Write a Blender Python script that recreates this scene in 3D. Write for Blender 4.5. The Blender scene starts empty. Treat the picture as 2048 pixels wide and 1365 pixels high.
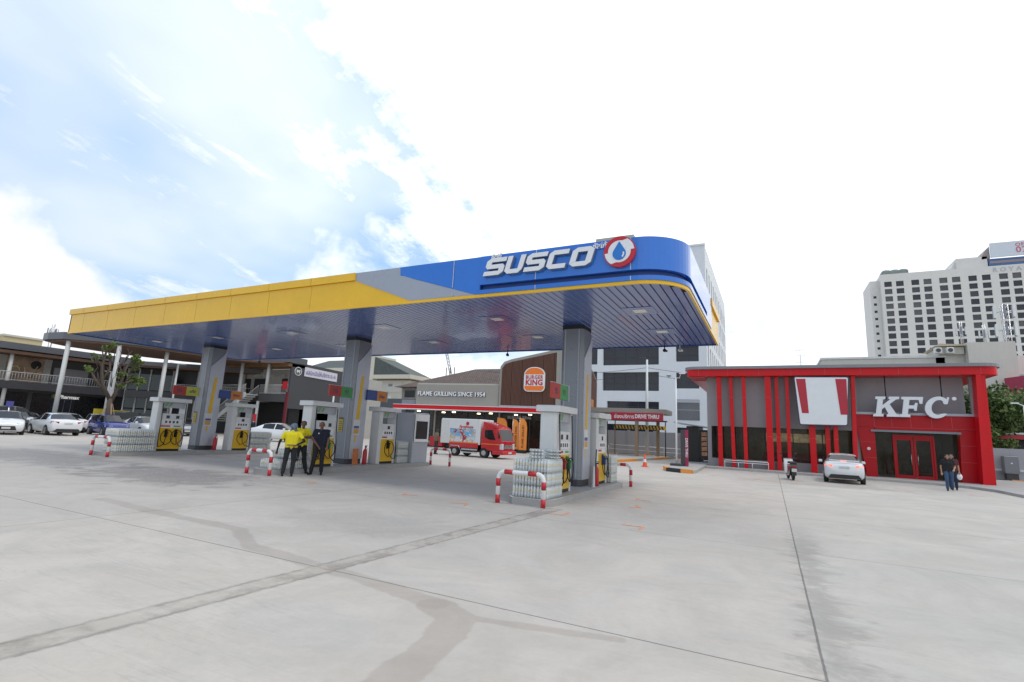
import bpy, bmesh, math, random
from mathutils import Vector, Matrix
random.seed(7)
SC = bpy.context.scene
COL = SC.collection
R = math.radians

# ---------------------------------------------------------------- camera
YAW, PITCH, ROLL = 0.473387, 0.177176, 0.048438
cF = Vector((-math.sin(YAW)*math.cos(PITCH), math.cos(YAW)*math.cos(PITCH), math.sin(PITCH)))
cR = Vector((math.cos(YAW), math.sin(YAW), 0.0))
cU = cR.cross(cF)
cR2 = cR*math.cos(ROLL) + cU*math.sin(ROLL)
cU2 = -cR*math.sin(ROLL) + cU*math.cos(ROLL)
cam_data = bpy.data.cameras.new('camera')
cam = bpy.data.objects.new('camera', cam_data)
COL.objects.link(cam)
m = Matrix.Identity(4)
for i, v in enumerate((cR2, cU2, -cF)):
    for j in range(3):
        m[j][i] = v[j]
m.translation = Vector((0, 0, 1.68))
cam.matrix_world = m
cam_data.sensor_width = 36.0
cam_data.lens = 1014.11/2048*36
cam_data.clip_start = 0.1
cam_data.clip_end = 3000
SC.camera = cam

# ---------------------------------------------------------------- node helpers
class NT:
    def __init__(s, nt):
        s.nt = nt
    def n(s, t, **kw):
        nd = s.nt.nodes.new(t)
        for k, v in kw.items():
            setattr(nd, k, v)
        return nd
    def put(s, sock, v):
        if hasattr(v, 'is_output'):
            s.nt.links.new(v, sock)
        else:
            if isinstance(v, (tuple, list)) and len(v) == 3 and sock.type == 'RGBA':
                v = tuple(v)+(1,)
            sock.default_value = v
    def math(s, op, a, b=0.0, c=0.0, clamp=False):
        nd = s.n('ShaderNodeMath', operation=op, use_clamp=clamp)
        s.put(nd.inputs[0], a); s.put(nd.inputs[1], b); s.put(nd.inputs[2], c)
        return nd.outputs[0]
    def vm(s, op, a, b=(0, 0, 0)):
        nd = s.n('ShaderNodeVectorMath', operation=op)
        s.put(nd.inputs[0], a)
        if op == 'SCALE':
            s.put(nd.inputs[3], b)
        else:
            s.put(nd.inputs[1], b)
        return nd.outputs[1] if op in ('LENGTH', 'DISTANCE', 'DOT_PRODUCT') else nd.outputs[0]
    def noise(s, vec, scale, detail=4, rough=0.55, dist=0.0):
        nd = s.n('ShaderNodeTexNoise')
        s.put(nd.inputs['Vector'], vec)
        nd.inputs['Scale'].default_value = scale
        nd.inputs['Detail'].default_value = detail
        nd.inputs['Roughness'].default_value = rough
        nd.inputs['Distortion'].default_value = dist
        return nd.outputs[0]
    def ss(s, v, a, b, lo=0.0, hi=1.0):
        nd = s.n('ShaderNodeMapRange', interpolation_type='SMOOTHSTEP')
        s.put(nd.inputs[0], v)
        for k, x in zip((1, 2, 3, 4), (a, b, lo, hi)):
            s.put(nd.inputs[k], x)
        return nd.outputs[0]
    def mix(s, f, a, b, mode='MIX'):
        nd = s.n('ShaderNodeMix', data_type='RGBA', blend_type=mode)
        s.put(nd.inputs[0], f); s.put(nd.inputs[6], a); s.put(nd.inputs[7], b)
        return nd.outputs[2]
    def comb(s, x, y, z):
        nd = s.n('ShaderNodeCombineXYZ')
        s.put(nd.inputs[0], x); s.put(nd.inputs[1], y); s.put(nd.inputs[2], z)
        return nd.outputs[0]
    def sep(s, v):
        nd = s.n('ShaderNodeSeparateXYZ')
        s.put(nd.inputs[0], v)
        return nd.outputs

def lin(*c):
    return tuple(((v/255)/12.92 if v/255 <= 0.04045 else ((v/255+0.055)/1.055)**2.4) for v in c)

# ---------------------------------------------------------------- world
SUN_EL, SUN_AZ = R(62), R(105)          # azimuth measured from +Y towards +X
world = bpy.data.worlds.new("World")
SC.world = world
world.use_nodes = True
W = NT(world.node_tree)
for nd in list(world.node_tree.nodes):
    world.node_tree.nodes.remove(nd)
sky = W.n('ShaderNodeTexSky', sky_type='NISHITA', sun_disc=False)
sky.sun_elevation = SUN_EL
sky.sun_rotation = SUN_AZ
sky.air_density = 1.0
sky.dust_density = 1.5
tc = W.n('ShaderNodeTexCoord').outputs['Generated']
d = W.vm('NORMALIZE', tc)
dx, dy, dz = W.sep(d)
zz = W.math('MAXIMUM', dz, 0.03)
plane = W.comb(W.math('DIVIDE', dx, W.math('ADD', zz, 0.22)), W.math('DIVIDE', dy, W.math('ADD', zz, 0.22)), 0.0)
n1 = W.noise(plane, 0.9, 4, 0.5, 0.15)
n2 = W.noise(W.vm('ADD', plane, (4.3, 1.7, 0.0)), 4.2, 8, 0.66, 0.1)
n3 = W.noise(W.vm('ADD', d, (2.3, 5.7, 1.0)), 3.2, 6, 0.55, 0.1)
# wind-drawn streaks: coordinates rotated and stretched
ca, sa = math.cos(R(98)), math.sin(R(98))
px_, py_, _ = W.sep(plane)
u_ = W.math('ADD', W.math('MULTIPLY', px_, ca), W.math('MULTIPLY', py_, sa))
v_ = W.math('SUBTRACT', W.math('MULTIPLY', py_, ca), W.math('MULTIPLY', px_, sa))
n4 = W.noise(W.comb(W.math('MULTIPLY', u_, 0.8), W.math('MULTIPLY', v_, 3.0), 3.0), 1.9, 7, 0.64, 0.25)
big = W.vm('DOT_PRODUCT', d, (-0.08, 0.70, 0.709))
bigc = W.math('ADD', big, W.math('ADD', W.math('MULTIPLY', W.math('SUBTRACT', n4, 0.5), 0.26), W.math('MULTIPLY', W.math('SUBTRACT', n2, 0.5), 0.36)))
c_big = W.ss(bigc, 0.745, 0.875)
low = W.math('SUBTRACT', n3, W.math('MULTIPLY', dz, 0.62))
c_low = W.ss(low, 0.30, 0.46)
c_veil = W.ss(n1, 0.38, 0.68, 0.0, 0.60)
c_wisp = W.ss(W.math('ADD', W.math('MULTIPLY', n4, 0.6), W.math('MULTIPLY', n2, 0.4)), 0.44, 0.68, 0.0, 0.85)
brk = W.math('MULTIPLY', W.ss(n2, 0.55, 0.68), W.ss(n3, 0.46, 0.60, 0.0, 0.7))
brk = W.math('MULTIPLY', brk, W.ss(dz, 0.62, 0.36))
c = W.math('MAXIMUM', W.math('MULTIPLY', c_big, W.math('SUBTRACT', 1.0, brk)), W.math('MAXIMUM', c_low, W.math('MAXIMUM', c_veil, c_wisp)))
c = W.math('MAXIMUM', c, W.ss(dx, -0.25, 0.12, 0.0, 0.78))
c = W.math('ADD', 0.05, W.math('MULTIPLY', c, 0.95), clamp=True)
skyc = W.mix(1.0, sky.outputs[0], (0.12, 0.12, 0.12, 1), 'MULTIPLY')
skyc = W.mix(0.75, skyc, (0.40, 0.67, 1.04, 1))
glow = W.ss(big, 0.35, 1.0)
cb = W.math('ADD', 1.0, W.math('MULTIPLY', glow, 0.40))
shade = W.math('SUBTRACT', 1.0, W.math('MULTIPLY', W.ss(n2, 0.5, 0.75), 0.06))
cb = W.math('MULTIPLY', cb, shade)
cloudc = W.mix(1.0, (0.97, 0.985, 1.0, 1), W.comb(cb, cb, cb), 'MULTIPLY')
fin = W.mix(c, skyc, cloudc)
hor = W.ss(dz, -0.02, 0.0)
fin = W.mix(hor, (0.36, 0.36, 0.36, 1), fin)
bg = W.n('ShaderNodeBackground')
W.put(bg.inputs[0], fin)
bg.inputs[1].default_value = 1.0
out = W.n('ShaderNodeOutputWorld')
world.node_tree.links.new(bg.outputs[0], out.inputs[0])

# ---------------------------------------------------------------- sun, exposure
sl = bpy.data.lights.new('sun', 'SUN')
sl.energy = 0.95
sl.angle = R(12)
sl.color = (1.0, 0.96, 0.90)
sun = bpy.data.objects.new('sun', sl)
COL.objects.link(sun)
sd = Vector((math.sin(SUN_AZ)*math.cos(SUN_EL), math.cos(SUN_AZ)*math.cos(SUN_EL), math.sin(SUN_EL)))
sun.rotation_euler = sd.to_track_quat('Z', 'Y').to_euler()
sun.location = (0, 0, 40)
SC.view_settings.view_transform = 'Standard'
SC.view_settings.look = 'None'
SC.view_settings.exposure = 0.10
SC.view_settings.gamma = 1.0
SC.render.engine = 'CYCLES'

# ---------------------------------------------------------------- materials
MATS = {}
def mat(name, col, rough=0.6, metal=0.0, var=0.08, scale=3.0, bump=0.0, bscale=40, spec=0.5, emit=0.0, trans=0.0, alpha=1.0, coat=0.0, streak=0.0):
    if name in MATS:
        return MATS[name]
    mt = bpy.data.materials.new(name)
    mt.use_nodes = True
    T = NT(mt.node_tree)
    b = mt.node_tree.nodes['Principled BSDF']
    co = T.n('ShaderNodeTexCoord').outputs['Object']
    cc = tuple(col)+(1,)
    if var > 0:
        f = T.ss(T.noise(co, scale, 5, 0.6), 0.25, 0.75)
        f2 = T.ss(T.noise(co, scale*9, 3, 0.6), 0.3, 0.7)
        f = T.math('ADD', T.math('MULTIPLY', f, 0.7), T.math('MULTIPLY', f2, 0.3))
        a = tuple(v*(1-var) for v in col)+(1,)
        e = tuple(min(1, v*(1+var)) for v in col)+(1,)
        cc = T.mix(f, a, e)
        if streak > 0:
            st = T.noise(T.vm('MULTIPLY', co, (1, 1, 0.06)), 6.0, 4, 0.6)
            cc = T.mix(T.ss(st, 0.5, 0.8, 0.0, streak), cc, tuple(v*0.55 for v in col)+(1,))
        T.put(b.inputs['Roughness'], T.math('ADD', rough*0.85, T.math('MULTIPLY', f, rough*0.3)))
    else:
        b.inputs['Roughness'].default_value = rough
    T.put(b.inputs['Base Color'], cc)
    b.inputs['Metallic'].default_value = metal
    b.inputs['Specular IOR Level'].default_value = spec
    if coat:
        b.inputs['Coat Weight'].default_value = coat
        b.inputs['Coat Roughness'].default_value = 0.04
    if bump > 0:
        bn = T.n('ShaderNodeBump')
        bn.inputs['Strength'].default_value = bump
        bn.inputs['Distance'].default_value = 0.01
        T.put(bn.inputs['Height'], T.noise(co, bscale, 4))
        T.put(b.inputs['Normal'], bn.outputs[0])
    if emit > 0:
        T.put(b.inputs['Emission Color'], cc)
        b.inputs['Emission Strength'].default_value = emit
    if trans > 0:
        b.inputs['Transmission Weight'].default_value = trans
    if alpha < 1:
        b.inputs['Alpha'].default_value = alpha
    MATS[name] = mt
    return mt

WHITE = mat('white_paint', (0.78, 0.79, 0.79), 0.35, streak=0.12, var=0.04)
OFFW = mat('off_white_panel', (0.66, 0.67, 0.66), 0.45, var=0.05, streak=0.15)
LGREY = mat('light_grey_panel', (0.40, 0.42, 0.46), 0.35, var=0.05)
def clear_glass(name, tint, op):
    mt = bpy.data.materials.new(name); mt.use_nodes = True
    nt = mt.node_tree; b = nt.nodes['Principled BSDF']
    b.inputs['Base Color'].default_value = (0.02, 0.024, 0.028, 1); b.inputs['Roughness'].default_value = 0.03
    tr = nt.nodes.new('ShaderNodeBsdfTransparent'); tr.inputs[0].default_value = tint+(1,)
    mx = nt.nodes.new('ShaderNodeMixShader'); mx.inputs[0].default_value = op
    nt.links.new(tr.outputs[0], mx.inputs[1]); nt.links.new(b.outputs[0], mx.inputs[2]); nt.links.new(mx.outputs[0], nt.nodes['Material Output'].inputs[0])
    return mt
SHOPG = clear_glass('tinted_shop_glass', (0.72, 0.76, 0.74), 0.28)
MGREY = mat('mid_grey_panel', (0.19, 0.20, 0.225), 0.3, var=0.06, spec=0.6)
DGREY = mat('dark_grey_panel', (0.055, 0.056, 0.062), 0.5, var=0.08)
BLACK = mat('black_plastic', (0.012, 0.012, 0.013), 0.4, var=0.1)
RUBBER = mat('rubber', (0.018, 0.018, 0.018), 0.75, var=0.1)
STEEL = mat('steel', (0.55, 0.56, 0.57), 0.28, metal=0.9, var=0.05)
YELLOW = mat('yellow_panel', (0.80, 0.47, 0.010), 0.25, var=0.06, scale=0.6, spec=0.4, coat=0.12, bump=0.5, bscale=1.1, streak=0.10)
YELD = mat('yellow_cabinet', (0.78, 0.47, 0.012), 0.3, var=0.04)
BLUE = mat('blue_panel', (0.010, 0.150, 0.60), 0.20, var=0.05, scale=0.6, coat=0.6, bump=0.3, bscale=1.1, streak=0.08)
BLUED = mat('blue_groove', (0.010, 0.045, 0.20), 0.4, var=0.04)
GREYP = mat('grey_panel', (0.33, 0.36, 0.42), 0.3, var=0.04, scale=0.6)
RED = mat('red_panel', (0.50, 0.008, 0.016), 0.28, var=0.06, scale=0.8)
REDP = mat('red_paint', (0.50, 0.015, 0.025), 0.35, var=0.06)
ORANGE = mat('orange_paint', (0.85, 0.22, 0.015), 0.55, var=0.12, scale=12)
GLASS = mat('dark_glass', (0.018, 0.022, 0.026), 0.07, var=0.15, scale=1.5, spec=0.35)
GLASSB = mat('blue_dark_glass', (0.022, 0.028, 0.042), 0.10, var=0.25, scale=0.5, spec=0.45)
LAMPW = mat('lamp_panel', (0.9, 0.9, 0.85), 0.3, var=0.0, emit=0.35)
CONC = mat('kerb_concrete', (0.40, 0.39, 0.37), 0.85, var=0.12, scale=4, bump=0.3)
SKIN = mat('skin', (0.17, 0.08, 0.045), 0.5, var=0.08, scale=20)
SKINL = mat('skin_light', (0.40, 0.21, 0.13), 0.5, var=0.08, scale=20)
HAIR = mat('hair', (0.012, 0.010, 0.009), 0.5, var=0.2, scale=60)

# ---------------------------------------------------------------- mesh builder
class MB:
    def __init__(s):
        s.v = []; s.f = []; s.mi = []; s.sm = []
    def add(s, verts, faces, mi=0, smooth=False):
        o = len(s.v)
        s.v += [tuple(p) for p in verts]
        s.f += [tuple(i+o for i in f) for f in faces]
        s.mi += [mi]*len(faces); s.sm += [smooth]*len(faces)
        return s
    def box(s, x0, x1, y0, y1, z0, z1, mi=0):
        x0, x1 = min(x0, x1), max(x0, x1); y0, y1 = min(y0, y1), max(y0, y1); z0, z1 = min(z0, z1), max(z0, z1)
        return s.add([(x0,y0,z0),(x1,y0,z0),(x1,y1,z0),(x0,y1,z0),(x0,y0,z1),(x1,y0,z1),(x1,y1,z1),(x0,y1,z1)],
              [(0,3,2,1),(4,5,6,7),(0,1,5,4),(1,2,6,5),(2,3,7,6),(3,0,4,7)], mi)
    def bbox(s, x0, x1, y0, y1, z0, z1, b=0.01, mi=0):
        """box with chamfered vertical and top edges"""
        x0, x1 = min(x0, x1), max(x0, x1); y0, y1 = min(y0, y1), max(y0, y1)
        def ring(i, z):
            return [(x0+i+b,y0+i,z),(x1-i-b,y0+i,z),(x1-i,y0+i+b,z),(x1-i,y1-i-b,z),(x1-i-b,y1-i,z),(x0+i+b,y1-i,z),(x0+i,y1-i-b,z),(x0+i,y0+i+b,z)]
        v = ring(0, z0)+ring(0, z1-b)+ring(b, z1)
        f = [tuple(range(7, -1, -1)), tuple(range(16, 24))]
        for k in range(2):
            for i in range(8):
                j = (i+1) % 8
                f.append((k*8+i, k*8+j, k*8+8+j, k*8+8+i))
        return s.add(v, f, mi)
    def prism(s, poly, a, b, axis='y', mi=0, smooth=False):
        """poly in 2D; axis y -> (x,z), x -> (y,z), z -> (x,y)"""
        n = len(poly)
        ar = sum(poly[i][0]*poly[(i+1)%n][1]-poly[(i+1)%n][0]*poly[i][1] for i in range(n))
        if ar < 0:
            poly = poly[::-1]
        def P(u, w, t):
            return (u, t, w) if axis == 'y' else ((t, u, w) if axis == 'x' else (u, w, t))
        v = [P(u, w, a) for u, w in poly]+[P(u, w, b) for u, w in poly]
        f = [tuple(range(n)), tuple(range(2*n-1, n-1, -1))]
        for i in range(n):
            j = (i+1) % n
            f.append((i, i+n, j+n, j))
        if (axis == 'y') != (a < b):
            f = [tuple(reversed(q)) for q in f]
        return s.add(v, f, mi, smooth)
    def tube(s, pts, r, n=8, mi=0, cap=True, smooth=True):
        pts = [Vector(p) for p in pts]
        rs = r if isinstance(r, (list, tuple)) else [r]*len(pts)
        vs = []; prev = None
        for i, p in enumerate(pts):
            t = (pts[min(i+1, len(pts)-1)]-pts[max(i-1, 0)])
            if t.length < 1e-9: t = Vector((0, 0, 1))
            t.normalize()
            if prev is None:
                a = Vector((0, 0, 1)) if abs(t.z) < 0.9 else Vector((1, 0, 0))
                u = t.cross(a).normalized()
            else:
                u = (prev - t*prev.dot(t)).normalized()
            prev = u
            w = t.cross(u)
            for k in range(n):
                an = 2*math.pi*k/n
                vs.append(p+(u*math.cos(an)+w*math.sin(an))*rs[i])
        fs = []
        for i in range(len(pts)-1):
            for k in range(n):
                j = (k+1) % n
                fs.append((i*n+k, i*n+j, (i+1)*n+j, (i+1)*n+k))
        o = len(s.v)
        s.add(vs, fs, mi, smooth)
        if cap:
            s.f.append(tuple(o+k for k in range(n-1, -1, -1))); s.mi.append(mi); s.sm.append(False)
            e = o+(len(pts)-1)*n
            s.f.append(tuple(e+k for k in range(n))); s.mi.append(mi); s.sm.append(False)
        return s
    def cyl(s, p, q, r, n=16, mi=0, r2=None, smooth=True):
        return s.tube([p, q], [r, r if r2 is None else r2], n, mi, True, smooth)
    def lathe(s, prof, c=(0, 0, 0), n=8, mi=0, smooth=True):
        v = []; f = []
        for r, z in prof:
            for k in range(n):
                an = 2*math.pi*k/n
                v.append((c[0]+r*math.cos(an), c[1]+r*math.sin(an), c[2]+z))
        for i in range(len(prof)-1):
            for k in range(n):
                j = (k+1) % n
                f.append((i*n+k, i*n+j, (i+1)*n+j, (i+1)*n+k))
        return s.add(v, f, mi, smooth)
    def sphere(s, c, r, sx=1, sy=1, sz=1, n=10, mi=0, smooth=True):
        prof = []
        v = []; f = []
        m_ = max(4, n//2+1)
        for i in range(m_+1):
            th = math.pi*i/m_
            for k in range(n):
                an = 2*math.pi*k/n
                v.append((c[0]+r*sx*math.sin(th)*math.cos(an), c[1]+r*sy*math.sin(th)*math.sin(an), c[2]-r*sz*math.cos(th)))
        for i in range(m_):
            for k in range(n):
                j = (k+1) % n
                f.append((i*n+k, i*n+j, (i+1)*n+j, (i+1)*n+k))
        return s.add(v, f, mi, smooth)
    def ribbon(s, path, z0, z1, t, mi=0, closed=False):
        """vertical band along a 2D path, thickness t to the left of travel"""
        n = len(path)
        off = []
        for i in range(n):
            p = Vector(path[i])
            a = Vector(path[i-1]) if (i > 0 or closed) else None
            b = Vector(path[(i+1) % n]) if (i < n-1 or closed) else None
            ns = []
            for q, w in ((a, p), (p, b)):
                if q is None or w is None: continue
                e = (w-q).normalized(); ns.append(Vector((-e.y, e.x)))
            nn = sum(ns, Vector((0, 0)))
            nn = nn/len(ns)
            nn = nn/max(nn.length_squared, 1e-6)
            off.append(p+nn*t)
        v = []
        for p, q in zip(path, off):
            v += [(p[0], p[1], z0), (p[0], p[1], z1), (q[0], q[1], z1), (q[0], q[1], z0)]
        f = []
        seg = n if closed else n-1
        for i in range(seg):
            a = i*4; b = ((i+1) % n)*4
            f += [(a, b, b+1, a+1), (a+1, b+1, b+2, a+2), (a+2, b+2, b+3, a+3), (a+3, b+3, b, a)]
        if not closed:
            f += [(0, 1, 2, 3), ((n-1)*4+3, (n-1)*4+2, (n-1)*4+1, (n-1)*4)]
        return s.add(v, f, mi)
    def mesh(s, name, mats):
        me = bpy.data.meshes.new(name)
        me.from_pydata(s.v, [], s.f)
        if not isinstance(mats, (list, tuple)):
            mats = [mats]
        for mm in mats:
            me.materials.append(mm)
        me.polygons.foreach_set('material_index', s.mi)
        me.polygons.foreach_set('use_smooth', s.sm)
        me.validate()
        bm = bmesh.new(); bm.from_mesh(me)
        bmesh.ops.recalc_face_normals(bm, faces=bm.faces)
        bm.to_mesh(me); bm.free()
        me.update()
        return me

def tag(o, label=None, cat=None, group=None, kind=None):
    if label: o['label'] = label
    if cat: o['category'] = cat
    if group: o['group'] = group
    if kind: o['kind'] = kind
    return o
def thing(name, label, cat, loc=(0, 0, 0), rz=0.0, group=None):
    o = bpy.data.objects.new(name, None)
    o.empty_display_size = 0.3
    COL.objects.link(o)
    o.location = loc; o.rotation_euler = (0, 0, rz)
    return tag(o, label, cat, group)
def part(root, name, mb, mats, loc=(0, 0, 0), rot=(0, 0, 0), label=None, kind=None):
    me = mb.mesh(name, mats) if isinstance(mb, MB) else mb
    o = bpy.data.objects.new(name, me)
    COL.objects.link(o)
    o.parent = root
    o.location = loc; o.rotation_euler = rot
    return tag(o, label, kind=kind)
def solo(name, label, cat, mb, mats, loc=(0, 0, 0), rz=0.0, group=None):
    me = mb.mesh(name, mats) if isinstance(mb, MB) else mb
    o = bpy.data.objects.new(name, me)
    COL.objects.link(o)
    o.location = loc; o.rotation_euler = (0, 0, rz)
    return tag(o, label, cat, group)
def struct(name, mb, mats, loc=(0, 0, 0), kind='structure', rz=0.0):
    o = bpy.data.objects.new(name, mb.mesh(name, mats) if isinstance(mb, MB) else mb)
    COL.objects.link(o); o.location = loc; o.rotation_euler = (0, 0, rz)
    o['kind'] = kind
    return o
def dup(root, loc=None, rz=None, label=None, group=None):
    kids = {}
    for o in COL.objects:
        if o.parent: kids.setdefault(o.parent, []).append(o)
    def rec(o, par):
        c_ = o.copy(); COL.objects.link(c_)
        if par is not None: c_.parent = par
        for k in kids.get(o, []): rec(k, c_)
        return c_
    r = rec(root, None)
    if loc is not None: r.location = loc
    if rz is not None: r.rotation_euler = (0, 0, rz)
    if label: r['label'] = label
    if group: r['group'] = group
    return r
def text_mesh(body, size, ext=0.01, bold=0.0, shear=0.0, align='CENTER', space=1.0, sx=1.0, res=2):
    """text as a mesh standing in the XZ plane facing -Y"""
    cu = bpy.data.curves.new('txt', 'FONT')
    cu.body = body; cu.size = size; cu.extrude = ext; cu.offset = bold; cu.shear = shear
    cu.align_x = align; cu.align_y = 'CENTER'; cu.space_character = space; cu.resolution_u = res
    o = bpy.data.objects.new('txt', cu)
    COL.objects.link(o)
    bpy.context.view_layer.update()
    dg = bpy.context.evaluated_depsgraph_get()
    me = bpy.data.meshes.new_from_object(o.evaluated_get(dg))
    bpy.data.objects.remove(o); bpy.data.curves.remove(cu)
    me.transform(Matrix.Rotation(R(90), 4, 'X') @ Matrix.Diagonal((sx, 1, 1, 1)))
    return me
def text(root, name, body, size, mt, loc, rot=(0, 0, 0), **kw):
    me = text_mesh(body, size, **kw)
    me.materials.clear(); me.materials.append(mt)
    return part(root, name, me, None, loc, rot)
FACE_X = (0, 0, R(90))      # turns a -Y facing sign to face +X
# ================================================================ GROUND
def ground_material():
    mt = bpy.data.materials.new('concrete_ground'); mt.use_nodes = True
    T = NT(mt.node_tree); b = mt.node_tree.nodes['Principled BSDF']
    P = T.n('ShaderNodeNewGeometry').outputs['Position']
    x, y, z = T.sep(P)
    nA = T.noise(P, 0.23, 6, 0.6, 0.6)
    nB = T.noise(P, 1.3, 6, 0.62, 0.8)
    nC = T.noise(P, 14.0, 5, 0.6)
    nD = T.noise(T.vm('MULTIPLY', P, (0.35, 1.6, 1)), 1.0, 6, 0.65, 1.0)
    nE = T.noise(P, 90.0, 3, 0.6)
    col = T.mix(T.ss(nA, 0.3, 0.7), (0.475, 0.468, 0.455, 1), (0.54, 0.53, 0.51, 1))
    col = T.mix(T.ss(nB, 0.42, 0.75, 0.0, 0.6), col, (0.46, 0.475, 0.485, 1))
    col = T.mix(T.ss(nD, 0.55, 0.80, 0.0, 0.45), col, (0.37, 0.375, 0.38, 1))
    col = T.mix(T.ss(nC, 0.35, 0.75, 0.0, 0.22), col, (0.40, 0.395, 0.385, 1))
    col = T.mix(T.ss(nE, 0.56, 0.74, 0.0, 0.42), col, (0.33, 0.33, 0.32, 1))
    # each bay was poured separately: slight tone steps between bays
    bay = T.mix(T.math('GREATER_THAN', x, 0.3), (1.0, 0.985, 0.965, 1), (0.955, 0.985, 0.975, 1))
    bay = T.mix(T.math('MULTIPLY', T.math('GREATER_THAN', y, 4.7), 0.5), bay, (0.97, 0.965, 0.97, 1))
    bay = T.mix(T.math('MULTIPLY', T.math('LESS_THAN', x, -9.85), 0.5), bay, (0.96, 0.955, 0.965, 1))
    col = T.mix(1.0, col, bay, 'MULTIPLY')
    wob = T.math('MULTIPLY', T.math('SUBTRACT', T.noise(P, 0.9, 3), 0.5), 0.05)
    wobf = T.math('MULTIPLY', T.math('SUBTRACT', T.noise(P, 9.0, 4), 0.5), 0.10)
    def seg(ax, ay, bx, by):
        A = (ax, ay, 0.0)
        BA = (bx-ax, by-ay, 0.0); L = BA[0]**2+BA[1]**2
        pa = T.vm('SUBTRACT', T.comb(x, y, 0.0), A)
        t = T.math('DIVIDE', T.vm('DOT_PRODUCT', pa, BA), L, clamp=True)
        pr = T.vm('SCALE', BA, t)
        return T.vm('DISTANCE', pa, pr)
    # wandering water-stain path from the bay corner
    pts = [(-11.8, 5.7), (-10.0, 5.55), (-7.4, 5.5), (-6.3, 4.9), (-5.0, 4.75), (-3.8, 4.62), (-3.0, 4.45)]
    dmin = None
    for (a, c_) in zip(pts[:-1], pts[1:]):
        s_ = seg(*a, *c_)
        dmin = s_ if dmin is None else T.math('MINIMUM', dmin, s_)
    st = T.ss(T.math('ADD', dmin, T.math('MULTIPLY', T.math('SUBTRACT', nB, 0.5), 0.28)), 0.10, 0.16, 1.0, 0.0)
    col = T.mix(T.math('MULTIPLY', st, 0.62), col, (0.37, 0.345, 0.325, 1))
    pts = [(-2.95, 4.42), (-2.6, 4.25), (-2.45, 3.85), (-2.40, 3.5), (-2.33, 3.0), (-2.2, 2.0)]
    dmin = None
    for (a, c_) in zip(pts[:-1], pts[1:]):
        s_ = seg(*a, *c_)
        dmin = s_ if dmin is None else T.math('MINIMUM', dmin, s_)
    d2 = T.math('MINIMUM', seg(-2.6, 4.3, -2.1, 4.40), seg(-2.1, 4.40, -1.2, 4.60))
    st = T.math('MAXIMUM', T.ss(T.math('ADD', dmin, T.math('MULTIPLY', T.math('SUBTRACT', nB, 0.5), 0.22)), 0.15, 0.19, 1.0, 0.0),
                T.ss(T.math('ADD', d2, T.math('MULTIPLY', T.math('SUBTRACT', nB, 0.5), 0.12)), 0.05, 0.09, 1.0, 0.0))
    col = T.mix(T.math('MULTIPLY', st, 0.62), col, (0.36, 0.335, 0.315, 1))
    # blotches
    for (cx, cy, rx, ry, amt, cc) in ((-6.4, 7.2, 1.9, 1.1, 0.45, (0.33, 0.33, 0.33)), (-15.5, 9.0, 3.4, 1.9, 0.8, (0.24, 0.235, 0.24)),
                                  (-24.0, 9.0, 7.0, 2.0, 0.7, (0.25, 0.25, 0.26)), (-9.5, 13.5, 3.5, 2.5, 0.15, (0.31, 0.32, 0.34)),
                                  (-3.6, 3.4, 0.9, 0.5, 0.25, (0.40, 0.43, 0.47)), (1.8, 27.6, 4.0, 1.6, 0.5, (0.28, 0.25, 0.23)),
                                  (2.6, 6.5, 1.0, 1.4, 0.3, (0.38, 0.39, 0.40)), (-1.5, 12.5, 2.6, 3.0, 0.25, (0.36, 0.36, 0.37))):
        dd = T.vm('LENGTH', T.vm('MULTIPLY', T.vm('SUBTRACT', T.comb(x, y, 0.0), (cx, cy, 0.0)), (1/rx, 1/ry, 0.0)))
        f = T.math('MULTIPLY', T.ss(T.math('ADD', dd, T.math('MULTIPLY', T.math('SUBTRACT', nB, 0.5), 2.4)), 0.55, 1.15, 1.0, 0.0), amt)
        f = T.math('MULTIPLY', f, T.ss(nC, 0.25, 0.6, 0.45, 1.0))
        col = T.mix(f, col, cc+(1,))
    # dirt collected along the main joint
    jd = T.math('ABSOLUTE', T.math('SUBTRACT', x, 0.42))
    f = T.ss(T.math('ADD', jd, T.math('MULTIPLY', T.math('SUBTRACT', T.noise(T.vm('MULTIPLY', P, (1, 1.8, 1)), 1.6, 6, 0.7, 1.0), 0.5), 1.5)), 0.0, 0.34, 1.0, 0.0)
    f = T.math('MULTIPLY', f, T.math('MULTIPLY', T.ss(y, 3.5, 5.0), T.ss(y, 10.0, 14.5, 1.0, 0.0)))
    col = T.mix(T.math('MULTIPLY', f, 0.6), col, (0.29, 0.285, 0.28, 1))
    # expansion joints
    jm = None
    for (v, c0, w) in ((T.math('ADD', x, T.math('MULTIPLY', wobf, 0.12)), 0.3, 0.009), (y, 4.7, 0.008), (x, -9.85, 0.008), (y, 9.8, 0.007), (y, 14.3, 0.010), (y, 19.4, 0.012), (x, -19.4, 0.012), (x, 10.0, 0.012), (y, 24.4, 0.015), (y, -1.0, 0.01)):
        dj = T.math('ABSOLUTE', T.math('SUBTRACT', T.math('ADD', v, T.math('MULTIPLY', wob, 0.4)), c0))
        q = T.ss(dj, w*0.6, w*1.7, 1.0, 0.0)
        jm = q if jm is None else T.math('MAXIMUM', jm, q)
    col = T.mix(T.math('MULTIPLY', jm, 0.72), col, (0.10, 0.10, 0.10, 1))
    # cement-filled pipe trench running to the near island
    cx_ = T.math('ADD', T.math('MULTIPLY', T.math('SUBTRACT', y, 1.9), 0.043), -4.86)
    hw = 0.17
    td = T.math('ABSOLUTE', T.math('SUBTRACT', T.math('ADD', x, wobf), cx_))
    inn = T.math('MULTIPLY', T.ss(td, hw-0.01, hw+0.01, 1.0, 0.0), T.math('LESS_THAN', y, 11.3))
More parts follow.
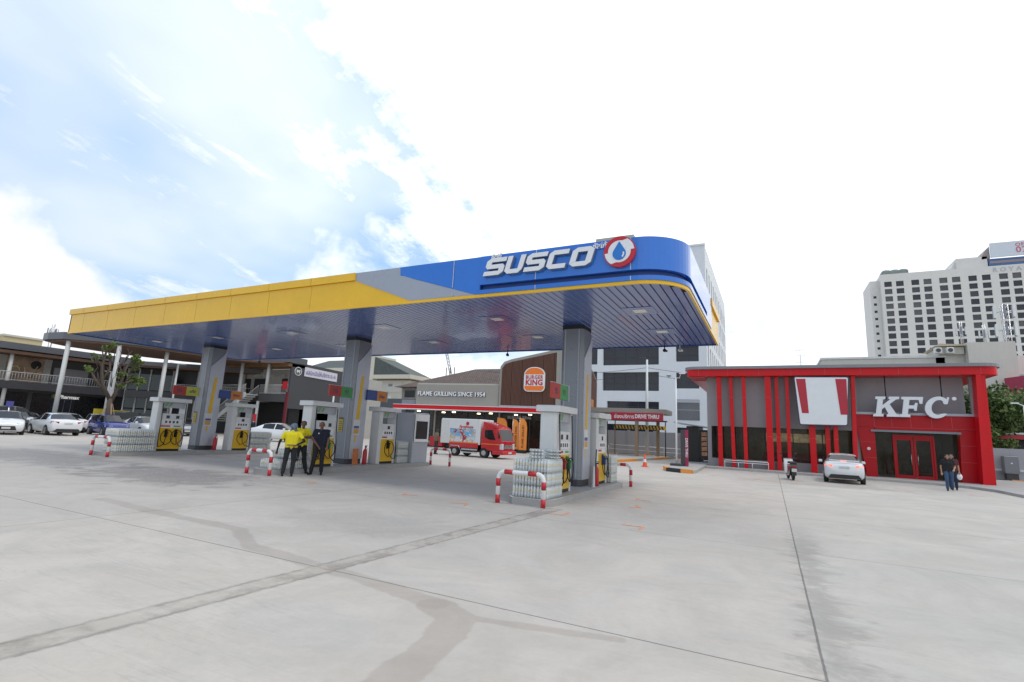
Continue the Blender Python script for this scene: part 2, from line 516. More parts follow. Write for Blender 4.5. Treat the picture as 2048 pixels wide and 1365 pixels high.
    edge = T.ss(T.math('ABSOLUTE', T.math('SUBTRACT', td, hw-0.015)), 0.0, 0.055, 1.0, 0.0)
    edge = T.math('MULTIPLY', edge, T.math('MULTIPLY', T.math('LESS_THAN', y, 11.3), T.ss(T.noise(P, 3.0, 4), 0.3, 0.6, 0.35, 1.0)))
    tcol = T.mix(T.ss(T.noise(P, 1.7, 6, 0.7), 0.38, 0.60), (0.25, 0.235, 0.215, 1), (0.47, 0.45, 0.42, 1))
    col = T.mix(T.math('MULTIPLY', inn, 0.7), col, tcol)
    col = T.mix(T.math('MULTIPLY', edge, 0.5), col, (0.17, 0.165, 0.155, 1))
    # hairline cracks and tyre trails
    tr = T.noise(T.vm('MULTIPLY', P, (0.25, 3.0, 1)), 0.8, 5, 0.6, 2.0)
    tl = T.ss(T.math('ABSOLUTE', T.math('SUBTRACT', tr, 0.5)), 0.0, 0.02, 0.22, 0.0)
    col = T.mix(T.math('MULTIPLY', tl, T.ss(nA, 0.4, 0.6)), col, (0.30, 0.30, 0.30, 1))
    # oil drips
    vo = T.n('ShaderNodeTexVoronoi'); T.put(vo.inputs['Vector'], T.comb(x, y, 0.0)); vo.inputs['Scale'].default_value = 0.9
    T.nt.links.new
    dr = T.ss(T.math('ADD', vo.outputs['Distance'], T.math('MULTIPLY', nC, 0.10)), 0.06, 0.13, 1.0, 0.0)
    col = T.mix(T.math('MULTIPLY', dr, T.ss(nA, 0.40, 0.62, 0.0, 0.6)), col, (0.22, 0.215, 0.21, 1))
    # cloudy trowel marks
    sw_ = T.noise(P, 0.55, 8, 0.72, 1.4)
    col = T.mix(1.0, col, T.mix(T.ss(sw_, 0.30, 0.72), (0.89, 0.885, 0.87, 1), (1.05, 1.04, 1.03, 1)), 'MULTIPLY')
    col = T.mix(1.0, col, (1.015, 0.968, 0.925, 1), 'MULTIPLY')
    T.put(b.inputs['Base Color'], col)
    T.put(b.inputs['Roughness'], T.math('ADD', 0.62, T.math('MULTIPLY', nB, 0.3)))
    b.inputs['Specular IOR Level'].default_value = 0.35
    bn = T.n('ShaderNodeBump'); bn.inputs['Strength'].default_value = 0.25; bn.inputs['Distance'].default_value = 0.01
    h = T.math('SUBTRACT', T.math('MULTIPLY', nC, 0.5), T.math('ADD', T.math('MULTIPLY', jm, 1.5), T.math('MULTIPLY', inn, 0.8)))
    T.put(bn.inputs['Height'], h); T.put(b.inputs['Normal'], bn.outputs[0])
    return mt
g = MB(); g.add([(-900, -600, 0), (900, -600, 0), (900, 1500, 0), (-900, 1500, 0)], [(0, 1, 2, 3)])
struct('ground', g, ground_material())

# sprayed orange corner marks
SPRAY = mat('spray_mark', (0.72, 0.30, 0.16), 0.8, var=0.25, scale=9)
for (x, y, a) in ((-8.3, 10.6, 20), (-6.3, 10.45, 200), (-2.25, 10.3, 180), (-4.0, 10.5, 90), (-3.4, 14.6, 0), (-2.9, 13.0, 120), (-11.5, 10.8, 180), (1.0, 27.0, 90), (5.1, 28.6, 60), (-0.5, 27.6, 90), (7.3, 27.9, 0)):
    g = MB()
    g.box(-0.02, 0.42, -0.03, 0.03, 0, 0.002)
    g.box(-0.02, 0.04, 0.032, 0.30, 0, 0.002)
    struct('paint_mark', g, SPRAY, (x, y, 0.003), rz=R(a))

# ================================================================ STATION CANOPY
CX0, CX1, CY0, CY1, ZS = -28.4, -1.58, 11.10, 19.5, 5.15
canopy = thing('station_canopy', 'fuel station canopy with blue, grey and yellow fascia on three grey columns', 'canopy', (-15, 15.3, 0))
def W2(x, y): return (x+15, y-15.3)
def arc(cx, cy, r, a0, a1, n=10):
    return [(cx+r*math.cos(R(a0+(a1-a0)*i/n)), cy+r*math.sin(R(a0+(a1-a0)*i/n))) for i in range(n+1)]
# soffit: one long slat every 0.15 m with a shadow gap, very slightly tilted
s = MB()
x = CX0+0.06; k = 0
while x < CX1-0.08:
    w = 0.20
    x2 = min(x+w-0.012, CX1-0.05)
    y0 = CY0+0.05
    if x2 > CX1-1.05:
        dxx = x2-(CX1-1.1); y0 = CY0+0.05+1.05-math.sqrt(max(0.0, 1.05**2-min(dxx, 1.05)**2))
    t = random.uniform(-0.0004, 0.0004)
    a = W2(x, y0); c_ = W2(x2, CY1-0.05)
    b1, b2 = a[0]+0.018, c_[0]-0.012
    s.add([(a[0], a[1], ZS+0.018), (b1, a[1], ZS+t), (b2, a[1], ZS-t), (c_[0], a[1], ZS+0.012),
           (a[0], c_[1], ZS+0.018), (b1, c_[1], ZS+t), (b2, c_[1], ZS-t), (c_[0], c_[1], ZS+0.012)],
          [(0,4,5,1),(1,5,6,2),(2,6,7,3)])
    x += w; k += 1
SOFF = mat('soffit_blue', (0.045, 0.110, 0.36), 0.20, var=0.04, scale=0.8, spec=0.75, coat=0.25)
part(canopy, 'soffit', s, SOFF)
rf = MB()
top = [W2(CX0+0.1, CY0+0.15), W2(CX1-1.1, CY0+0.15)]+[(p[0], p[1]) for p in [W2(*q) for q in arc(CX1-1.1, CY0+1.15, 1.0, -90, 0)]]+[W2(CX1-0.1, CY1-0.1), W2(CX0+0.1, CY1-0.1)]
rf.prism(top, ZS+0.05, ZS+0.75, 'z')
part(canopy, 'roof', rf, DGREY)
def fp(off, yend=CY1, x0=CX0):
    """front path from x0 to the rounded corner and back along the right side, pushed out by off"""
    r = 1.1+off
    return [W2(x0, CY0-off)]+[W2(*q) for q in arc(CX1-1.1, CY0+1.1, r, -90, 0, 14)]+[W2(CX1+off, yend)]
ZT = 6.23
# yellow fascia: left end, front-left, and the back stretch of the right side
f = MB()
yl = [(CX0, 5.20), (-8.98, 5.20), (-11.14, 5.985), (CX0, 5.985)]
f.prism([(px+15, pz) for px, pz in yl], CY0-15.3, CY0-15.3+0.08)
f.ribbon([W2(CX0, CY1), W2(CX0, CY0)], 5.20, 6.18, 0.08)
f.ribbon([W2(CX1, 16.9), W2(CX1, CY1), W2(CX0, CY1)], 5.20, 6.18, 0.08)
part(canopy, 'yellow_fascia', f, YELLOW)
f = MB()
f.ribbon([W2(CX0-0.06, CY1+0.06), W2(CX0-0.06, CY0-0.06), W2(-11.142, CY0-0.06)], 5.99, ZT, 0.14)
f.ribbon([W2(CX1+0.06, 16.95), W2(CX1+0.06, CY1+0.06), W2(CX0+0.1, CY1+0.06)], 5.99, ZT, 0.14)
part(canopy, 'yellow_cap', f, YELLOW)
f = MB()
gp = [(-11.14, 5.985), (-8.98, 5.20), (-6.85, 5.20), (-9.41, 5.98), (-9.44, ZT), (-11.14, ZT)]
f.prism([(px+15, pz) for px, pz in gp], CY0-15.3-0.012, CY0-15.3+0.07)
part(canopy, 'grey_fascia', f, GREYP)
f = MB()
bp = [(-9.435, ZT), (-9.405, 5.985), (-6.84, 5.20), (-6.71, 5.20), (-6.71, ZT)]
f.prism([(px+15, pz) for px, pz in bp], CY0-15.3-0.015, CY0-15.3+0.07)
f.ribbon(fp(0.03, 16.9, -6.71), 5.45, ZT, 0.10)
f.ribbon(fp(0.03, 16.9, -6.71), 5.20, 5.31, 0.10)
f.ribbon([W2(CX1+0.03, 15.6), W2(CX1+0.03, 16.9)], 5.312, 5.448, 0.10)
part(canopy, 'blue_fascia', f, BLUE)
f = MB(); f.ribbon(fp(-0.10, 15.6, -6.71), 5.30, 5.46, 0.05)
part(canopy, 'fascia_groove', f, BLUED)
# yellow edge trim under the fascia
f = MB()
f.ribbon(fp(0.01), 5.12, 5.197, 0.06)
part(canopy, 'edge_trim', f, YELLOW)
f = MB(); f.ribbon([W2(CX1, CY1+0.01), W2(CX0, CY1+0.01), W2(CX0, CY0+0.07)], 5.12, 5.197, 0.06)
part(canopy, 'rear_trim', f, BLUED)
# thin joints between fascia panels
SEAM = mat('panel_seam', (0.55, 0.58, 0.62), 0.5, var=0.0)
SEAMD = mat('panel_seam_dark', (0.30, 0.17, 0.01), 0.5, var=0.0)
f = MB()
for sx_ in (-7.56, -5.10, -2.72):
    f.box(sx_+15-0.008, sx_+15+0.008, CY0-15.3-0.036, CY0-15.3-0.028, 5.455, ZT-0.005)
    f.box(sx_+15-0.008, sx_+15+0.008, CY0-15.3-0.036, CY0-15.3-0.028, 5.205, 5.305)
part(canopy, 'panel_joints', f, SEAM)
f = MB()
for sx_ in (-27.2, -25.2, -23.1, -21.0, -19.0, -17.0, -15.0, -13.0):
    f.box(sx_+15-0.004, sx_+15+0.004, CY0-15.3-0.003, CY0-15.3+0.001, 5.21, 5.98)
    f.box(sx_+15-0.004, sx_+15+0.004, CY0-15.3-0.064, CY0-15.3-0.058, 5.995, ZT-0.005)
part(canopy, 'yellow_panel_joints', f, SEAMD)
# recessed lights
LF = mat('light_frame', (0.03, 0.045, 0.10), 0.4)
for (lx, ly) in ((-3.11, 13.75), (-3.05, 16.7), (-7.55, 13.65), (-7.5, 16.7), (-12.2, 13.75), (-12.2, 16.8), (-16.9, 13.75), (-16.9, 16.8), (-21.6, 13.75), (-21.6, 16.8), (-26.2, 13.75), (-26.2, 16.8)):
    f = MB(); f.box(-0.42, 0.42, -0.42, 0.42, -0.006, 0.0)
    L = part(canopy, 'canopy_light', f, SOFF, (lx+15, ly-15.3, ZS-0.004))
    f = MB(); f.box(-0.17, 0.17, -0.17, 0.17, -0.012, -0.0065)
    part(L, 'lamp_lens', f, mat('lens', (0.8, 0.8, 0.72), 0.3, emit=0.0, var=0.1, scale=30))
# columns
COLX = (-5.55, -15.0, -24.38)
COLFR = mat('column_front', (0.23, 0.245, 0.27), 0.30, metal=0.25, var=0.05)
COLSD = mat('column_side', (0.50, 0.53, 0.58), 0.35, metal=0.15, var=0.05)
for cxx in COLX:
    q = MB(); hw = 0.37; y0, y1 = -0.25, 0.62; b = 0.10
    oc = [(-hw+b, y0), (hw-b, y0), (hw, y0+b), (hw, y1-b), (hw-b, y1), (-hw+b, y1), (-hw, y1-b), (-hw, y0+b)]
    q.prism(oc, 0.35, 5.02, 'z')
    c_ = part(canopy, 'column', q, COLFR, (cxx+15, 0, 0))
    q = MB(); q.prism([(a_*1.01, b_*1.005) for a_, b_ in oc], 5.02, 5.20, 'z'); part(c_, 'collar', q, BLACK)
    q = MB(); q.prism([(a_*1.02, b_*1.01) for a_, b_ in oc], 0.15, 0.35, 'z'); part(c_, 'column_foot', q, DGREY)
    q = MB()
    q.prism([(y0+b+0.02, 0.352), (y1-b+0.04, 0.352), (y1-b+0.04, 4.95), (y1-0.2, 4.7), (y0+b+0.02, 4.1)], hw+0.001, hw+0.03, 'x')
    part(c_, 'side_cladding', q, COLSD)
    q = MB(); q.prism([(0.02, 1.85), (0.20, 1.85), (0.26, 3.60), (0.12, 3.60)], hw+0.031, hw+0.036, 'x')
    q.box(hw+0.031, hw+0.035, 0.05, 0.12, 1.0, 1.25)
    part(c_, 'yellow_stripe', q, YELD)
    q = MB(); q.box(-hw-0.03, -hw-0.001, y0+b+0.02, y1-b, 0.352, 4.1); part(c_, 'side_cladding', q, COLSD)
    q = MB()
    q.box(-hw+b+0.02, -hw+b+0.06, y0-0.012, y0-0.001, 0.4, 5.0); q.box(hw-b-0.06, hw-b-0.02, y0-0.012, y0-0.001, 0.4, 5.0)
    part(c_, 'trim_strip', q, LGREY)
    # framed poster and yellow notice
    q = MB(); q.box(hw+0.037, hw+0.05, -0.10, 0.26, 1.27, 1.86); fr = part(c_, 'poster', q, OFFW)
    q = MB(); q.box(hw+0.0505, hw+0.053, -0.06, 0.22, 1.32, 1.50)
    part(fr, 'poster_picture', q, mat('poster_orange', (0.62, 0.33, 0.08), 0.5, var=0.5, scale=25))
    q = MB(); q.box(hw+0.0505, hw+0.053, -0.06, 0.22, 1.52, 1.62); part(fr, 'poster_picture', q, mat('poster_blue', (0.08, 0.12, 0.3), 0.5, var=0.5, scale=25))
    q = MB(); q.box(-0.20, 0.02, y0-0.02, y0-0.001, 1.38, 1.92); fr = part(c_, 'yellow_notice', q, mat('notice_yellow', (0.55, 0.40, 0.03), 0.5))
    q = MB()
    for kk in range(5): q.box(-0.17, -0.01, y0-0.0225, y0-0.0205, 1.44+kk*0.075, 1.465+kk*0.075)
    q.box(-0.20, 0.02, y0-0.0225, y0-0.0205, 1.86, 1.92)
    part(fr, 'notice_lines', q, mat('notice_ink', (0.10, 0.07, 0.08), 0.6))
# security cameras hung from the rear edge
for (lx, lab) in ((-10.1, 'small dark camera hung at the middle of the canopy rear edge, above the burger sign'), (-3.45, 'dark dome camera under the right end of the canopy rear edge'), (-2.9, 'white bullet camera under the right end of the canopy rear edge'), (-26.2, 'small dark camera under the far left end of the canopy edge')):
    q = MB(); q.tube([(0, 0, 0.18), (0, 0, 0.05)], 0.02); q.sphere((0, 0, 0), 0.07); q.cyl((0, 0, 0), (0.10, -0.12, -0.05), 0.04)
    solo('security_camera', lab, 'camera', q, OFFW if 'white' in lab else BLACK, (lx, 19.35, 4.97))

# ---- raised lettering on the blue fascia
FW = mat('sign_white', (0.74, 0.76, 0.78), 0.4, var=0.03)
FS = mat('sign_return', (0.16, 0.20, 0.30), 0.4)
S_ = [(0,0),(.80,0),(1,.16),(1,.48),(.88,.62),(.27,.62),(.27,.76),(1,.76),(1,1),(.2,1),(0,.84),(0,.52),(.12,.38),(.73,.38),(.73,.24),(0,.24)]
U_ = [(0,1),(.27,1),(.27,.24),(.73,.24),(.73,1),(1,1),(1,.30),(.96,.16),(.80,0),(.2,0),(0,.16)]
C_ = [(1,1),(.2,1),(0,.84),(0,.16),(.2,0),(1,0),(1,.24),(.27,.24),(.27,.76),(1,.76)]
O_ = [(0,.16),(.2,0),(.8,0),(1,.16),(1,.84),(.8,1),(.2,1),(0,.84),(0,.17),(.27,.26),(.27,.76),(.73,.76),(.73,.24),(.26,.24)]
def letter(poly, x0, w, z0, h, shear, y0, y1):
    q = MB(); q.prism([(x0+u*w+v*h*shear, z0+v*h) for u, v in poly], y0, y1); return q
sx = -6.60
z0 = 5.64
brand = thing('brand_lettering', 'raised white italic SUSCO lettering with small Thai words on the blue fascia', 'lettering', (0, CY0-0.03, 0))
xs = [(-6.56, .56, S_), (-5.96, .50, U_), (-5.40, .54, S_), (-4.80, .50, C_), (-4.20, .54, O_)]
def roundpoly(poly):
    return poly
for x0, w, pl in xs:
    pp = part(brand, 'letter', letter(pl, x0, w, z0, 0.46, 0.30, -0.115, -0.10), FW)
    part(pp, 'letter_return', letter(pl, x0+0.006, w, z0-0.006, 0.46, 0.30, -0.0995, 0.0), FS)
text(brand, 'thai_wordmark', 'ซัสโก้', 0.15, FW, (-6.22, -0.06, 6.155), bold=0.004, shear=0.2, ext=0.01)
text(brand, 'thai_wordmark', 'ซัสโก้', 0.17, FW, (-3.45, -0.06, 6.09), bold=0.004, shear=0.2, ext=0.01)
em = thing('station_emblem', 'round red and white emblem with a blue drop on the canopy corner', 'emblem', (-2.96, CY0-0.03, 5.89))
q = MB(); q.cyl((0, 0, 0), (0, -0.09, 0), 0.37, 40, smooth=False); part(em, 'red_disc', q, REDP)
q = MB()
def ap(r, a): return (r*math.cos(R(a)), r*math.sin(R(a)))
sw = [ap(.35, a) for a in range(4, -1, -4)]
sw = [(0.345, 0.03)]+[ap(.345, a) for a in range(12, 66, 9)]+[ap(.265, a) for a in range(75, 186, 10)]+[(-.345, -.03)]+[ap(.345, a) for a in range(192, 246, 9)]+[ap(.265, a) for a in range(255, 366, 10)]
q.prism(sw, -0.10, -0.089)
part(em, 'white_swirl', q, FW)
q = MB(); dr = [(0, .24)]+[(.155*math.cos(R(a)), -.055+.155*math.sin(R(a))) for a in range(30, -211, -12)]
q.prism(dr, -0.11, -0.1005); dp = part(em, 'blue_drop', q, mat('drop_blue', (0.02, 0.17, 0.55), 0.3))
q = MB(); q.prism([ap(.12, a) for a in range(-50, 21, 10)]+[ap(.085, a) for a in range(20, -51, -10)], -0.114, -0.1105); part(dp, 'highlight', q, FW, (0, 0, -0.06))

# ================================================================ PUMP ISLANDS
ISL = [(-5.18, 11.25, 18.05), (-14.37, 11.2, 19.6), (-23.6, 10.9, 18.7)]
ISLLAB = ['long low concrete pump island nearest to the camera, ending at the right of the canopy',
          'long low concrete pump island in the middle, where the staff stand',
          'long low concrete pump island furthest left, beside the parked cars']
PAVE = mat('island_kerb', (0.36, 0.355, 0.345), 0.8, var=0.10, scale=5, bump=0.2)
WLINE = mat('kerb_line', (0.66, 0.66, 0.64), 0.6, var=0.15, scale=10)
for (ix, a, b_), lab in zip(ISL, ISLLAB):
    t = thing('pump_island', lab, 'kerb island', (ix, a, 0), group='pump islands under the canopy')
    w = 0.58; L = b_-a
    poly = [(-w+0.2, 0), (w-0.2, 0), (w, 0.25), (w, L-0.25), (w-0.2, L), (-w+0.2, L), (-w, L-0.25), (-w, 0.25)]
    q = MB(); q.prism(poly, 0.0, 0.15, 'z'); part(t, 'kerb', q, PAVE)
    q = MB()
    pin = [(u*0.93, 0.04+v*(L-0.08)/L) for u, v in poly]
    n_ = len(poly)
    for i in range(n_):
        j = (i+1) % n_
        q.add([(*poly[i], 0.154), (*poly[j], 0.154), (*pin[j], 0.154), (*pin[i], 0.154)], [(0, 1, 2, 3)])
    part(t, 'painted_edge', q, WLINE)

# ---- fuel dispenser; local x = width (0.45), local y along the island, front face +x
def hose(mb, pts, r=0.016):
    # Catmull-Rom through pts
    P = [Vector(p) for p in pts]; P = [P[0]]+P+[P[-1]]
    o_ = []
    for i in range(1, len(P)-2):
        for k in range(6):
            t = k/6
            o_.append(0.5*((2*P[i])+(-P[i-1]+P[i+1])*t+(2*P[i-1]-5*P[i]+4*P[i+1]-P[i+2])*t*t+(-P[i-1]+3*P[i]-3*P[i+1]+P[i+2])*t**3))
    o_.append(P[-2])
    mb.tube(o_, r, 6)
GREENP = mat('green_trim', (0.16, 0.36, 0.14), 0.4)
LCD = mat('display_screen', (0.05, 0.06, 0.08), 0.2)
PINKR = mat('price_strip', (0.45, 0.05, 0.06), 0.5)
def dispenser(label, loc, L, two, nozcols, hosestyle=0):
    t = thing('fuel_dispenser', label, 'fuel pump', loc, group='fuel dispensers on the islands')
    w = 0.225; T_ = 0.30      # end slab thickness along y
    q = MB(); q.bbox(-w, w, 0.0, T_*0.72, 0.0, 2.10, 0.02); part(t, 'end_panel', q, OFFW)
    q = MB(); q.bbox(-w, w, L-0.10, L, 0.0, 2.10, 0.015); part(t, 'end_panel', q, OFFW)
    q = MB(); q.bbox(-w-0.10, w+0.12, -0.10, L+0.10, 2.101, 2.27, 0.02); part(t, 'top_cap', q, OFFW)
    y0, y1 = T_*0.72+0.002, L-0.102
    q = MB(); q.box(-w+0.03, w-0.01, y0, y1, 0.09, 0.98); part(t, 'cabinet', q, YELD)
    q = MB(); q.box(-w+0.04, w-0.03, y0, y1, 0.0, 0.089); part(t, 'plinth', q, BLACK)
    q = MB(); q.box(-w+0.04, w-0.005, y0, y1, 1.12, 1.60); hd = part(t, 'display_head', q, OFFW)
    q = MB(); q.box(-w+0.05, w-0.02, y0, y1, 0.982, 1.118); part(t, 'nozzle_shelf', q, WHITE)
    q = MB(); q.box(-0.05, w-0.04, y0, y1, 1.85, 2.09); tp = part(t, 'header_panel', q, LGREY)
    q = MB(); q.prism([(y0+0.05, 1.90), (y0+0.16, 1.90), (y0+0.24, 2.06), (y0+0.13, 2.06)], w-0.0395, w-0.035, 'x')
    q.prism([(y0+0.22, 1.90), (y0+0.33, 1.90), (y0+0.41, 2.06), (y0+0.30, 2.06)], w-0.0395, w-0.035, 'x')
    part(tp, 'header_stripes', q, GREENP)
    cols = [0.28, 0.72] if two else [0.5]
    D = y1-y0
    for cc in cols:
        q = MB(); q.box(w-0.0045, w+0.002, y0+D*cc-0.07, y0+D*cc+0.07, 1.39, 1.52); part(hd, 'display', q, LCD)
    q = MB(); q.box(w-0.0045, w-0.001, y0+0.03, y1-0.03, 1.14, 1.335); part(hd, 'grade_plate', q, WHITE)
    q = MB()
    for k_ in range(4): q.box(w-0.0005, w+0.001, y0+D*(0.18+0.17*k_), y0+D*(0.18+0.17*k_)+0.09, 1.19, 1.29)
    part(hd, 'grade_figures', q, DGREY)
    q = MB()
    q.box(w-0.019, w-0.015, y0+0.03, y0+D*0.45, 1.03, 1.09); part(t, 'price_strip', q, PINKR)
    if two:
        q = MB(); q.box(w-0.019, w-0.015, y0+D*0.6, y0+D*0.92, 1.03, 1.09); part(t, 'price_strip', q, GREENP)
    for i, cc in enumerate(cols):
        yc = y0+D*cc
        q = MB()
        q.box(w-0.009, w+0.05, yc-0.045, yc+0.045, 0.60, 0.94)
        q.cyl((w+0.05, yc, 0.86), (w+0.16, yc, 0.80), 0.022, 8)
        q.box(w+0.052, w+0.12, yc-0.022, yc+0.022, 0.62, 0.84)
        nz = part(t, 'nozzle', q, nozcols[i % len(nozcols)])
        q = MB()
        s_ = 0.27 if not two else 0.23
        yb = y0-0.03 if i == 0 else y1+0.02
        if not two: yb = y1+0.04
        dr_ = -1 if (i == 0 and two) else 1
        ring = [(w+0.08, yc, 0.64), (w+0.09, yc+dr_*0.05, 0.30)]
        ring += [(w+0.11, yc-dr_*s_*1.05*math.sin(R(a_)), 0.60-0.30*math.cos(R(a_))) for a_ in range(20, 341, 40)]
        ring += [(w+0.11, yc+dr_*s_*0.9, 0.22), (w+0.09, yb, 0.24), (w+0.08, yb+(0.02 if i else -0.02), 0.7), (w+0.05, yb, 1.3), (w+0.02, yb, 2.05)]
        hose(q, ring); part(nz, 'hose', q, RUBBER)
    return t
BLN = mat('nozzle_blue', (0.02, 0.06, 0.25), 0.4); GRN = mat('nozzle_green', (0.02, 0.22, 0.08), 0.4)
REDN = mat('nozzle_red', (0.4, 0.02, 0.03), 0.4)
dispenser('white and yellow pump nearest the camera, beside the big bottle stack', (-5.22, 12.50, 0.154), 1.22, True, [REDN, GRN])
dispenser('narrow yellow pump beyond the nearest column, with a blue nozzle', (-5.22, 16.05, 0.154), 1.15, False, [BLN])
dispenser('pump with green header directly behind the man in navy', (-14.42, 12.75, 0.154), 1.25, True, [REDN, GRN])
dispenser('yellow pump between the middle column and the small grey kiosk', (-14.42, 16.25, 0.154), 1.10, False, [BLACK])
dispenser('leftmost pump with two round black hose loops on its yellow front', (-23.62, 12.75, 0.154), 1.25, True, [BLACK, BLACK])
dispenser('yellow pump to the right of the far left column with one hose loop', (-23.62, 16.2, 0.154), 1.10, False, [BLACK])

# ---- fuel grade signs on the columns (face +X)
def grade_sign(label, loc, cols, words):
    t = thing('fuel_grade_sign', label, 'sign', loc, group='hanging fuel grade signs')
    y = 0
    for i, (cc, wd) in enumerate(zip(cols, words)):
        q = MB(); q.box(-0.035, 0.035, y, y+0.58, 0, 0.40); pn = part(t, 'sign_panel', q, cc)
        if wd:
            text(pn, 'grade_text', wd, 0.24 if len(wd) < 3 else 0.17, mat('grade_ink', (0.10, 0.05, 0.12), 0.5), (0.038, y+0.29, 0.19), FACE_X, ext=0.003, bold=0.004)
        y += 0.582
    q = MB(); q.box(-0.05, 0.05, y, y+0.06, -0.02, 0.42); q.box(-0.04, 0.04, 0, y, 0.402, 0.418)
    part(t, 'sign_frame', q, LGREY)
    return t
SR = mat('sign_red', (0.42, 0.045, 0.03), 0.5); SG = mat('sign_green', (0.05, 0.30, 0.08), 0.5); SB = mat('sign_blue', (0.03, 0.07, 0.25), 0.5)
SO = mat('sign_orange', (0.62, 0.20, 0.02), 0.5); SY = mat('sign_lime', (0.48, 0.50, 0.06), 0.5)
grade_sign('red and green sign with 95 and 91 hung left of the nearest column', (-5.10, 12.35, 2.62), [SR, SG], ['95', '91'])
grade_sign('red and green sign with 95 and 91 above the pump behind the staff', (-14.55, 13.75, 2.68), [SR, SG], ['95', '91'])
grade_sign('blue and orange diesel sign to the right of the middle column', (-14.55, 15.75, 2.68), [SB, SO], ['', 'ดีเซล'])
grade_sign('red and lime sign to the left of the far left column', (-23.95, 13.55, 2.62), [SR, SY], ['95', 'แก๊ส'])
grade_sign('blue and orange diesel sign to the right of the far left column', (-23.95, 15.75, 2.62), [SB, SO], ['', 'ดีเซล'])

# ---- red and white pipe barriers
BARW = mat('barrier_white', (0.74, 0.74, 0.73), 0.35); BARR = mat('barrier_red', (0.48, 0.02, 0.03), 0.35)
def barrier(label, loc, w, h=0.74, rz=0.0):
    t = thing('pipe_barrier', label, 'barrier', loc, rz, group='red and white pipe barriers')
    r = 0.055; c_ = 0.16
    path = [(-w/2, 0, 0.0), (-w/2, 0, h-c_)]
    path += [(-w/2+c_-c_*math.cos(R(a)), 0, h-c_+c_*math.sin(R(a))) for a in (22, 45, 67, 90)]
    path += [(w/2-c_+c_*math.sin(R(a)), 0, h-c_+c_*math.cos(R(a))) for a in (0, 22, 45, 67, 90)]
    path += [(w/2, 0, 0)]
    q = MB(); q.tube(path, r, 14); part(t, 'pipe', q, BARW)
    for sx_ in (-1, 1):
        for (a, b_) in ((0.01, 0.20), (0.40, 0.58)):
            q = MB(); q.cyl((sx_*w/2, 0, a), (sx_*w/2, 0, b_), r+0.002, 14); part(t, 'red_band', q, BARR)
        q = MB(); q.cyl((sx_*(w/2-0.17), 0, h), (sx_*(w/2-0.17-0.22*min(1, w)), 0, h), r+0.002, 14); part(t, 'red_band', q, BARR)
    return t
barrier('large red and white pipe barrier in front of the nearest bottle stack', (-5.28, 11.10, 0), 1.18)
barrier('red and white pipe barrier at the far right end of the nearest island', (-4.85, 18.15, 0), 0.9)
barrier('red and white pipe barrier beside the worker in yellow', (-14.22, 10.95, 0), 1.05)
barrier('red and white pipe barrier beyond the small grey kiosk', (-13.6, 19.9, 0), 1.05)
barrier('leftmost red and white pipe barrier, in front of the parked blue car', (-23.1, 10.75, 0), 1.2)

# ---- shrink-wrapped packs of water bottles: 4 x 3 bottles
def pet_material():
    mt = bpy.data.materials.new('clear_bottle'); mt.use_nodes = True
    T = NT(mt.node_tree); b = mt.node_tree.nodes['Principled BSDF']
    z = T.sep(T.n('ShaderNodeTexCoord').outputs['Object'])[2]
    T.put(b.inputs['Base Color'], (0.80, 0.84, 0.84, 1))
    b.inputs['Roughness'].default_value = 0.12
    tr = T.n('ShaderNodeBsdfTransparent'); tr.inputs[0].default_value = (0.93, 0.96, 0.96, 1)
    mx = T.n('ShaderNodeMixShader'); mx.inputs[0].default_value = 0.35
    nt = mt.node_tree
    nt.links.new(b.outputs[0], mx.inputs[1]); nt.links.new(tr.outputs[0], mx.inputs[2])
    nt.links.new(mx.outputs[0], nt.nodes['Material Output'].inputs[0])
    return mt
PET = pet_material()
LAB = mat('bottle_label', (0.66, 0.58, 0.38), 0.5, var=0.5, scale=18)
CAPW = mat('bottle_cap', (0.75, 0.76, 0.76), 0.4)
BW, BH = 0.078, 0.305
def bottle_parts():
    bt, lb, cp = MB(), MB(), MB()
    r = BW/2-0.002
    for i in range(4):
        for j in range(3):
            cx, cy = (i-1.5)*BW, (j-1)*BW
            bt.lathe([(0.001, 0.004), (r, 0.006), (r, 0.10), (r*0.92, 0.11), (r, 0.12), (r, 0.215), (r*0.62, 0.262), (0.013, 0.275), (0.013, 0.288)], (cx, cy, 0), 8)
            lb.lathe([(r+0.0008, 0.150), (r+0.0008, 0.182)], (cx, cy, 0), 8)
            cp.lathe([(0.015, 0.284), (0.015, 0.302), (0.001, 0.3025)], (cx, cy, 0), 6)
    return bt.mesh('bottles', PET), lb.mesh('labels', LAB), cp.mesh('caps', CAPW)
BME = bottle_parts()
def pack(label, loc, rz, group):
    t = thing('water_bottle_pack', label, 'bottle pack', loc, rz, group)
    part(t, 'bottles', BME[0], None); part(t, 'labels', BME[1], None); part(t, 'caps', BME[2], None)
    return t
def stack(label, group, x0, y0, nx, ny, nz, base=0.154, top=None, rz=0):
    """grid of packs; 0.318 in x, 0.24 in y"""
    for k in range(nz):
        for i in range(nx):
            for j in range(ny):
                if k < nz-1 and 0 < i < nx-1 and 0 < j < ny-1: continue
                if top and k == nz-1 and not top(i, j): continue
                jx, jy = random.uniform(-.004, .004), random.uniform(-.003, .003)
                pack(label, (x0+0.16+i*0.320+jx, y0+0.12+j*0.242+jy, base+k*BH), random.uniform(-0.012, 0.012), group)
stack('pack of clear water bottles in the big stack behind the nearest barrier', 'packs in the nearest bottle stack', -5.68, 11.45, 3, 4, 3)
stack('pack of clear water bottles beyond the pump with the blue nozzle', 'packs in the stack at the right end of the nearest island', -5.45, 17.22, 2, 3, 3)
stack('pack of clear bottles in the stack behind the workers in yellow', 'packs in the stack behind the workers', -14.85, 11.45, 3, 5, 2, top=lambda i, j: j > 1)
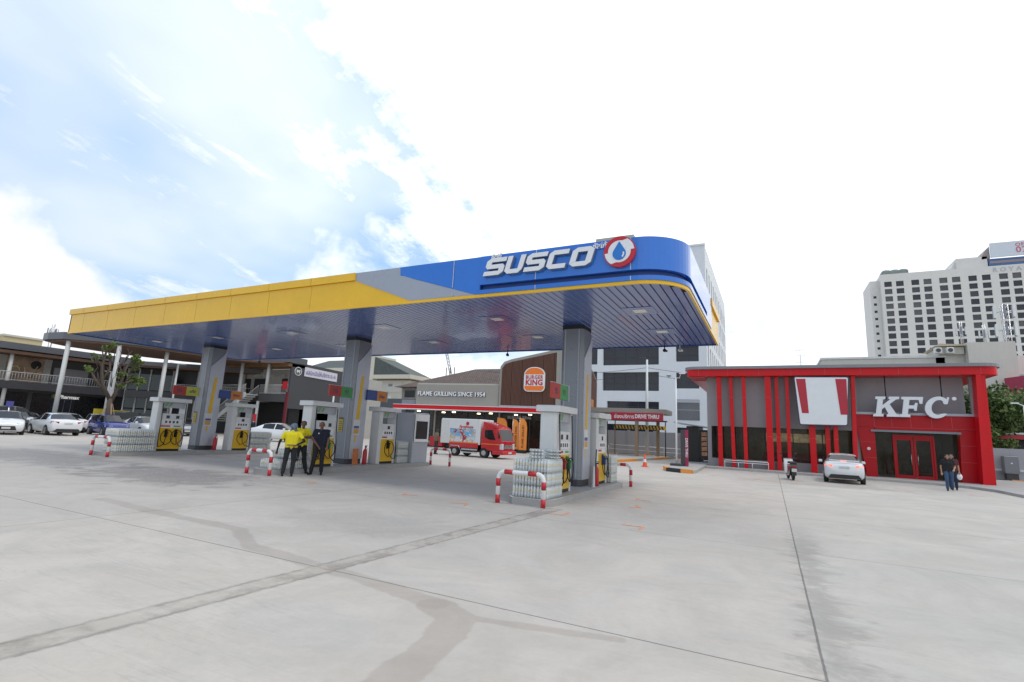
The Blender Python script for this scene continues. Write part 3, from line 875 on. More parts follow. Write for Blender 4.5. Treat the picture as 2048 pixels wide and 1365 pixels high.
stack('pack of clear bottles in the stack beside the small grey kiosk', 'packs in the stack beside the kiosk', -14.70, 17.42, 2, 3, 3)
stack('pack of clear bottles in the leftmost stack, left of the leftmost pump', 'packs in the leftmost stack', -24.05, 11.25, 3, 6, 3)
stack('pack of clear bottles right of the single-hose pump on the left island', 'packs in the stack at the rear of the left island', -23.95, 17.32, 2, 5, 3)
# two packs lying on top of the nearest stack
for dx_, dy_ in ((0.30, 0.2), (0.55, 0.55)):
    p_ = pack('pack of bottles lying on its side on top of the nearest stack', (-5.5+dx_, 11.5+dy_, 0.154+3*BH+0.12), 0.3, 'packs lying on the nearest stack')
    p_.rotation_euler = (R(90), 0, R(20)+dx_)
# ================================================================ BUILDINGS
def facade(mb, x0, x1, z0, z1, rects, depth=0.12, y=0.0, xf=None, mi=0):
    """wall front at y facing -y, with real recessed openings"""
    xs = sorted(set([x0, x1]+[r[0] for r in rects]+[r[1] for r in rects]))
    zs = sorted(set([z0, z1]+[r[2] for r in rects]+[r[3] for r in rects]))
    V, F = [], []
    def q(a, b, c_, d_):
        i = len(V); V.extend([a, b, c_, d_]); F.append((i, i+1, i+2, i+3))
    for j in range(len(zs)-1):
        zc = (zs[j]+zs[j+1])/2
        run = None
        for i in range(len(xs)-1):
            xc = (xs[i]+xs[i+1])/2
            hole = any(r[0] < xc < r[1] and r[2] < zc < r[3] for r in rects)
            if not hole and run is None: run = xs[i]
            if (hole or i == len(xs)-2) and run is not None:
                e = xs[i] if hole else xs[i+1]
                q((run, y, zs[j]), (e, y, zs[j]), (e, y, zs[j+1]), (run, y, zs[j+1]))
                run = None
    for a, b, c_, d_ in rects:
        q((a, y, c_), (a, y+depth, c_), (a, y+depth, d_), (a, y, d_))
        q((b, y, c_), (b, y, d_), (b, y+depth, d_), (b, y+depth, c_))
        q((a, y, c_), (b, y, c_), (b, y+depth, c_), (a, y+depth, c_))
        q((a, y, d_), (a, y+depth, d_), (b, y+depth, d_), (b, y, d_))
    if xf: V = [xf(*p) for p in V]
    mb.add(V, F, mi)
    return mb
def wshift(mb, root):
    l = root.location
    mb.v = [(p[0]-l[0], p[1]-l[1], p[2]-l[2]) for p in mb.v]
    return mb
def wpart(root, name, mb, mt, **kw):
    return part(root, name, wshift(mb, root), mt, **kw)

# ---------------------------------------------------------------- red-pillared chicken restaurant
KGREY = mat('warm_grey_render', (0.29, 0.28, 0.29), 0.6, var=0.06, scale=1.2, streak=0.12)
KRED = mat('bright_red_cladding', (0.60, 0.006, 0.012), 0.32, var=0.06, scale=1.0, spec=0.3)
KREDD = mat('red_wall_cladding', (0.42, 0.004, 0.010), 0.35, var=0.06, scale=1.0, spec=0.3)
SEAML = mat('cladding_joint', (0.62, 0.10, 0.11), 0.5, var=0)
k = thing('fried_chicken_restaurant', 'grey single-storey restaurant with red pillars, red fascia and KFC lettering', 'restaurant', (3.2, 37, 0))
q = MB()
facade(q, -3.8, 4.75, 0.0, 6.0, [(-3.55, 4.45, 0.63, 2.73)], 0.25, 37.0)
q.add([(-3.8, 37, 0), (-3.8, 50, 0), (-3.8, 50, 6.0), (-3.8, 37, 6.0)], [(0, 1, 2, 3)])
q.box(4.75, 9.93, 37.45, 37.6, 3.78, 6.0)
q.box(4.75, 9.93, 37.61, 50, 2.9, 3.7)
q.box(9.94, 10.05, 37.61, 50, 0, 3.7)
wpart(k, 'wall', q, KGREY)
q = MB(); q.box(-3.8, 10.2, 49.9, 50.1, 0, 5.9); wpart(k, 'rear_wall', q, KGREY)
SHOP = mat('shop_interior', (0.05, 0.048, 0.045), 0.6, var=0.5, scale=1.4)
INTW = mat('interior_wall', (0.34, 0.30, 0.22), 0.7, var=0.45, scale=0.9); WARM = mat('warm_lamp', (1.0, 0.80, 0.55), 0.5, var=0, emit=14)
q = MB(); q.box(-3.7, 4.7, 42.0, 42.1, 0, 5.8); wpart(k, 'interior_wall', q, INTW)
q = MB(); q.box(4.75, 10.1, 42.6, 42.7, 0, 2.89); wpart(k, 'interior_wall', q, INTW)
q = MB(); q.box(-3.7, 9.9, 37.3, 41.9, 2.95, 3.05); wpart(k, 'interior_ceiling', q, mat('interior_ceiling', (0.10, 0.095, 0.09), 0.8))
q = MB(); q.box(-3.7, 9.9, 37.3, 41.9, 0.02, 0.10); wpart(k, 'interior_floor', q, mat('interior_floor', (0.22, 0.20, 0.18), 0.5))
for i in range(7):
    q = MB(); xx = -3.0+i*1.9; q.box(xx, xx+0.6, 38.3+(i%3)*0.9, 38.5+(i%3)*0.9, 2.86, 2.94); wpart(k, 'ceiling_lamp', q, WARM)
rnd_ = random.Random(2)
for i in range(9):
    xx = -3.1+i*1.45+rnd_.uniform(-.2, .2); yy = 37.9+rnd_.uniform(0, 2.0)
    if xx > 5.2: yy += 1.2
    q = MB(); q.box(xx, xx+0.75, yy, yy+0.7, 0.80, 0.85); q.box(xx+0.33, xx+0.42, yy+0.3, yy+0.4, 0.1, 0.8)
    solo('dining_table', 'small pale dining table inside the red-pillared restaurant', 'table', q, mat('table_top', (0.35, 0.27, 0.18), 0.4), group='tables inside the restaurant')
    q = MB(); q.box(xx-0.45, xx-0.1, yy+0.1, yy+0.6, 0.42, 0.47); q.box(xx-0.48, xx-0.43, yy+0.1, yy+0.6, 0.1, 0.95)
    solo('dining_chair', 'dark red dining chair inside the red-pillared restaurant', 'chair', q, REDP, group='chairs inside the restaurant')
q = MB(); q.box(-0.5, 3.8, 41.0, 41.5, 0.1, 1.15); solo('service_counter', 'service counter at the back of the red-pillared restaurant', 'counter', q, mat('counter', (0.35, 0.05, 0.05), 0.5))
q = MB(); q.box(-0.3, 3.5, 41.85, 41.95, 1.9, 2.5); wpart(k, 'menu_board', q, mat('menu_board', (0.55, 0.42, 0.25), 0.5, var=0.7, scale=3, emit=0.5))
q = MB(); q.box(-3.55, 4.45, 37.25, 37.262, 0.63, 2.73); w_ = wpart(k, 'window', q, SHOPG)
for i in range(0, 6):
    q = MB(); xx = -3.55+8.0*i/5; q.box(xx-0.03, xx+0.03, 37.19, 37.248, 0.63, 2.73); wpart(k, 'window_mullion', q, BLACK)
# red portal
q = MB()
q.prism([(4.60, 3.0), (4.60, 3.72), (10.28, 3.72), (10.28, 2.95), (9.40, 2.95), (9.40, 2.85), (5.52, 2.85), (5.52, 2.99)], 36.85, 37.3)
q.prism([(4.62, 2.985), (5.50, 2.985), (5.50, 0.12), (4.98, 0.12)], 36.86, 37.3)
q.prism([(9.42, 2.94), (10.2, 2.94), (9.98, 0.12), (9.30, 0.12)], 36.86, 37.3)
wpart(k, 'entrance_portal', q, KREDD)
for (a, b_, c_, d_) in ((4.7, 5.5, 2.1, 2.113), (4.85, 5.5, 1.2, 1.213), (5.5, 10.2, 2.992, 3.004), (9.4, 10.1, 2.1, 2.113), (9.35, 10.05, 1.2, 1.213)):
    q = MB(); q.box(a, b_, 36.840, 36.849 if c_ > 2.9 else 36.859, c_, d_); wpart(k, 'cladding_joint', q, SEAML)
for xx in (5.5, 6.35, 7.25, 8.2, 9.1):
    q = MB(); q.box(xx, xx+0.014, 36.840, 36.849, 3.01, 3.71); wpart(k, 'cladding_joint', q, SEAML)
q = MB(); q.box(4.6, 10.28, 36.78, 37.44, 3.725, 3.86); wpart(k, 'ledge', q, LGREY)
q = MB(); q.box(5.3, 9.45, 36.75, 36.84, 2.72, 2.84); wpart(k, 'door_header', q, MGREY)
q = MB(); q.box(5.52, 6.45, 37.5, 37.52, 0.12, 2.85); q.box(8.32, 9.45, 37.5, 37.52, 0.12, 2.85); q.box(6.45, 8.32, 37.5, 37.52, 2.6, 2.85)
wpart(k, 'entrance_glazing', q, SHOPG)
dr = MB()
for (a, b_) in ((6.50, 7.38), (7.42, 8.28)):
    dr = MB()
    facade(dr, a, b_, 0.12, 2.45, [(a+0.10, b_-0.10, 0.30, 2.30)], 0.04, 37.42)
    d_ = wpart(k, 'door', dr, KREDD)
    q = MB(); q.box(a+0.1, b_-0.1, 37.46, 37.47, 0.30, 2.30); part(d_, 'door_glass', wshift(q, k), SHOPG)
    q = MB(); q.cyl(((a+b_)/2+(0.3 if a < 7 else -0.3), 37.36, 0.9), ((a+b_)/2+(0.3 if a < 7 else -0.3), 37.36, 1.5), 0.018, 8); part(d_, 'door_handle', wshift(q, k), STEEL)
q = MB(); q.box(6.42, 6.498, 37.36, 37.5, 0.12, 2.6); q.box(8.282, 8.36, 37.36, 37.5, 0.12, 2.6); q.box(6.498, 8.282, 37.36, 37.5, 2.452, 2.60)
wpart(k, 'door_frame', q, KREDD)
# roof
def rr(x0, x1, y0, y1, rl, rr_):
    return arc(x0+rl, y0+rl, rl, 180, 270, 6)+arc(x1-rr_, y0+rr_, rr_, 270, 360, 6)+[(x1, y1), (x0, y1)]
q = MB(); q.prism(rr(-5.15, 11.4, 35.8, 50.5, 0.9, 1.1), 6.42, 6.60, 'z'); wpart(k, 'roof_slab', q, mat('roof_edge_grey', (0.21, 0.22, 0.235), 0.4))
q = MB(); q.prism(rr(-4.95, 11.18, 36.0, 50.3, 0.25, 0.5), 5.98, 6.418, 'z'); wpart(k, 'fascia', q, KRED)
for i in range(9):
    q = MB(); xx = -4.2+i*1.82; q.box(xx, xx+0.014, 35.988, 35.998, 5.985, 6.415); wpart(k, 'fascia_joint', q, SEAML)
for i in range(5):
    q = MB(); q.box(-4.85, -3.85, 36.2+i*0.5, 36.45+i*0.5, 5.90, 5.975); wpart(k, 'soffit_board', q, mat('soffit_pink', (0.50, 0.06, 0.07), 0.5))
# pillars (x bottom L,R / top L,R / top z)
PIL = [(-3.09,-2.83,-3.11,-2.84,5.97,0), (-2.28,-2.07,-2.36,-2.15,5.97,.15), (-1.56,-1.34,-1.58,-1.36,5.97,0), (-0.24,0.13,-0.23,0.11,5.97,-.1), (0.31,0.57,0.34,0.53,5.97,.15), (0.89,1.1,0.94,1.13,5.97,.1),
       (2.12,2.44,2.10,2.45,5.97,0), (2.95,3.18,3.0,3.24,5.97,.15), (3.35,3.57,3.42,3.64,5.97,-.1), (4.26,4.49,4.43,4.62,5.97,-.1)]
for a, b_, c_, d_, zt, dy in PIL:
    q = MB(); zb = 0.12
    y0, y1 = 36.35+dy, 36.65+dy
    q.add([(a,y0,zb),(b_,y0,zb),(b_,y1,zb),(a,y1,zb),(c_,y0,zt),(d_,y0,zt),(d_,y1,zt),(c_,y1,zt)], [(0,3,2,1),(4,5,6,7),(0,1,5,4),(1,2,6,5),(2,3,7,6),(3,0,4,7)])
    p_ = wpart(k, 'pillar', q, KRED)
    for zj in (2.15, 4.6):
        t_ = (zj-zb)/(zt-zb)
        q = MB(); q.box(a+(c_-a)*t_, b_+(d_-b_)*t_, y0-0.006, y0-0.001, zj, zj+0.014); part(p_, 'pillar_joint', wshift(q, k), SEAML)
q = MB()
zb, zt = 0.12, 5.97
for (a, b_, c_, d_, y0) in ((9.93, 10.22, 10.12, 10.34, 35.95), (10.22, 10.50, 10.34, 10.56, 36.1)):
    q.add([(a,y0,zb),(b_,y0,zb),(b_,36.6,zb),(a,36.6,zb),(c_,y0,zt),(d_,y0,zt),(d_,36.6,zt),(c_,36.6,zt)], [(0,3,2,1),(4,5,6,7),(0,1,5,4),(1,2,6,5),(2,3,7,6),(3,0,4,7)])
wpart(k, 'corner_pillar', q, KRED)
q = MB(); q.box(10.05, 10.25, 36.9, 37.1, 0.12, 5.97); wpart(k, 'corner_post', q, KGREY)
# hanging rods of the lettering
for xx in (6.15, 8.75):
    q = MB(); q.cyl((xx, 36.7, 4.6), (xx, 36.7, 5.98), 0.03, 8); wpart(k, 'hanging_rod', q, BLACK)
# letters (hand-drawn slab serif italics)
def slab(poly, x0, w, z0, h, sh=0.16, t0=36.42, t1=36.56, mt=FW):
    q = MB(); q.prism([(x0+u*w+v*h*sh, z0+v*h) for u, v in poly], t0, t1)
    return q
K_ = [(0,0),(.42,0),(.42,.12),(.33,.14),(.33,.36),(.44,.47),(.62,.14),(.56,.12),(.56,0),(1.06,0),(1.06,.12),(.94,.14),(.62,.62),(.86,.86),(.98,.88),(.98,1),(.55,1),(.55,.88),(.62,.86),(.33,.56),(.33,.86),(.42,.88),(.42,1),(0,1),(0,.88),(.10,.86),(.10,.14),(0,.12)]
F_ = [(0,0),(.50,0),(.50,.12),(.38,.14),(.38,.42),(.62,.42),(.66,.32),(.76,.32),(.76,.70),(.66,.70),(.62,.58),(.38,.58),(.38,.85),(.80,.85),(.86,.66),(.98,.66),(.98,1),(0,1),(0,.88),(.12,.86),(.12,.14),(0,.12)]
Cq = [(.62+.50*math.cos(R(a)), .50+.53*math.sin(R(a))) for a in range(48, 321, 16)]+[(1.02,.18),(.94,.22)]+[(.66+.28*math.cos(R(a)), .50+.36*math.sin(R(a))) for a in range(302, 57, -16)]+[(.86,.66),(1.0,.66),(1.04,1.0),(.95,1.0)]
let = thing('restaurant_lettering', 'large raised white KFC letters standing above the entrance', 'lettering', (7.2, 36.5, 3.6))
for pl, x0, w in ((K_, 5.42, 1.16), (F_, 6.66, 1.02), (Cq, 7.66, 1.12)):
    p_ = wpart(let, 'letter', slab(pl, x0, w, 3.60, 1.16), FW)
    part(p_, 'letter_side', wshift(slab(pl, x0+0.02, w, 3.585, 1.16, t0=36.561, t1=36.70), let), FS)
q = MB(); q.cyl((9.22, 36.5, 4.68), (9.22, 36.42, 4.68), 0.10, 16, smooth=False); wpart(let, 'registered_mark', q, FW)
# bucket-shaped sign: white board with two red bars
def rpoly(pts, r):
    o_ = []
    n = len(pts)
    for i in range(n):
        p, a, b_ = Vector(pts[i]), Vector(pts[i-1]), Vector(pts[(i+1) % n])
        u, v = (a-p).normalized(), (b_-p).normalized()
        s0, e0 = p+u*r, p+v*r
        for t in (0, .25, .5, .75, 1):
            o_.append(tuple(s0*(1-t)**2+p*2*t*(1-t)+e0*t*t))
    return o_
sg = thing('bucket_sign', 'large white bucket-shaped board with two red bars fixed over the red pillars', 'sign', (2.8, 36.0, 3.0))
bp = [(1.40, 5.90), (4.29, 5.88), (4.08, 2.97), (1.60, 2.94)]
q = MB(); q.prism(rpoly(bp, 0.10), 35.92, 36.10); wpart(sg, 'board_edge', q, mat('sign_edge', (0.05, 0.055, 0.08), 0.4))
bp2 = [(1.455, 5.85), (4.235, 5.83), (4.035, 3.015), (1.64, 2.99)]
q = MB(); q.prism(rpoly(bp2, 0.09), 35.90, 35.919); wpart(sg, 'white_face', q, FW)
for pl in ([(1.52, 5.76), (2.03, 5.76), (2.12, 3.66), (1.76, 3.66)], [(3.59, 5.75), (4.16, 5.74), (4.12, 3.62), (3.75, 3.62)]):
    q = MB(); q.prism(pl, 35.89, 35.899); wpart(sg, 'red_bar', q, mat('sign_red_bar', (0.42, 0.015, 0.035), 0.35))
# white handrail
q = MB(); q.cyl((5.15, 36.855, 1.72), (5.15, 36.83, 1.72), 0.09, 14, smooth=False); wpart(k, 'round_badge', q, OFFW)
hr = thing('handrail', 'low white rail in front of the left restaurant windows', 'rail', (-1.6, 36.0, 0.12))
q = MB(); q.tube([(-1.1, 0, 0.0), (-1.1, 0, 0.40), (-1.05, 0, 0.45), (1.35, 0, 0.45), (1.4, 0, 0.40), (1.4, 0, 0)], 0.022, 8); q.tube([(-1.1, 0, 0.33), (1.4, 0, 0.33)], 0.02, 6)
part(hr, 'top_rail', q, WHITE)
for xx in (-0.3, 0.5):
    q = MB(); q.cyl((xx, 0, 0), (xx, 0, 0.33), 0.02, 6); part(hr, 'rail_post', q, WHITE)

ta = thing('roof_aerial', 'thin television aerial standing on the red restaurant roof', 'aerial', (2.3, 45, 6.6))
q = MB(); q.cyl((0, 0, 0), (0, 0, 2.6), 0.025, 5); part(ta, 'mast', q, STEEL)
for z_ in (1.5, 2.0, 2.45):
    q = MB(); q.cyl((-0.35, 0, z_), (0.35, 0, z_), 0.015, 4); part(ta, 'cross_bar', q, STEEL)
# pavement and kerbs
q = MB(); q.prism([(-4.1, 35.2), (2, 34.8), (7.6, 34.2), (8.7, 33.3), (9.2, 31.8), (9.35, 20), (34, 20), (34, 70), (-4.1, 70)], 0.0, 0.12, 'z')
struct('pavement', q, mat('pavement', (0.37, 0.36, 0.345), 0.85, var=0.14, scale=1.5, bump=0.2))

# ---------------------------------------------------------------- burger restaurant
A = (-31.22, 37.41); BANG = R(5.755)
bk = thing('burger_restaurant', 'single-storey burger restaurant with brown slatted tower and red awning', 'restaurant', (A[0], A[1], 0), BANG)
BEI = mat('beige_render', (0.31, 0.295, 0.26), 0.7, var=0.06, scale=0.8, streak=0.15)
q = MB(); q.bbox(1.8, 10.3, 0.8, 14, 3.60, 5.78, 0.12); part(bk, 'upper_wall', q, BEI)
q = MB(); q.box(0.3, 1.78, 0.9, 12, 3.3, 4.2); part(bk, 'side_wing', q, MGREY)
# tower
GAB = [(10.45, 3.9), (15.45, 3.9), (15.45, 8.55), (11.4, 7.75), (10.75, 7.55), (10.45, 7.15)]
q = MB(); q.prism([(10.28, 3.62), (16.25, 3.62), (16.25, 8.75), (15.3, 8.75), (11.3, 7.95), (10.62, 7.72), (10.28, 7.3)], 0.7, 9.9, 'y')
q.prism([(9.9, 3.62), (13.6, 3.62), (13.6, 7.15), (13.3, 7.5), (9.9, 8.75)], 10.3, 16.25, 'x')
part(bk, 'tower_frame', q, BEI)
BRN = bpy.data.materials.new('brown_slats'); BRN.use_nodes = True
T = NT(BRN.node_tree); b = BRN.node_tree.nodes['Principled BSDF']
oc = T.n('ShaderNodeTexCoord').outputs['Object']; ox, oy, oz = T.sep(oc)
T.put(b.inputs['Base Color'], T.mix(T.noise(T.vm('MULTIPLY', oc, (6, 6, 0.4)), 2.0, 4), (0.075, 0.028, 0.017, 1), (0.155, 0.062, 0.036, 1)))
b.inputs['Roughness'].default_value = 0.55
q = MB()
def gtop(x): return 7.15+(x-10.45)*(0.4/0.3) if x < 10.75 else (7.55+(x-10.75)*(0.2/0.65) if x < 11.4 else 7.75+(x-11.4)*(0.8/4.05))
xx = 10.47; i = 0
while xx < 15.35:
    e = xx+0.085
    q.prism([(xx, 3.92), (e, 3.92), (e, gtop(e)-0.03), (xx, gtop(xx)-0.03)], 0.655, 0.699)
    xx += 0.115 if i % 8 != 7 else 0.15; i += 1
part(bk, 'slat_cladding', q, BRN)
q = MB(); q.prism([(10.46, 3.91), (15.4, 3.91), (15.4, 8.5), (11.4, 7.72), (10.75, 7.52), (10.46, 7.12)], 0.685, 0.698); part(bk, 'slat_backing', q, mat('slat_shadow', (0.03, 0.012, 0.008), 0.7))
q = MB()
yy = 1.6
while yy < 13.1:
    zt_ = 8.55 if yy < 9.7 else 8.55-(yy-9.7)*0.36
    q.prism([(yy, 3.92), (yy+0.09, 3.92), (yy+0.09, zt_), (yy, zt_)], 16.252, 16.30, 'x'); yy += 0.12
part(bk, 'side_slat_cladding', q, BRN)
q = MB(); q.box(16.302, 16.36, 7.2, 11.4, 4.15, 5.3); part(bk, 'side_sign_panel', q, mat('side_sign_orange', (0.55, 0.20, 0.03), 0.5, var=0.3))
q = MB(); q.box(10.4, 15.5, 0.60, 0.70, 3.80, 3.905); part(bk, 'tower_sill', q, LGREY)
# awning
q = MB(); q.box(0.0, 14.45, 0.0, 1.5, 3.36, 3.70); part(bk, 'awning_band', q, KRED)
q = MB(); q.box(-0.02, 14.47, -0.02, 1.5, 3.702, 3.745); q.box(-0.02, 14.47, -0.02, 1.45, 3.29, 3.358); part(bk, 'awning_edge', q, WHITE)
# glass front
q = MB(); q.box(0.4, 16.2, 1.60, 1.612, 0.0, 3.42); part(bk, 'shop_glazing', q, SHOPG)
q = MB(); q.box(0.2, 16.2, 7.0, 7.1, 0, 3.6); part(bk, 'interior_wall', q, mat('burger_interior', (0.22, 0.13, 0.09), 0.7, var=0.6, scale=0.8))
q = MB(); q.box(0.2, 16.2, 1.7, 6.99, 3.43, 3.55); part(bk, 'interior_ceiling', q, DGREY)
for i in range(8):
    q = MB(); q.box(1.0+i*1.9, 1.25+i*1.9, 2.6+(i%2)*1.5, 2.85+(i%2)*1.5, 3.2, 3.3); part(bk, 'pendant_lamp', q, WARM)
q = MB(); q.box(8.5, 14.0, 5.5, 6.2, 0.1, 1.2); part(bk, 'counter', q, mat('burger_counter', (0.40, 0.12, 0.06), 0.5, var=0.4, scale=5))
for xx in (0.4, 1.4, 2.9, 3.55, 5.2, 6.9, 8.5, 10.0, 10.3, 12.0, 12.9, 14.4, 16.1):
    q = MB(); wv = 0.14 if xx in (1.4, 3.55, 10.0) else 0.04
    q.box(xx, xx+wv, 1.50, 1.598, 0.0, 3.42); part(bk, 'glazing_post', q, DGREY if wv < .1 else BEI)
q = MB(); q.box(0.4, 16.2, 1.52, 1.598, 2.75, 2.81); part(bk, 'transom', q, BLACK)
q = MB(); q.box(0.4, 16.2, 1.65, 12, 0, 0.1); part(bk, 'floor', q, MGREY)
q = MB(); q.box(3.6, 4.9, 0.9, 1.4, 0.1, 0.95); solo('red_bench', 'dark red bench by the burger restaurant glass, left of the truck', 'bench', q, REDP, (A[0], A[1], 0), BANG)
WSIGN = mat('letter_white', (0.78, 0.79, 0.80), 0.4, var=0); 
text(bk, 'slogan', 'FLAME GRILLING SINCE 1954', 0.54, WSIGN, (5.52, 0.70, 4.78), bold=0.010, ext=0.03, sx=0.96, space=1.04)
text(bk, 'slogan_shadow', 'FLAME GRILLING SINCE 1954', 0.54, mat('letter_navy', (0.02, 0.025, 0.07), 0.4), (5.545, 0.77, 4.755), bold=0.018, ext=0.025, sx=0.96, space=1.04)
text(bk, 'door_sign', 'BURGER KING', 0.34, mat('letter_dim', (0.35, 0.35, 0.34), 0.4), (12.0, 1.42, 2.92), bold=0.012, ext=0.03)
# bun sign
bun = thing('bun_sign', 'round burger bun sign with red BURGER KING words between orange bun halves', 'sign', (A[0], A[1], 0), BANG)
def bunp(w, zt_, zb, rt, rb):
    return [(13.55+w-rt+rt*math.cos(R(a)), zt_-rt*0.8+rt*0.8*math.sin(R(a))) for a in range(0, 91, 15)]+[(13.55-w+rt-rt*math.cos(R(a)), zt_-rt*0.8+rt*0.8*math.sin(R(a))) for a in range(90, -1, -15)]+\
           [(13.55-w+rb-rb*math.cos(R(a)), zb+rb-rb*math.sin(R(a))) for a in range(0, 91, 30)]+[(13.55+w-rb+rb*math.cos(R(a)), zb+rb-rb*math.sin(R(a))) for a in range(90, -1, -30)]
q = MB(); q.prism(bunp(0.93, 7.22, 5.12, 0.82, 0.35), 0.45, 0.60); part(bun, 'white_backing', q, WSIGN)
BUN = mat('bun_orange', (0.80, 0.19, 0.02), 0.4, var=0.04)
q = MB(); q.prism([p for p in bunp(0.86, 7.15, 5.2, 0.76, 0.3) if p[1] > 6.60]+[(13.55-.86, 6.60), (13.55+.86, 6.60)], 0.43, 0.449); part(bun, 'top_bun', q, BUN)
q = MB(); q.prism([(13.55-.86, 5.60), (13.55-.86, 5.42), (13.55-.66, 5.20), (13.55+.66, 5.20), (13.55+.86, 5.42), (13.55+.86, 5.60)], 0.43, 0.449); part(bun, 'bottom_bun', q, BUN)
BR_ = mat('bun_red', (0.50, 0.012, 0.03), 0.4, var=0)
text(bun, 'word_burger', 'BURGER', 0.45, BR_, (13.55, 0.43, 6.34), bold=0.006, ext=0.012, sx=0.86, space=1.12)
text(bun, 'word_king', 'KING', 0.66, BR_, (13.55, 0.43, 5.88), bold=0.018, ext=0.012, sx=0.95, space=1.05)
# feather flags
FLO = mat('flag_orange', (0.80, 0.26, 0.04), 0.7, var=0.06)
for i, (u, v, z0, z1, w_, wd, lab) in enumerate(((10.85, 0.4, 0.35, 2.85, 0.95, 'BK', 'widest orange feather flag, nearest the truck cab'), (12.35, -0.2, 0.28, 2.75, 0.62, 'BURGER KING', 'middle orange feather flag by the burger restaurant door'), (13.05, -0.4, 0.25, 2.85, 0.66, 'FLAME GRILLED', 'right orange feather flag, nearest the white pump'))):
    ux = A[0]+u*math.cos(BANG)-v*math.sin(BANG); uy = A[1]+u*math.sin(BANG)+v*math.cos(BANG)
    t = thing('feather_flag', lab, 'flag', (ux, uy, 0), BANG, 'orange feather flags')
    q = MB(); q.prism([(-w_/2, z0), (w_/2, z0), (w_/2, z1-0.75), (w_/2-0.08, z1-0.35), (w_/2-0.28, z1-0.08), (-w_/2+0.1, z1), (-w_/2, z1-0.02)], -0.012, 0.012); fl = part(t, 'flag_cloth', q, FLO)
    text(fl, 'flag_text', wd, 0.26, mat('flag_ink', (0.20, 0.05, 0.02), 0.6), (0, -0.016, (z0+z1)/2-0.2), (0, R(-90), 0), ext=0.003, bold=0.008)
    q = MB(); q.cyl((-w_/2, 0, 0), (-w_/2, 0, z1), 0.02, 8); part(t, 'flag_pole', q, STEEL)
    q = MB(); q.bbox(-0.3, 0.3, -0.25, 0.25, 0, 0.16, 0.03); part(t, 'flag_base', q, BLACK)

# ---------------------------------------------------------------- drive-through lane
BCOL = mat('brown_post', (0.30, 0.21, 0.13), 0.6)
dt = thing('drive_through_canopy', 'low beige drive-through canopy on brown posts between the two restaurants', 'canopy', (-11, 45, 0))
q = MB(); q.prism([(-14.8, 44.6), (-9.6, 44.6), (-8.0, 45.6), (-8.0, 48.5), (-14.8, 48.5)], 3.82, 4.22, 'z'); wpart(dt, 'roof_slab', q, BEI)
q = MB(); q.box(-14.0, -7.8, 44.7, 44.85, 3.10, 3.22); wpart(dt, 'beam', q, DGREY)
for (a, b_) in ((-10.35, 44.7), (-9.1, 47.6), (-14.2, 44.7)):
    q = MB(); q.box(a-0.13, a+0.13, b_-0.13, b_+0.13, 0.12, 3.82); wpart(dt, 'post', q, BCOL)
ds = thing('drive_through_sign', 'long red sign with Thai words and DRIVE THRU on the low canopy edge', 'sign', (-10.35, 44.5, 3.5))
q = MB(); q.box(-2.28, 2.28, -0.08, 0.08, -0.33, 0.33); part(ds, 'sign_board', q, mat('sign_crimson', (0.42, 0.012, 0.04), 0.4))
text(ds, 'thai_words', 'ช่องบริการ', 0.42, WSIGN, (-1.05, -0.09, -0.04), bold=0.006, ext=0.01)
text(ds, 'drive_thru_words', 'DRIVE THRU', 0.46, WSIGN, (0.93, -0.09, 0.0), bold=0.014, ext=0.01, sx=0.80)
hb = thing('height_barrier', 'yellow and black striped height bar over the drive-through lane', 'height bar', (-10.5, 46.5, 2.62))
q = MB(); q.box(-2.3, 2.3, -0.06, 0.06, -0.16, 0.16); part(hb, 'bar', q, YELD)
q = MB()
for i in range(16):
    xx = -2.2+i*0.28; q.prism([(xx, -0.155), (xx+0.13, -0.155), (xx+0.01, 0.155), (xx-0.12, 0.155)], -0.066, -0.0605)
part(hb, 'black_stripes', q, BLACK)
q = MB(); q.cyl((-2.25, 0, -2.6), (-2.25, 0, 1.2), 0.05, 8); part(hb, 'support', q, BCOL)
q = MB(); q.cyl((2.25, 0, -2.6), (2.25, 0, 0.6), 0.05, 8); part(hb, 'support', q, DGREY)
GW = mat('boundary_wall_grey', (0.38, 0.385, 0.41), 0.75, var=0.06, scale=0.8, streak=0.2)
bw = thing('boundary_wall', 'grey rendered boundary wall behind the drive-through lane', 'wall', (-8, 52, 0))
q = MB(); q.box(-8, 10, 0, 0.25, 0, 2.35)
part(bw, 'wall_panel', q, GW)
for i in range(7):
    q = MB(); q.box(-7.6+i*2.6, -7.3+i*2.6, -0.06, -0.002, 0, 2.45); part(bw, 'pier', q, GW)
gr = thing('guard_rail', 'low white pipe rail along the grey drive-through wall', 'rail', (-10, 50.5, 0))
q = MB(); q.cyl((-5, 0, 0.95), (5, 0, 0.80), 0.04, 8); q.cyl((-5, 0, 0.55), (5, 0, 0.4), 0.03, 8); part(gr, 'rail_pipe', q, WHITE)
for xx in (-4.5, -1.8, 0.9, 3.6):
    q = MB(); q.cyl((xx, 0, 0), (xx, 0, 0.9), 0.03, 8); part(gr, 'rail_post', q, WHITE)
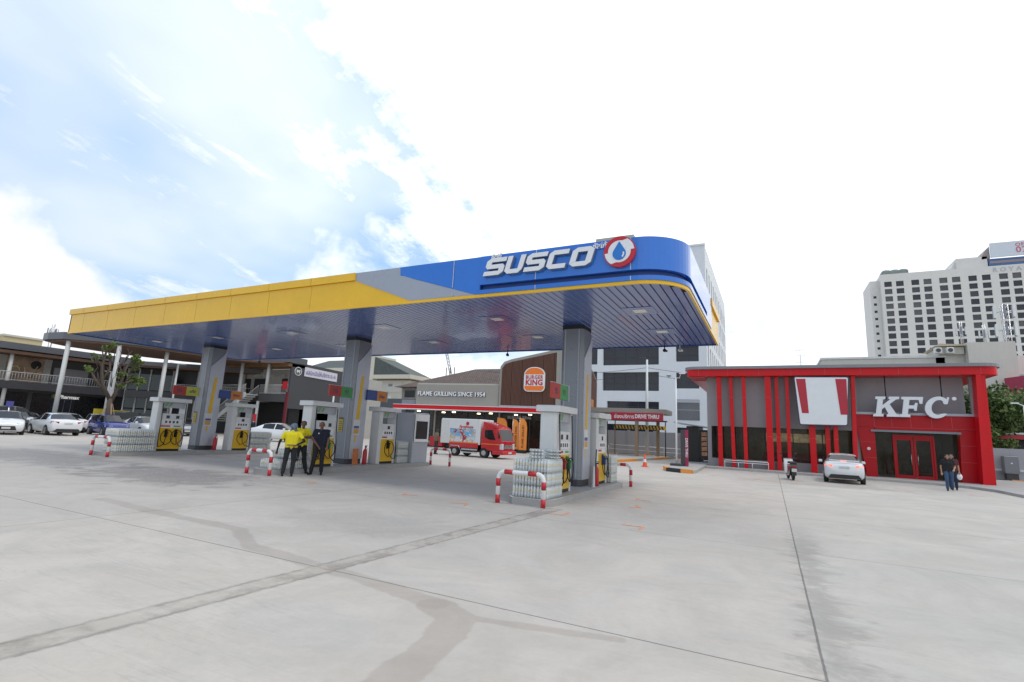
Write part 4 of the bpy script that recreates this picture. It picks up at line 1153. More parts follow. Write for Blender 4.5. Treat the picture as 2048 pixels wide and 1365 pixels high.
# kerbs with orange and black blocks
def kerb(label, pts, w=0.22, h=0.17, cols=(None, None), blk=0.95, start=0):
    t = thing('painted_kerb', label, 'kerb', (pts[0][0], pts[0][1], 0), group='orange and black kerbs')
    o = Vector((pts[0][0], pts[0][1]))
    idx = start
    for a, b_ in zip(pts[:-1], pts[1:]):
        a, b_ = Vector(a), Vector(b_); L = (b_-a).length; n = max(1, round(L/blk)); dv = (b_-a)/n; nv = Vector((-dv.y, dv.x)).normalized()*w
        for i in range(n):
            p, q_ = a+dv*i-o, a+dv*(i+1)-o
            g_ = MB(); g_.prism([tuple(p), tuple(q_), tuple(q_+nv), tuple(p+nv)], 0.0, h, 'z')
            part(t, 'kerb_block', g_, cols[idx % 2]); idx += 1
    return t
ORK = mat('kerb_orange', (0.75, 0.30, 0.05), 0.6, var=0.15, scale=6); BKK = mat('kerb_black', (0.03, 0.032, 0.036), 0.6, var=0.3, scale=6); 
kerb('orange and black kerb round the island under the tall lamp post', [(-5.50, 30.2), (-5.08, 28.75), (-4.26, 28.25), (-3.66, 28.3)], cols=(ORK, BKK), start=0, blk=2.0, w=0.22, h=0.20)
q = MB(); q.prism([(-5.25, 30.8), (-4.85, 29.0), (-4.2, 28.48), (-3.66, 28.5), (-3.6, 29.3), (-3.9, 36.9), (-3.9, 43), (-5.6, 43), (-5.3, 36)], 0.0, 0.15, 'z')
struct('pavement', q, CONC)
kerb('long kerb along the drive-through lane with orange ends', [(-9.3, 34.8), (-8.4, 42.5), (-7.6, 50.0)], cols=(ORK, CONC), blk=4, w=0.25)
kerb('orange and black kerb in front of the grey drive-through wall', [(-15, 49.5), (-4.6, 49.8)], cols=(ORK, BKK), blk=1.7)
q = MB(); q.prism([(-9.3, 34.9), (-14, 44), (-14, 49), (-7.7, 49.4), (-8.45, 42.5)], 0.0, 0.14, 'z'); struct('pavement', q, CONC)
# order hut with menu board
hut = thing('menu_kiosk', 'dark drive-through order kiosk with a lit food menu beside the grey restaurant wall', 'kiosk', (-4.9, 40.5, 0))
q = MB(); q.box(-0.75, 0.1, 0, 3.0, 0.15, 2.75); part(hut, 'body', q, BLACK)
q = MB(); q.box(-0.95, -0.76, -0.2, 0.6, 0.15, 1.35); part(hut, 'speaker_post', q, DGREY)
q = MB(); q.prism([(-1.6, 2.95), (1.0, 2.62), (1.0, 2.70), (-1.6, 3.03)], -0.6, 3.2); part(hut, 'roof', q, LGREY)
q = MB(); q.box(0.12, 0.85, 0.05, 0.12, 0.45, 2.5); mb_ = part(hut, 'menu_frame', q, BLACK)
for i in range(5):
    q = MB(); q.box(0.30, 0.68, 0.035, 0.049, 0.62+i*0.36, 0.90+i*0.36); part(mb_, 'menu_picture', q, mat('menu_food', (0.28, 0.14, 0.08), 0.5, var=0.75, scale=9, emit=0.25))
tot = thing('totem_sign', 'narrow dark totem with a red face beside the tall lamp post', 'sign', (-4.72, 32.6, 0.15))
q = MB(); q.box(-0.16, 0.10, -0.1, 0.1, 0, 2.15); part(tot, 'totem_body', q, DGREY)
q = MB(); q.box(0.101, 0.26, -0.11, 0.1, 0.0, 2.15); part(tot, 'totem_face', q, mat('totem_red', (0.35, 0.02, 0.08), 0.5, var=0.3))
text(tot, 'totem_words', 'DRIVE THRU', 0.2, WSIGN, (0.18, -0.115, 1.1), (0, R(90), 0), ext=0.002, bold=0.004)
lp = thing('street_lamp', 'tall white lamp post with two arms on the kerbed island', 'street lamp', (-5.12, 32.5, 0.15))
q = MB(); q.tube([(0, 0, 0.12), (0, 0, 5.3)], [0.06, 0.04], 10); part(lp, 'pole', q, WHITE)
q = MB(); q.bbox(-0.35, 0.35, -0.3, 0.3, 0, 0.14, 0.02); part(lp, 'base', q, DGREY)
q = MB(); q.cyl((-0.42, 0, 5.3), (0.25, 0, 5.3), 0.025, 6); part(lp, 'cross_arm', q, STEEL)
q = MB(); q.box(-0.55, -0.30, -0.08, 0.08, 5.40, 5.46); q.cyl((-0.42, 0, 5.3), (-0.42, 0, 5.4), 0.015, 6); part(lp, 'lamp_head', q, DGREY)
q = MB(); q.box(0.2, 0.55, -0.08, 0.08, 5.55, 5.62); q.cyl((0.2, 0, 5.3), (0.3, 0, 5.55), 0.015, 6); part(lp, 'lamp_head', q, WHITE)
co = thing('traffic_cone', 'orange and white traffic cone in the drive-through entrance', 'cone', (-6.8, 31.5, 0))
q = MB(); q.bbox(-0.19, 0.19, -0.19, 0.19, 0, 0.04, 0.01); part(co, 'cone_base', q, mat('cone_orange', (0.75, 0.10, 0.03), 0.5))
q = MB(); q.lathe([(0.14, 0.04), (0.035, 0.74), (0.001, 0.75)], n=14); cb_ = part(co, 'cone_body', q, mat('cone_orange', (0.7, 0.1, 0.03)))
q = MB(); q.lathe([(0.107, 0.28), (0.081, 0.46)], n=14); part(cb_, 'white_band', q, WHITE)
# concrete utility pole and wires
up = thing('utility_pole', 'concrete utility pole in front of the white office block', 'utility pole', (-10.6, 50, 0))
q = MB(); q.tube([(0, 0, 0), (0, 0, 9.3)], [0.17, 0.10], 8); part(up, 'pole', q, OFFW)
q = MB(); q.tube([(0, 0, 9.2), (-0.15, -0.1, 9.5), (-0.35, -0.3, 9.45)], 0.03, 6); q.box(-0.65, -0.3, -0.45, -0.25, 9.38, 9.46); part(up, 'lamp_head', q, DGREY)
def wire(a, b_, sag, label, r=0.02):
    P = [Vector(a).lerp(Vector(b_), t/14)-Vector((0, 0, sag*4*(t/14)*(1-t/14))) for t in range(15)]
    q = MB(); q.tube([p-Vector(a) for p in P], r, 5)
    solo('power_cable', label, 'cable', q, BLACK, a, 0, 'overhead cables by the office block')
wire((-30, 52, 8.6), (-10.6, 50, 8.5), 0.5, 'thin overhead cable left of the utility pole, upper one')
wire((-30, 52, 7.7), (-10.6, 50, 7.9), 0.6, 'thin overhead cable left of the utility pole, lower one')
wire((-10.6, 50, 8.5), (12, 52, 6.8), 0.5, 'thin overhead cable right of the utility pole, upper one')
wire((-10.6, 50, 7.9), (12, 52, 6.1), 0.6, 'thin overhead cable right of the utility pole, lower one')

# ---------------------------------------------------------------- white office block
WB = mat('office_white', (0.70, 0.73, 0.76), 0.55, var=0.05, scale=0.25, streak=0.12)
of = thing('office_block', 'tall white office block with dark window bands behind the drive-through', 'office block', (-14, 70, 0))
rects = []
for fl in range(7):
    z_ = 0.9+3.6*fl
    if fl == 1: rects += [(-20.4, -13.25, 5.3, 6.6), (-10.95, -8.1, 4.25, 6.95)]
    else: rects += [(-27.0, -21.9, z_+0.1, z_+2.7), (-21.1, -13.25, z_+0.1-0.15, z_+2.55), (-11.0, -8.1, z_+0.3, z_+2.4)]
q = MB(); facade(q, -28.5, -7.1, 0, 28.0, rects, 0.55, 70.0)
SX = lambda x_, y_, z_: (-7.1-(y_-70.0), 70+x_, z_)
srects = []
for fl in range(1, 7):
    z_ = 0.9+3.6*fl
    for i in range(11):
        srects.append((1.5+i*3.0, 2.7+i*3.0, z_+0.0, z_+2.7))
facade(q, 0, 34, 0, 28.0, srects, 0.4, 70.0, xf=SX)
q.add([(-28.5, 70, 28), (-7.1, 70, 28), (-7.1, 104, 28), (-28.5, 104, 28)], [(0, 1, 2, 3)])
q.box(-28.5, -28.3, 70.01, 104, 0, 27.99); q.box(-28.3, -7.2, 103.8, 104, 0, 27.99)
wpart(of, 'wall', q, WB)
for r_ in rects:
    q = MB(); q.box(r_[0], r_[1], 70.5, 70.52, r_[2], r_[3]); w_ = wpart(of, 'window', q, GLASSB)
    q = MB(); n_ = max(2, round((r_[1]-r_[0])/1.55))
    for i in range(1, n_):
        xx = r_[0]+(r_[1]-r_[0])*i/n_; q.box(xx-0.03, xx+0.03, 70.44, 70.499, r_[2], r_[3])
    q.box(r_[0], r_[1], 70.43, 70.438, r_[2]+(r_[3]-r_[2])*0.42, r_[2]+(r_[3]-r_[2])*0.42+0.06)
    part(w_, 'window_bars', wshift(q, of), DGREY)
for r_ in srects[:66]:
    q = MB(); a = SX(r_[0], 70.36, r_[2]); b_ = SX(r_[1], 70.38, r_[3])
    q.box(a[0], b_[0], a[1], b_[1], a[2], b_[2]); wpart(of, 'window', q, GLASSB)
# grille over the low window
q = MB()
for i in range(22): q.box(-10.9+i*0.128, -10.86+i*0.128, 69.93, 69.99, 4.25, 6.95)
q.box(-10.95, -8.1, 69.92, 69.929, 5.55, 5.62); q.box(-10.95, -8.1, 69.90, 69.919, 6.55, 6.9)
wpart(of, 'window_grille', q, LGREY)
q = MB(); q.box(-28.0, -23.0, 71, 90, 28.0, 30.6); q.box(-22.8, -17.0, 71, 90, 28.0, 31.3); wpart(of, 'roof_plant_room', q, mat('plant_room', (0.42, 0.41, 0.37), 0.7, var=0.08, scale=0.4))
q = MB(); q.box(-28.6, -7.05, 69.9, 70.2, 27.98, 28.25); wpart(of, 'parapet', q, WB)

# ---------------------------------------------------------------- hotel tower (far right)
KX = 256/150.0
HW = mat('hotel_cream', (0.66, 0.64, 0.60), 0.7, var=0.04, scale=0.05, streak=0.1)
ht = thing('hotel_tower', 'cream hotel tower with rows of square dark windows, far beyond the red restaurant', 'hotel', (70, 256, 0))
cols = [26.7, 29.08, 32.13, 34.5, 37.5, 39.89, 42.9, 45.34, 48.35, 50.66, 53.7, 56.1]
hr_ = []
for ci, cx in enumerate(cols):
    for ri in range(11):
        zt_ = 72.1-3.2*ri
        hr_.append((cx*KX, cx*KX+2.62, zt_-2.28, zt_))
q = MB(); facade(q, 26.0*KX, 104, 0, 75.4, hr_, 0.5, 256.0)
q.add([(26*KX, 256, 0), (26*KX, 280, 0), (26*KX, 280, 75.4), (26*KX, 256, 75.4)], [(0, 1, 2, 3)])
q.add([(26*KX, 256, 75.4), (104, 256, 75.4), (104, 280, 75.4), (26*KX, 280, 75.4)], [(0, 1, 2, 3)])
q.add([(104, 256, 0), (104, 280, 0), (104, 280, 75.4), (104, 256, 75.4)], [(0, 1, 2, 3)])
q.add([(26*KX, 280, 0), (104, 280, 0), (104, 280, 75.4), (26*KX, 280, 75.4)], [(0, 1, 2, 3)])
wpart(ht, 'wall', q, HW)
hr_s = sorted(hr_, key=lambda r_: (r_[0] > 88, -r_[3]))
rest = MB()
HGL = bpy.data.materials.new('hotel_glass'); HGL.use_nodes = True
T = NT(HGL.node_tree); b = HGL.node_tree.nodes['Principled BSDF']
rn = T.n('ShaderNodeObjectInfo').outputs['Random']
T.put(b.inputs['Base Color'], T.mix(T.ss(rn, 0.3, 1.0), (0.020, 0.026, 0.038, 1), (0.10, 0.10, 0.105, 1))); b.inputs['Roughness'].default_value = 0.15
for i, r_ in enumerate(hr_s):
    if i < 90:
        q = MB(); q.box(r_[0], r_[1], 256.44, 256.46, r_[2], r_[3]); w_ = wpart(ht, 'window', q, HGL)
    else:
        rest.box(r_[0], r_[1], 256.44, 256.46, r_[2], r_[3])
wpart(ht, 'remaining_windows', rest, GLASSB, kind='stuff')
srs = [(24.55*KX, 24.55*KX+1.1, 62.6-3.2*i+3.2, 63.7-3.2*i+3.2) for i in range(10)]
q = MB(); facade(q, 24.0*KX, 26.0*KX-0.02, 0, 73.6, srs, 0.4, 259.0); q.add([(24*KX, 259, 0), (24*KX, 277, 0), (24*KX, 277, 73.6), (24*KX, 259, 73.6)], [(0, 1, 2, 3)]); q.add([(24*KX, 259, 73.6), (26*KX, 259, 73.6), (26*KX, 277, 73.6), (24*KX, 277, 73.6)], [(0, 1, 2, 3)])
wpart(ht, 'side_wing', q, HW)
for r_ in srs:
    q = MB(); q.box(r_[0], r_[1], 259.35, 259.37, r_[2], r_[3]); wpart(ht, 'side_window', q, GLASSB)
q = MB(); q.bbox(26.8*KX, 32.3*KX, 260, 266, 75.4, 78.2, 0.3); wpart(ht, 'cooling_unit', q, mat('cooling_grey', (0.20, 0.23, 0.22), 0.7, var=0.3, scale=1))
q = MB()
for i in range(3): q.cyl((28.0*KX+i*3.0, 263, 78.2), (28.0*KX+i*3.0, 263, 78.9), 1.4, 14)
wpart(ht, 'cooling_fans', q, MGREY)
q = MB(); q.box(41.3*KX, 47.0*KX, 258, 275, 75.4, 80.2); wpart(ht, 'plant_room', q, HW)
q = MB(); q.prism([(40.0*KX, 75.4), (41.3*KX, 75.4), (41.3*KX, 79.5)], 259, 274); wpart(ht, 'plant_room_slope', q, HW)
q = MB(); q.box(47.2*KX, 104, 258, 275, 75.4, 79.0); wpart(ht, 'roof_storey', q, mat('roof_storey_blue', (0.06, 0.14, 0.30), 0.4, var=0.2, scale=0.3))
q = MB(); q.box(47.4*KX, 104, 257.9, 257.95, 77.0, 78.0); wpart(ht, 'storey_band', q, mat('storey_band', (0.30, 0.24, 0.25), 0.6))
bb = thing('rooftop_billboard', 'white billboard with red letters and digits on top of the cream hotel', 'billboard', (89, 257, 79))
q = MB(); q.box(-7.8, 14, 0, 0.6, 0.3, 6.2); part(bb, 'board', q, mat('board_pale', (0.60, 0.64, 0.70), 0.5))
q = MB(); q.prism([(-7.8, 0.3), (-10.5, 0.0), (-10.2, 1.6), (-9.0, 3.8), (-7.8, 5.2)], 1.0, 12.0); part(bb, 'board_frame', q, mat('frame_brown', (0.30, 0.26, 0.25), 0.6))
BRD = mat('board_red', (0.55, 0.12, 0.16), 0.5)
text(bb, 'board_word', 'OFFI', 2.0, BRD, (-0.3, -0.05, 4.6), ext=0.03, bold=0.02, align='LEFT', space=1.1)
text(bb, 'board_number', '02-', 3.4, BRD, (-0.3, -0.05, 2.5), ext=0.03, bold=0.03, align='LEFT', space=1.1)
text(ht, 'hotel_name', 'ROYAL', 2.5, mat('name_grey', (0.42, 0.44, 0.47), 0.5), (80.8-70, -0.06, 73.7), ext=0.05, align='LEFT', space=1.5)
# nearer cream buildings between hotel and restaurant
CR = mat('cream_wall', (0.58, 0.56, 0.50), 0.75, var=0.06, scale=0.3, streak=0.25)
b1 = thing('cream_warehouse', 'long low cream building just above the red restaurant roof', 'building', (9, 62, 0))
q = MB(); q.box(-3.9, 6.3, 0, 20, 0, 10.75); part(b1, 'wall', q, CR)
q = MB(); q.box(-4.0, 6.4, -0.1, 20.1, 10.752, 10.95); part(b1, 'parapet', q, OFFW)
b2 = thing('cream_rooftop_building', 'cream block with a small rooftop hut under the cell tower', 'building', (18, 61, 0))
q = MB(); q.box(-3.4, -1.2, 1.0, 12, 0, 11.0); q.box(-1.19, 2.2, 0, 14, 0, 12.0); part(b2, 'wall', q, CR)
q = MB(); q.box(-3.2, -1.3, 0.6, 5, 11.0, 11.7); ub = part(b2, 'rooftop_hut', q, CR)
q = MB(); q.prism([(-3.6, 11.75), (-1.25, 11.75), (-1.25, 11.85), (-3.2, 12.0)], 0.2, 5); part(b2, 'hut_roof', q, mat('hut_roof', (0.5, 0.42, 0.30), 0.6))
for xx in (-3.4, -2.5):
    q = MB(); q.bbox(xx-0.28, xx+0.28, -0.2, 0.3, 11.02, 11.55, 0.04); un = part(b2, 'air_conditioner', q, OFFW)
    q = MB(); q.cyl((xx, -0.201, 11.28), (xx, -0.23, 11.28), 0.19, 14); part(un, 'fan_grille', q, DGREY)
b3 = thing('white_gable_building', 'large off-white building behind the trees at the right edge', 'building', (23, 66, 0))
q = MB(); q.box(-4, 12, 0, 20, 0, 11.4); part(b3, 'wall', q, HW)
q = MB(); q.box(-4.1, 12, -0.1, 0.1, 9.4, 9.55); part(b3, 'ledge', q, LGREY)
b4 = thing('pink_red_building', 'building with plain crimson walls rising above the right-hand trees', 'building', (21, 59, 0))
PK = mat('pink_red_wall', (0.42, 0.045, 0.09), 0.7, var=0.05, scale=0.4)
q = MB(); q.add([(-2.2, 3, 0), (-1.2, 0, 0), (8, 0, 0), (8, 6, 0), (-2.2, 6, 0), (-2.2, 3, 8.6), (-1.2, 0, 8.6), (8, 0, 8.4), (8, 6, 8.4), (-2.2, 6, 8.6)], [(0, 1, 6, 5), (1, 2, 7, 6), (2, 3, 8, 7), (3, 4, 9, 8), (4, 0, 5, 9), (5, 6, 7, 8, 9), (4, 3, 2, 1, 0)])
part(b4, 'wall', q, PK)
q = MB(); q.box(-1.1, 8, -0.12, -0.01, 8.2, 8.42); part(b4, 'coping', q, OFFW)
b5 = thing('shed_roof', 'low lean-to with white roof edge and dark red band by the right-hand wall', 'shed', (15, 50, 0))
q = MB(); q.box(-3.5, 4, 0, 5, 3.25, 3.38); part(b5, 'roof_edge', q, OFFW)
q = MB(); q.box(-3.4, 4, 0.1, 0.3, 2.9, 3.2); part(b5, 'red_band', q, REDP)
q = MB(); q.box(-3.4, 4, 2.0, 5, 0, 3.2); part(b5, 'wall', q, BLACK)
rw = thing('roadside_wall', 'grey wall with pale plinth line at the right edge of the forecourt', 'wall', (13, 46.5, 0.12))
q = MB(); q.box(-2.2, 6, 0, 0.25, 0, 2.05); part(rw, 'wall_panel', q, GW)
q = MB(); q.box(-2.2, 6, -0.05, -0.002, 0.55, 0.68); part(rw, 'pale_band', q, OFFW)
ec = thing('electrical_cabinet', 'grey electrical cabinet against the right-hand grey wall', 'cabinet', (14.2, 46.0, 0.12))
q = MB(); q.bbox(-0.38, 0.38, -0.25, 0.25, 0.42, 1.55, 0.03); part(ec, 'cabinet_box', q, MGREY)
q = MB(); q.box(-0.05, 0.05, -0.262, -0.252, 1.05, 1.12); part(ec, 'label_plate', q, WHITE)
q = MB(); q.box(-0.3, 0.3, -0.2, 0.2, 0.0, 0.41); part(ec, 'cabinet_legs', q, DGREY)
kerb('orange and black kerb before the right-hand grey wall', [(12.0, 45.0), (17.5, 44.4)], cols=(ORK, BKK), blk=0.95)
sl_ = thing('street_lamp', 'white lamp post leaning in at the right edge of the picture', 'street lamp', (14.95, 45.2, 0.12))
q = MB(); q.tube([(0, 0, 0), (0.03, 0, 4.9)], [0.07, 0.05], 8); q.cyl((0.03, 0, 4.85), (-0.3, -0.1, 5.0), 0.03, 6); part(sl_, 'pole', q, WHITE)
q = MB(); q.box(-0.65, -0.25, -0.18, 0.0, 4.98, 5.06); part(sl_, 'lamp_head', q, WHITE)
# lattice towers
def tower(label, loc, h, w, sec, col2=None):
    t = thing('cell_tower', label, 'cell tower', loc)
    q = MB()
    n = int(h/1.2)
    c3 = [(w, 0), (-w/2, w*0.87), (-w/2, -w*0.87)]
    for (a, b_) in c3: q.cyl((a, b_, 0), (a, b_, h), 0.05*sec, 5)
    for i in range(n):
        for k_ in range(3):
            p, r_ = c3[k_], c3[(k_+1) % 3]
            q.cyl((p[0], p[1], i*h/n), (r_[0], r_[1], (i+1)*h/n), 0.03*sec, 4)
    part(t, 'lattice_mast', q, STEEL if col2 is None else col2)
    for lv in (h-0.9, h-3.2):
        for k_ in range(6):
            an = k_*math.pi/3+0.3
            q = MB(); rr_ = w+0.55*sec
            q.bbox(rr_*math.cos(an)-0.12*sec, rr_*math.cos(an)+0.12*sec, rr_*math.sin(an)-0.08*sec, rr_*math.sin(an)+0.08*sec, lv-0.8*sec, lv+0.7*sec, 0.03)
            q.cyl((rr_*math.cos(an), rr_*math.sin(an), lv), (0, 0, lv), 0.03*sec, 4)
            part(t, 'antenna', q, OFFW if k_ % 2 else MGREY)
    return t
tw = tower('tall cell tower with red and white mast above the cream block at right', (25.8, 80, 0), 19.8, 0.42, 1.0)
q = MB()
for i in range(0, 12, 2): q.cyl((0, 0, 3.2+i*1.1), (0, 0, 4.3+i*1.1), 0.26, 8)
part(tw, 'red_mast_section', q, mat('mast_red', (0.40, 0.12, 0.10), 0.6))
q = MB()
for i in range(1, 11, 2): q.cyl((0, 0, 3.2+i*1.1), (0, 0, 4.3+i*1.1), 0.255, 8)
part(tw, 'white_mast_section', q, OFFW)
tower('small antenna mast on the cream block, left one', (17.0, 63, 12.0), 2.4, 0.12, 0.5)
tower('small antenna mast on the cream block, right one', (18.7, 63, 12.0), 2.0, 0.12, 0.5)
# ================================================================ SHOPPING ARCADE (left)
MW = mat('arcade_dark', (0.050, 0.050, 0.058), 0.5, var=0.1)
WOOD = mat('timber_soffit', (0.17, 0.095, 0.06), 0.5, var=0.2, scale=2)
ROOFG = mat('roof_metal', (0.10, 0.105, 0.12), 0.35, var=0.06)
COLW = mat('column_white', (0.56, 0.57, 0.57), 0.5, var=0.04)
SHOPD = mat('shop_dark', (0.012, 0.014, 0.018), 0.15, var=0.4, scale=0.7)
lw = thing('arcade_left_wing', 'two-storey dark shopping arcade wing behind the white cars at the left edge', 'shop building', (-64, 22, 0))
def X2(mb, x0, x1, y0, y1, z0, z1): return mb.box(x0+64, x1+64, y0-22, y1-22, z0, z1)
q = MB(); X2(q, -76, -66, 12, 31.5, 0, 7.6); part(lw, 'core_wall', q, mat('arcade_wall', (0.10, 0.10, 0.105), 0.6))
q = MB(); X2(q, -66, -63.3, 12, 31.5, 3.44, 4.15); part(lw, 'walkway_slab', q, MW)
q = MB(); q.prism([(-2.6, 7.0), (-1.2+1.2, 7.1), (0.9, 7.1), (0.9, 7.72), (-2.6, 7.9), (-10, 8.3), (-10, 7.0)], -10, 9.5, 'y'); part(lw, 'roof', q, ROOFG)
q = MB(); X2(q, -66.5, -63.3, 12, 31.5, 6.72, 7.0); part(lw, 'timber_soffit', q, WOOD)
q = MB(); X2(q, -65.99, -65.9, 21.5, 24.4, 4.16, 6.71); ad = part(lw, 'advert_panel', q, mat('advert_tan', (0.38, 0.26, 0.18), 0.6, var=0.5, scale=1.1))
q = MB(); X2(q, -65.99, -65.92, 19.6, 21.49, 4.16, 6.71); part(lw, 'advert_side', q, mat('advert_grey', (0.46, 0.45, 0.41), 0.6, var=0.2))
q = MB(); X2(q, -65.99, -65.9, 24.41, 25.0, 4.16, 6.71); part(lw, 'advert_side', q, mat('advert_grey', (0.24, 0.24, 0.22), 0.6))
LT = mat('advert_letters', (0.80, 0.66, 0.42), 0.5)
q = MB(); q.tube([(0.13-2+0.0, 22.2-22+0.35*math.cos(t/10*math.pi*2), 5.3+0.45*math.sin(t/10*math.pi*2)) for t in range(0, 9)], 0.05, 5)
q.tube([(-1.87, 0.9, 5.7), (-1.87, 1.0, 5.0), (-1.87, 1.4, 4.7), (-1.87, 1.9, 5.9)], 0.05, 5)
q.tube([(-1.87, 1.9, 4.7), (-1.87, 2.0, 5.3), (-1.87, 2.35, 5.35)], 0.05, 5)
part(ad, 'letter_shapes', q, LT)
q = MB(); q.cyl((-1.9, 1.75, 6.0), (-1.85, 1.75, 6.0), 0.42, 20, smooth=False); part(ad, 'round_badge', q, BLACK)
q = MB(); X2(q, -65.8, -65.7, 25.2, 28.2, 4.16, 5.95); part(lw, 'grey_hoarding', q, mat('hoarding_grey', (0.33, 0.32, 0.34), 0.7))
for (a, b_) in ((12.2, 18.5), (18.9, 23.6), (24.0, 25.4), (27.6, 30.5)):
    q = MB(); X2(q, -65.98, -65.9, a, b_, 0.1, 3.2); part(lw, 'shopfront', q, SHOPD)
q = MB(); X2(q, -65.98, -65.88, 25.5, 27.5, 0.1, 2.75); sf = part(lw, 'pharmacy_front', q, mat('pharmacy_dark', (0.01, 0.02, 0.04), 0.2))
q = MB()
for yy in (25.9, 26.6, 27.2): X2(q, -65.87, -65.84, yy, yy+0.05, 0.1, 2.7)
part(sf, 'front_frames', q, MGREY)
text(lw, 'pharmacy_sign', 'Pharmax', 0.50, mat('sign_lit', (0.85, 0.86, 0.86), 0.5, emit=0.35, var=0), (-1.75, 4.9, 3.02), FACE_X, bold=0.016, ext=0.02, shear=0.15)
q = MB(); q.cyl((-1.8, 3.65, 3.05), (-1.76, 3.65, 3.05), 0.22, 16, smooth=False); pg = part(lw, 'pharmacy_logo', q, mat('logo_green', (0.05, 0.30, 0.16), 0.5))
q = MB(); q.prism([(3.65, 2.88), (3.87, 3.05), (3.65, 3.27), (3.56, 3.12)], -1.755, -1.745, 'x'); part(pg, 'logo_leaf', q, ORANGE)
# railing
def railing(root, p0, p1, h=0.95, step=0.16, mt=WHITE, name='railing', z0=None, z1=None):
    p0, p1 = Vector(p0), Vector(p1); L = (p1-p0).length; n = int(L/step)
    q = MB(); up_ = Vector((0, 0, h))
    q.cyl(p0+up_, p1+up_, 0.035, 5); q.cyl(p0+Vector((0, 0, 0.1)), p1+Vector((0, 0, 0.1)), 0.025, 5)
    for i in range(n+1):
        p = p0.lerp(p1, i/n); q.cyl(p, p+up_, 0.016, 4)
    return part(root, name, q, mt)
railing(lw, (0.62, -10, 4.16), (0.62, 9, 4.16), 0.85, 0.22, mat('rail_grey', (0.50, 0.51, 0.52), 0.5))
for yy in (21.1-22,):
    q = MB(); q.cyl((0.2, yy, 0), (0.2, yy, 6.75), 0.16, 12); part(lw, 'column', q, COLW)
q = MB(); X2(q, -66.5, -65.95, 18.2, 19.4, 4.16, 6.7); part(lw, 'red_banner', q, mat('banner_crimson', (0.25, 0.02, 0.05), 0.6))
bb2 = thing('yellow_beige_building', 'pale yellow building rising behind the arcade roof at far left', 'building', (-90, 28, 0))
q = MB(); q.box(-6, 0, 0.5, 4.6, 0, 11.0); q.box(-6, 0.1, 4.61, 10.5, 0, 10.2); q.box(-6, 0.1, -14, 0.49, 0, 10.0); part(bb2, 'wall', q, mat('pale_yellow', (0.55, 0.47, 0.28), 0.7, var=0.1, scale=0.4))
q = MB(); q.box(-6.1, 0.15, 0.4, 4.7, 11.002, 11.25); part(bb2, 'parapet', q, CR)
tower('cell mast behind the arcade at far left', (-75, 27.9, 8.0), 3.6, 0.16, 0.55)

uc = thing('arcade_curved_canopy', 'high curved dark canopy roof with timber underside on slim white columns', 'canopy roof', (-50, 27, 0))
pl = [(-58.3,22.5),(-57.4,21.0),(-56.4,20.4),(-55.3,20.3),(-53.2,20.55),(-51.2,22.3),(-49.6,24.5),(-48.9,28),(-48.2,32.5),(-46.6,34.9),(-43.8,35.7),(-43.8,38),(-53,38.5),(-57,33),(-58.8,27)]
pl = [(a+50, b_-27) for a, b_ in pl]
q = MB(); q.prism(pl, 7.62, 8.22, 'z'); part(uc, 'roof_slab', q, ROOFG)
pin = [(a*0.93-0.12, b_*0.95) for a, b_ in pl]
q = MB(); q.prism(pin, 7.48, 7.615, 'z'); part(uc, 'timber_soffit', q, WOOD)
for i, (a, b_) in enumerate(((-53.2,21.0),(-50.6,23.6),(-50.0,27.25),(-49.6,34.72),(-46.8,35.75))):
    q = MB(); q.cyl((a+50, b_-27, 0 if i < 4 else 4.4), (a+50, b_-27, 7.5), 0.17, 12); part(uc, 'column', q, COLW)
aw = thing('arcade_glass_corner', 'dark recessed arcade corner with glazed stair hall between the two wings', 'shop building', (-60, 34, 0))
ang = math.atan2(9, 11)
q = MB(); q.prism([(-16, -6), (-4, -2.5), (8.5, 6.5), (4, 12), (-14, 8)], 0, 6.9, 'z'); part(aw, 'core_wall', q, mat('arcade_wall_dark', (0.035, 0.037, 0.042), 0.5))
u_ = Vector((12.5, 9)).normalized(); n_ = Vector((u_.y, -u_.x))
def on(t, off, z): 
    p = Vector((-4, -2.5))+u_*t+n_*off; return (p.x, p.y, z)
for z0, z1 in ((3.44, 4.2), ):
    q = MB(); a, b_, c_, d_ = on(0.5, 0, 0), on(15, 0, 0), on(15, 1.6, 0), on(0.5, 1.6, 0)
    q.prism([a[:2], b_[:2], c_[:2], d_[:2]], z0, z1, 'z'); part(aw, 'walkway_slab', q, MW)
q = MB(); a, b_, c_, d_ = on(-1, 0, 0), on(15.5, 0, 0), on(15.5, 2.4, 0), on(-1, 2.4, 0)
q.prism([a[:2], b_[:2], c_[:2], d_[:2]], 6.9, 7.35, 'z'); part(aw, 'roof', q, ROOFG)
q = MB(); q.prism([a[:2], b_[:2], on(15.5, 2.2, 0)[:2], on(-1, 2.2, 0)[:2]], 6.72, 6.898, 'z'); part(aw, 'timber_soffit', q, WOOD)
railing(aw, on(5, 1.5, 4.2), on(15, 1.5, 4.2), 0.9, 0.22, COLW)
for t in (5.0, 7.4, 9.8, 12.2, 14.6):
    q = MB(); p = on(t, 0.9, 0); q.cyl((p[0], p[1], 0), (p[0], p[1], 6.8), 0.15, 10); part(aw, 'column', q, COLW)
GT = mat('glass_teal', (0.03, 0.055, 0.06), 0.12, var=0.3, scale=0.8)
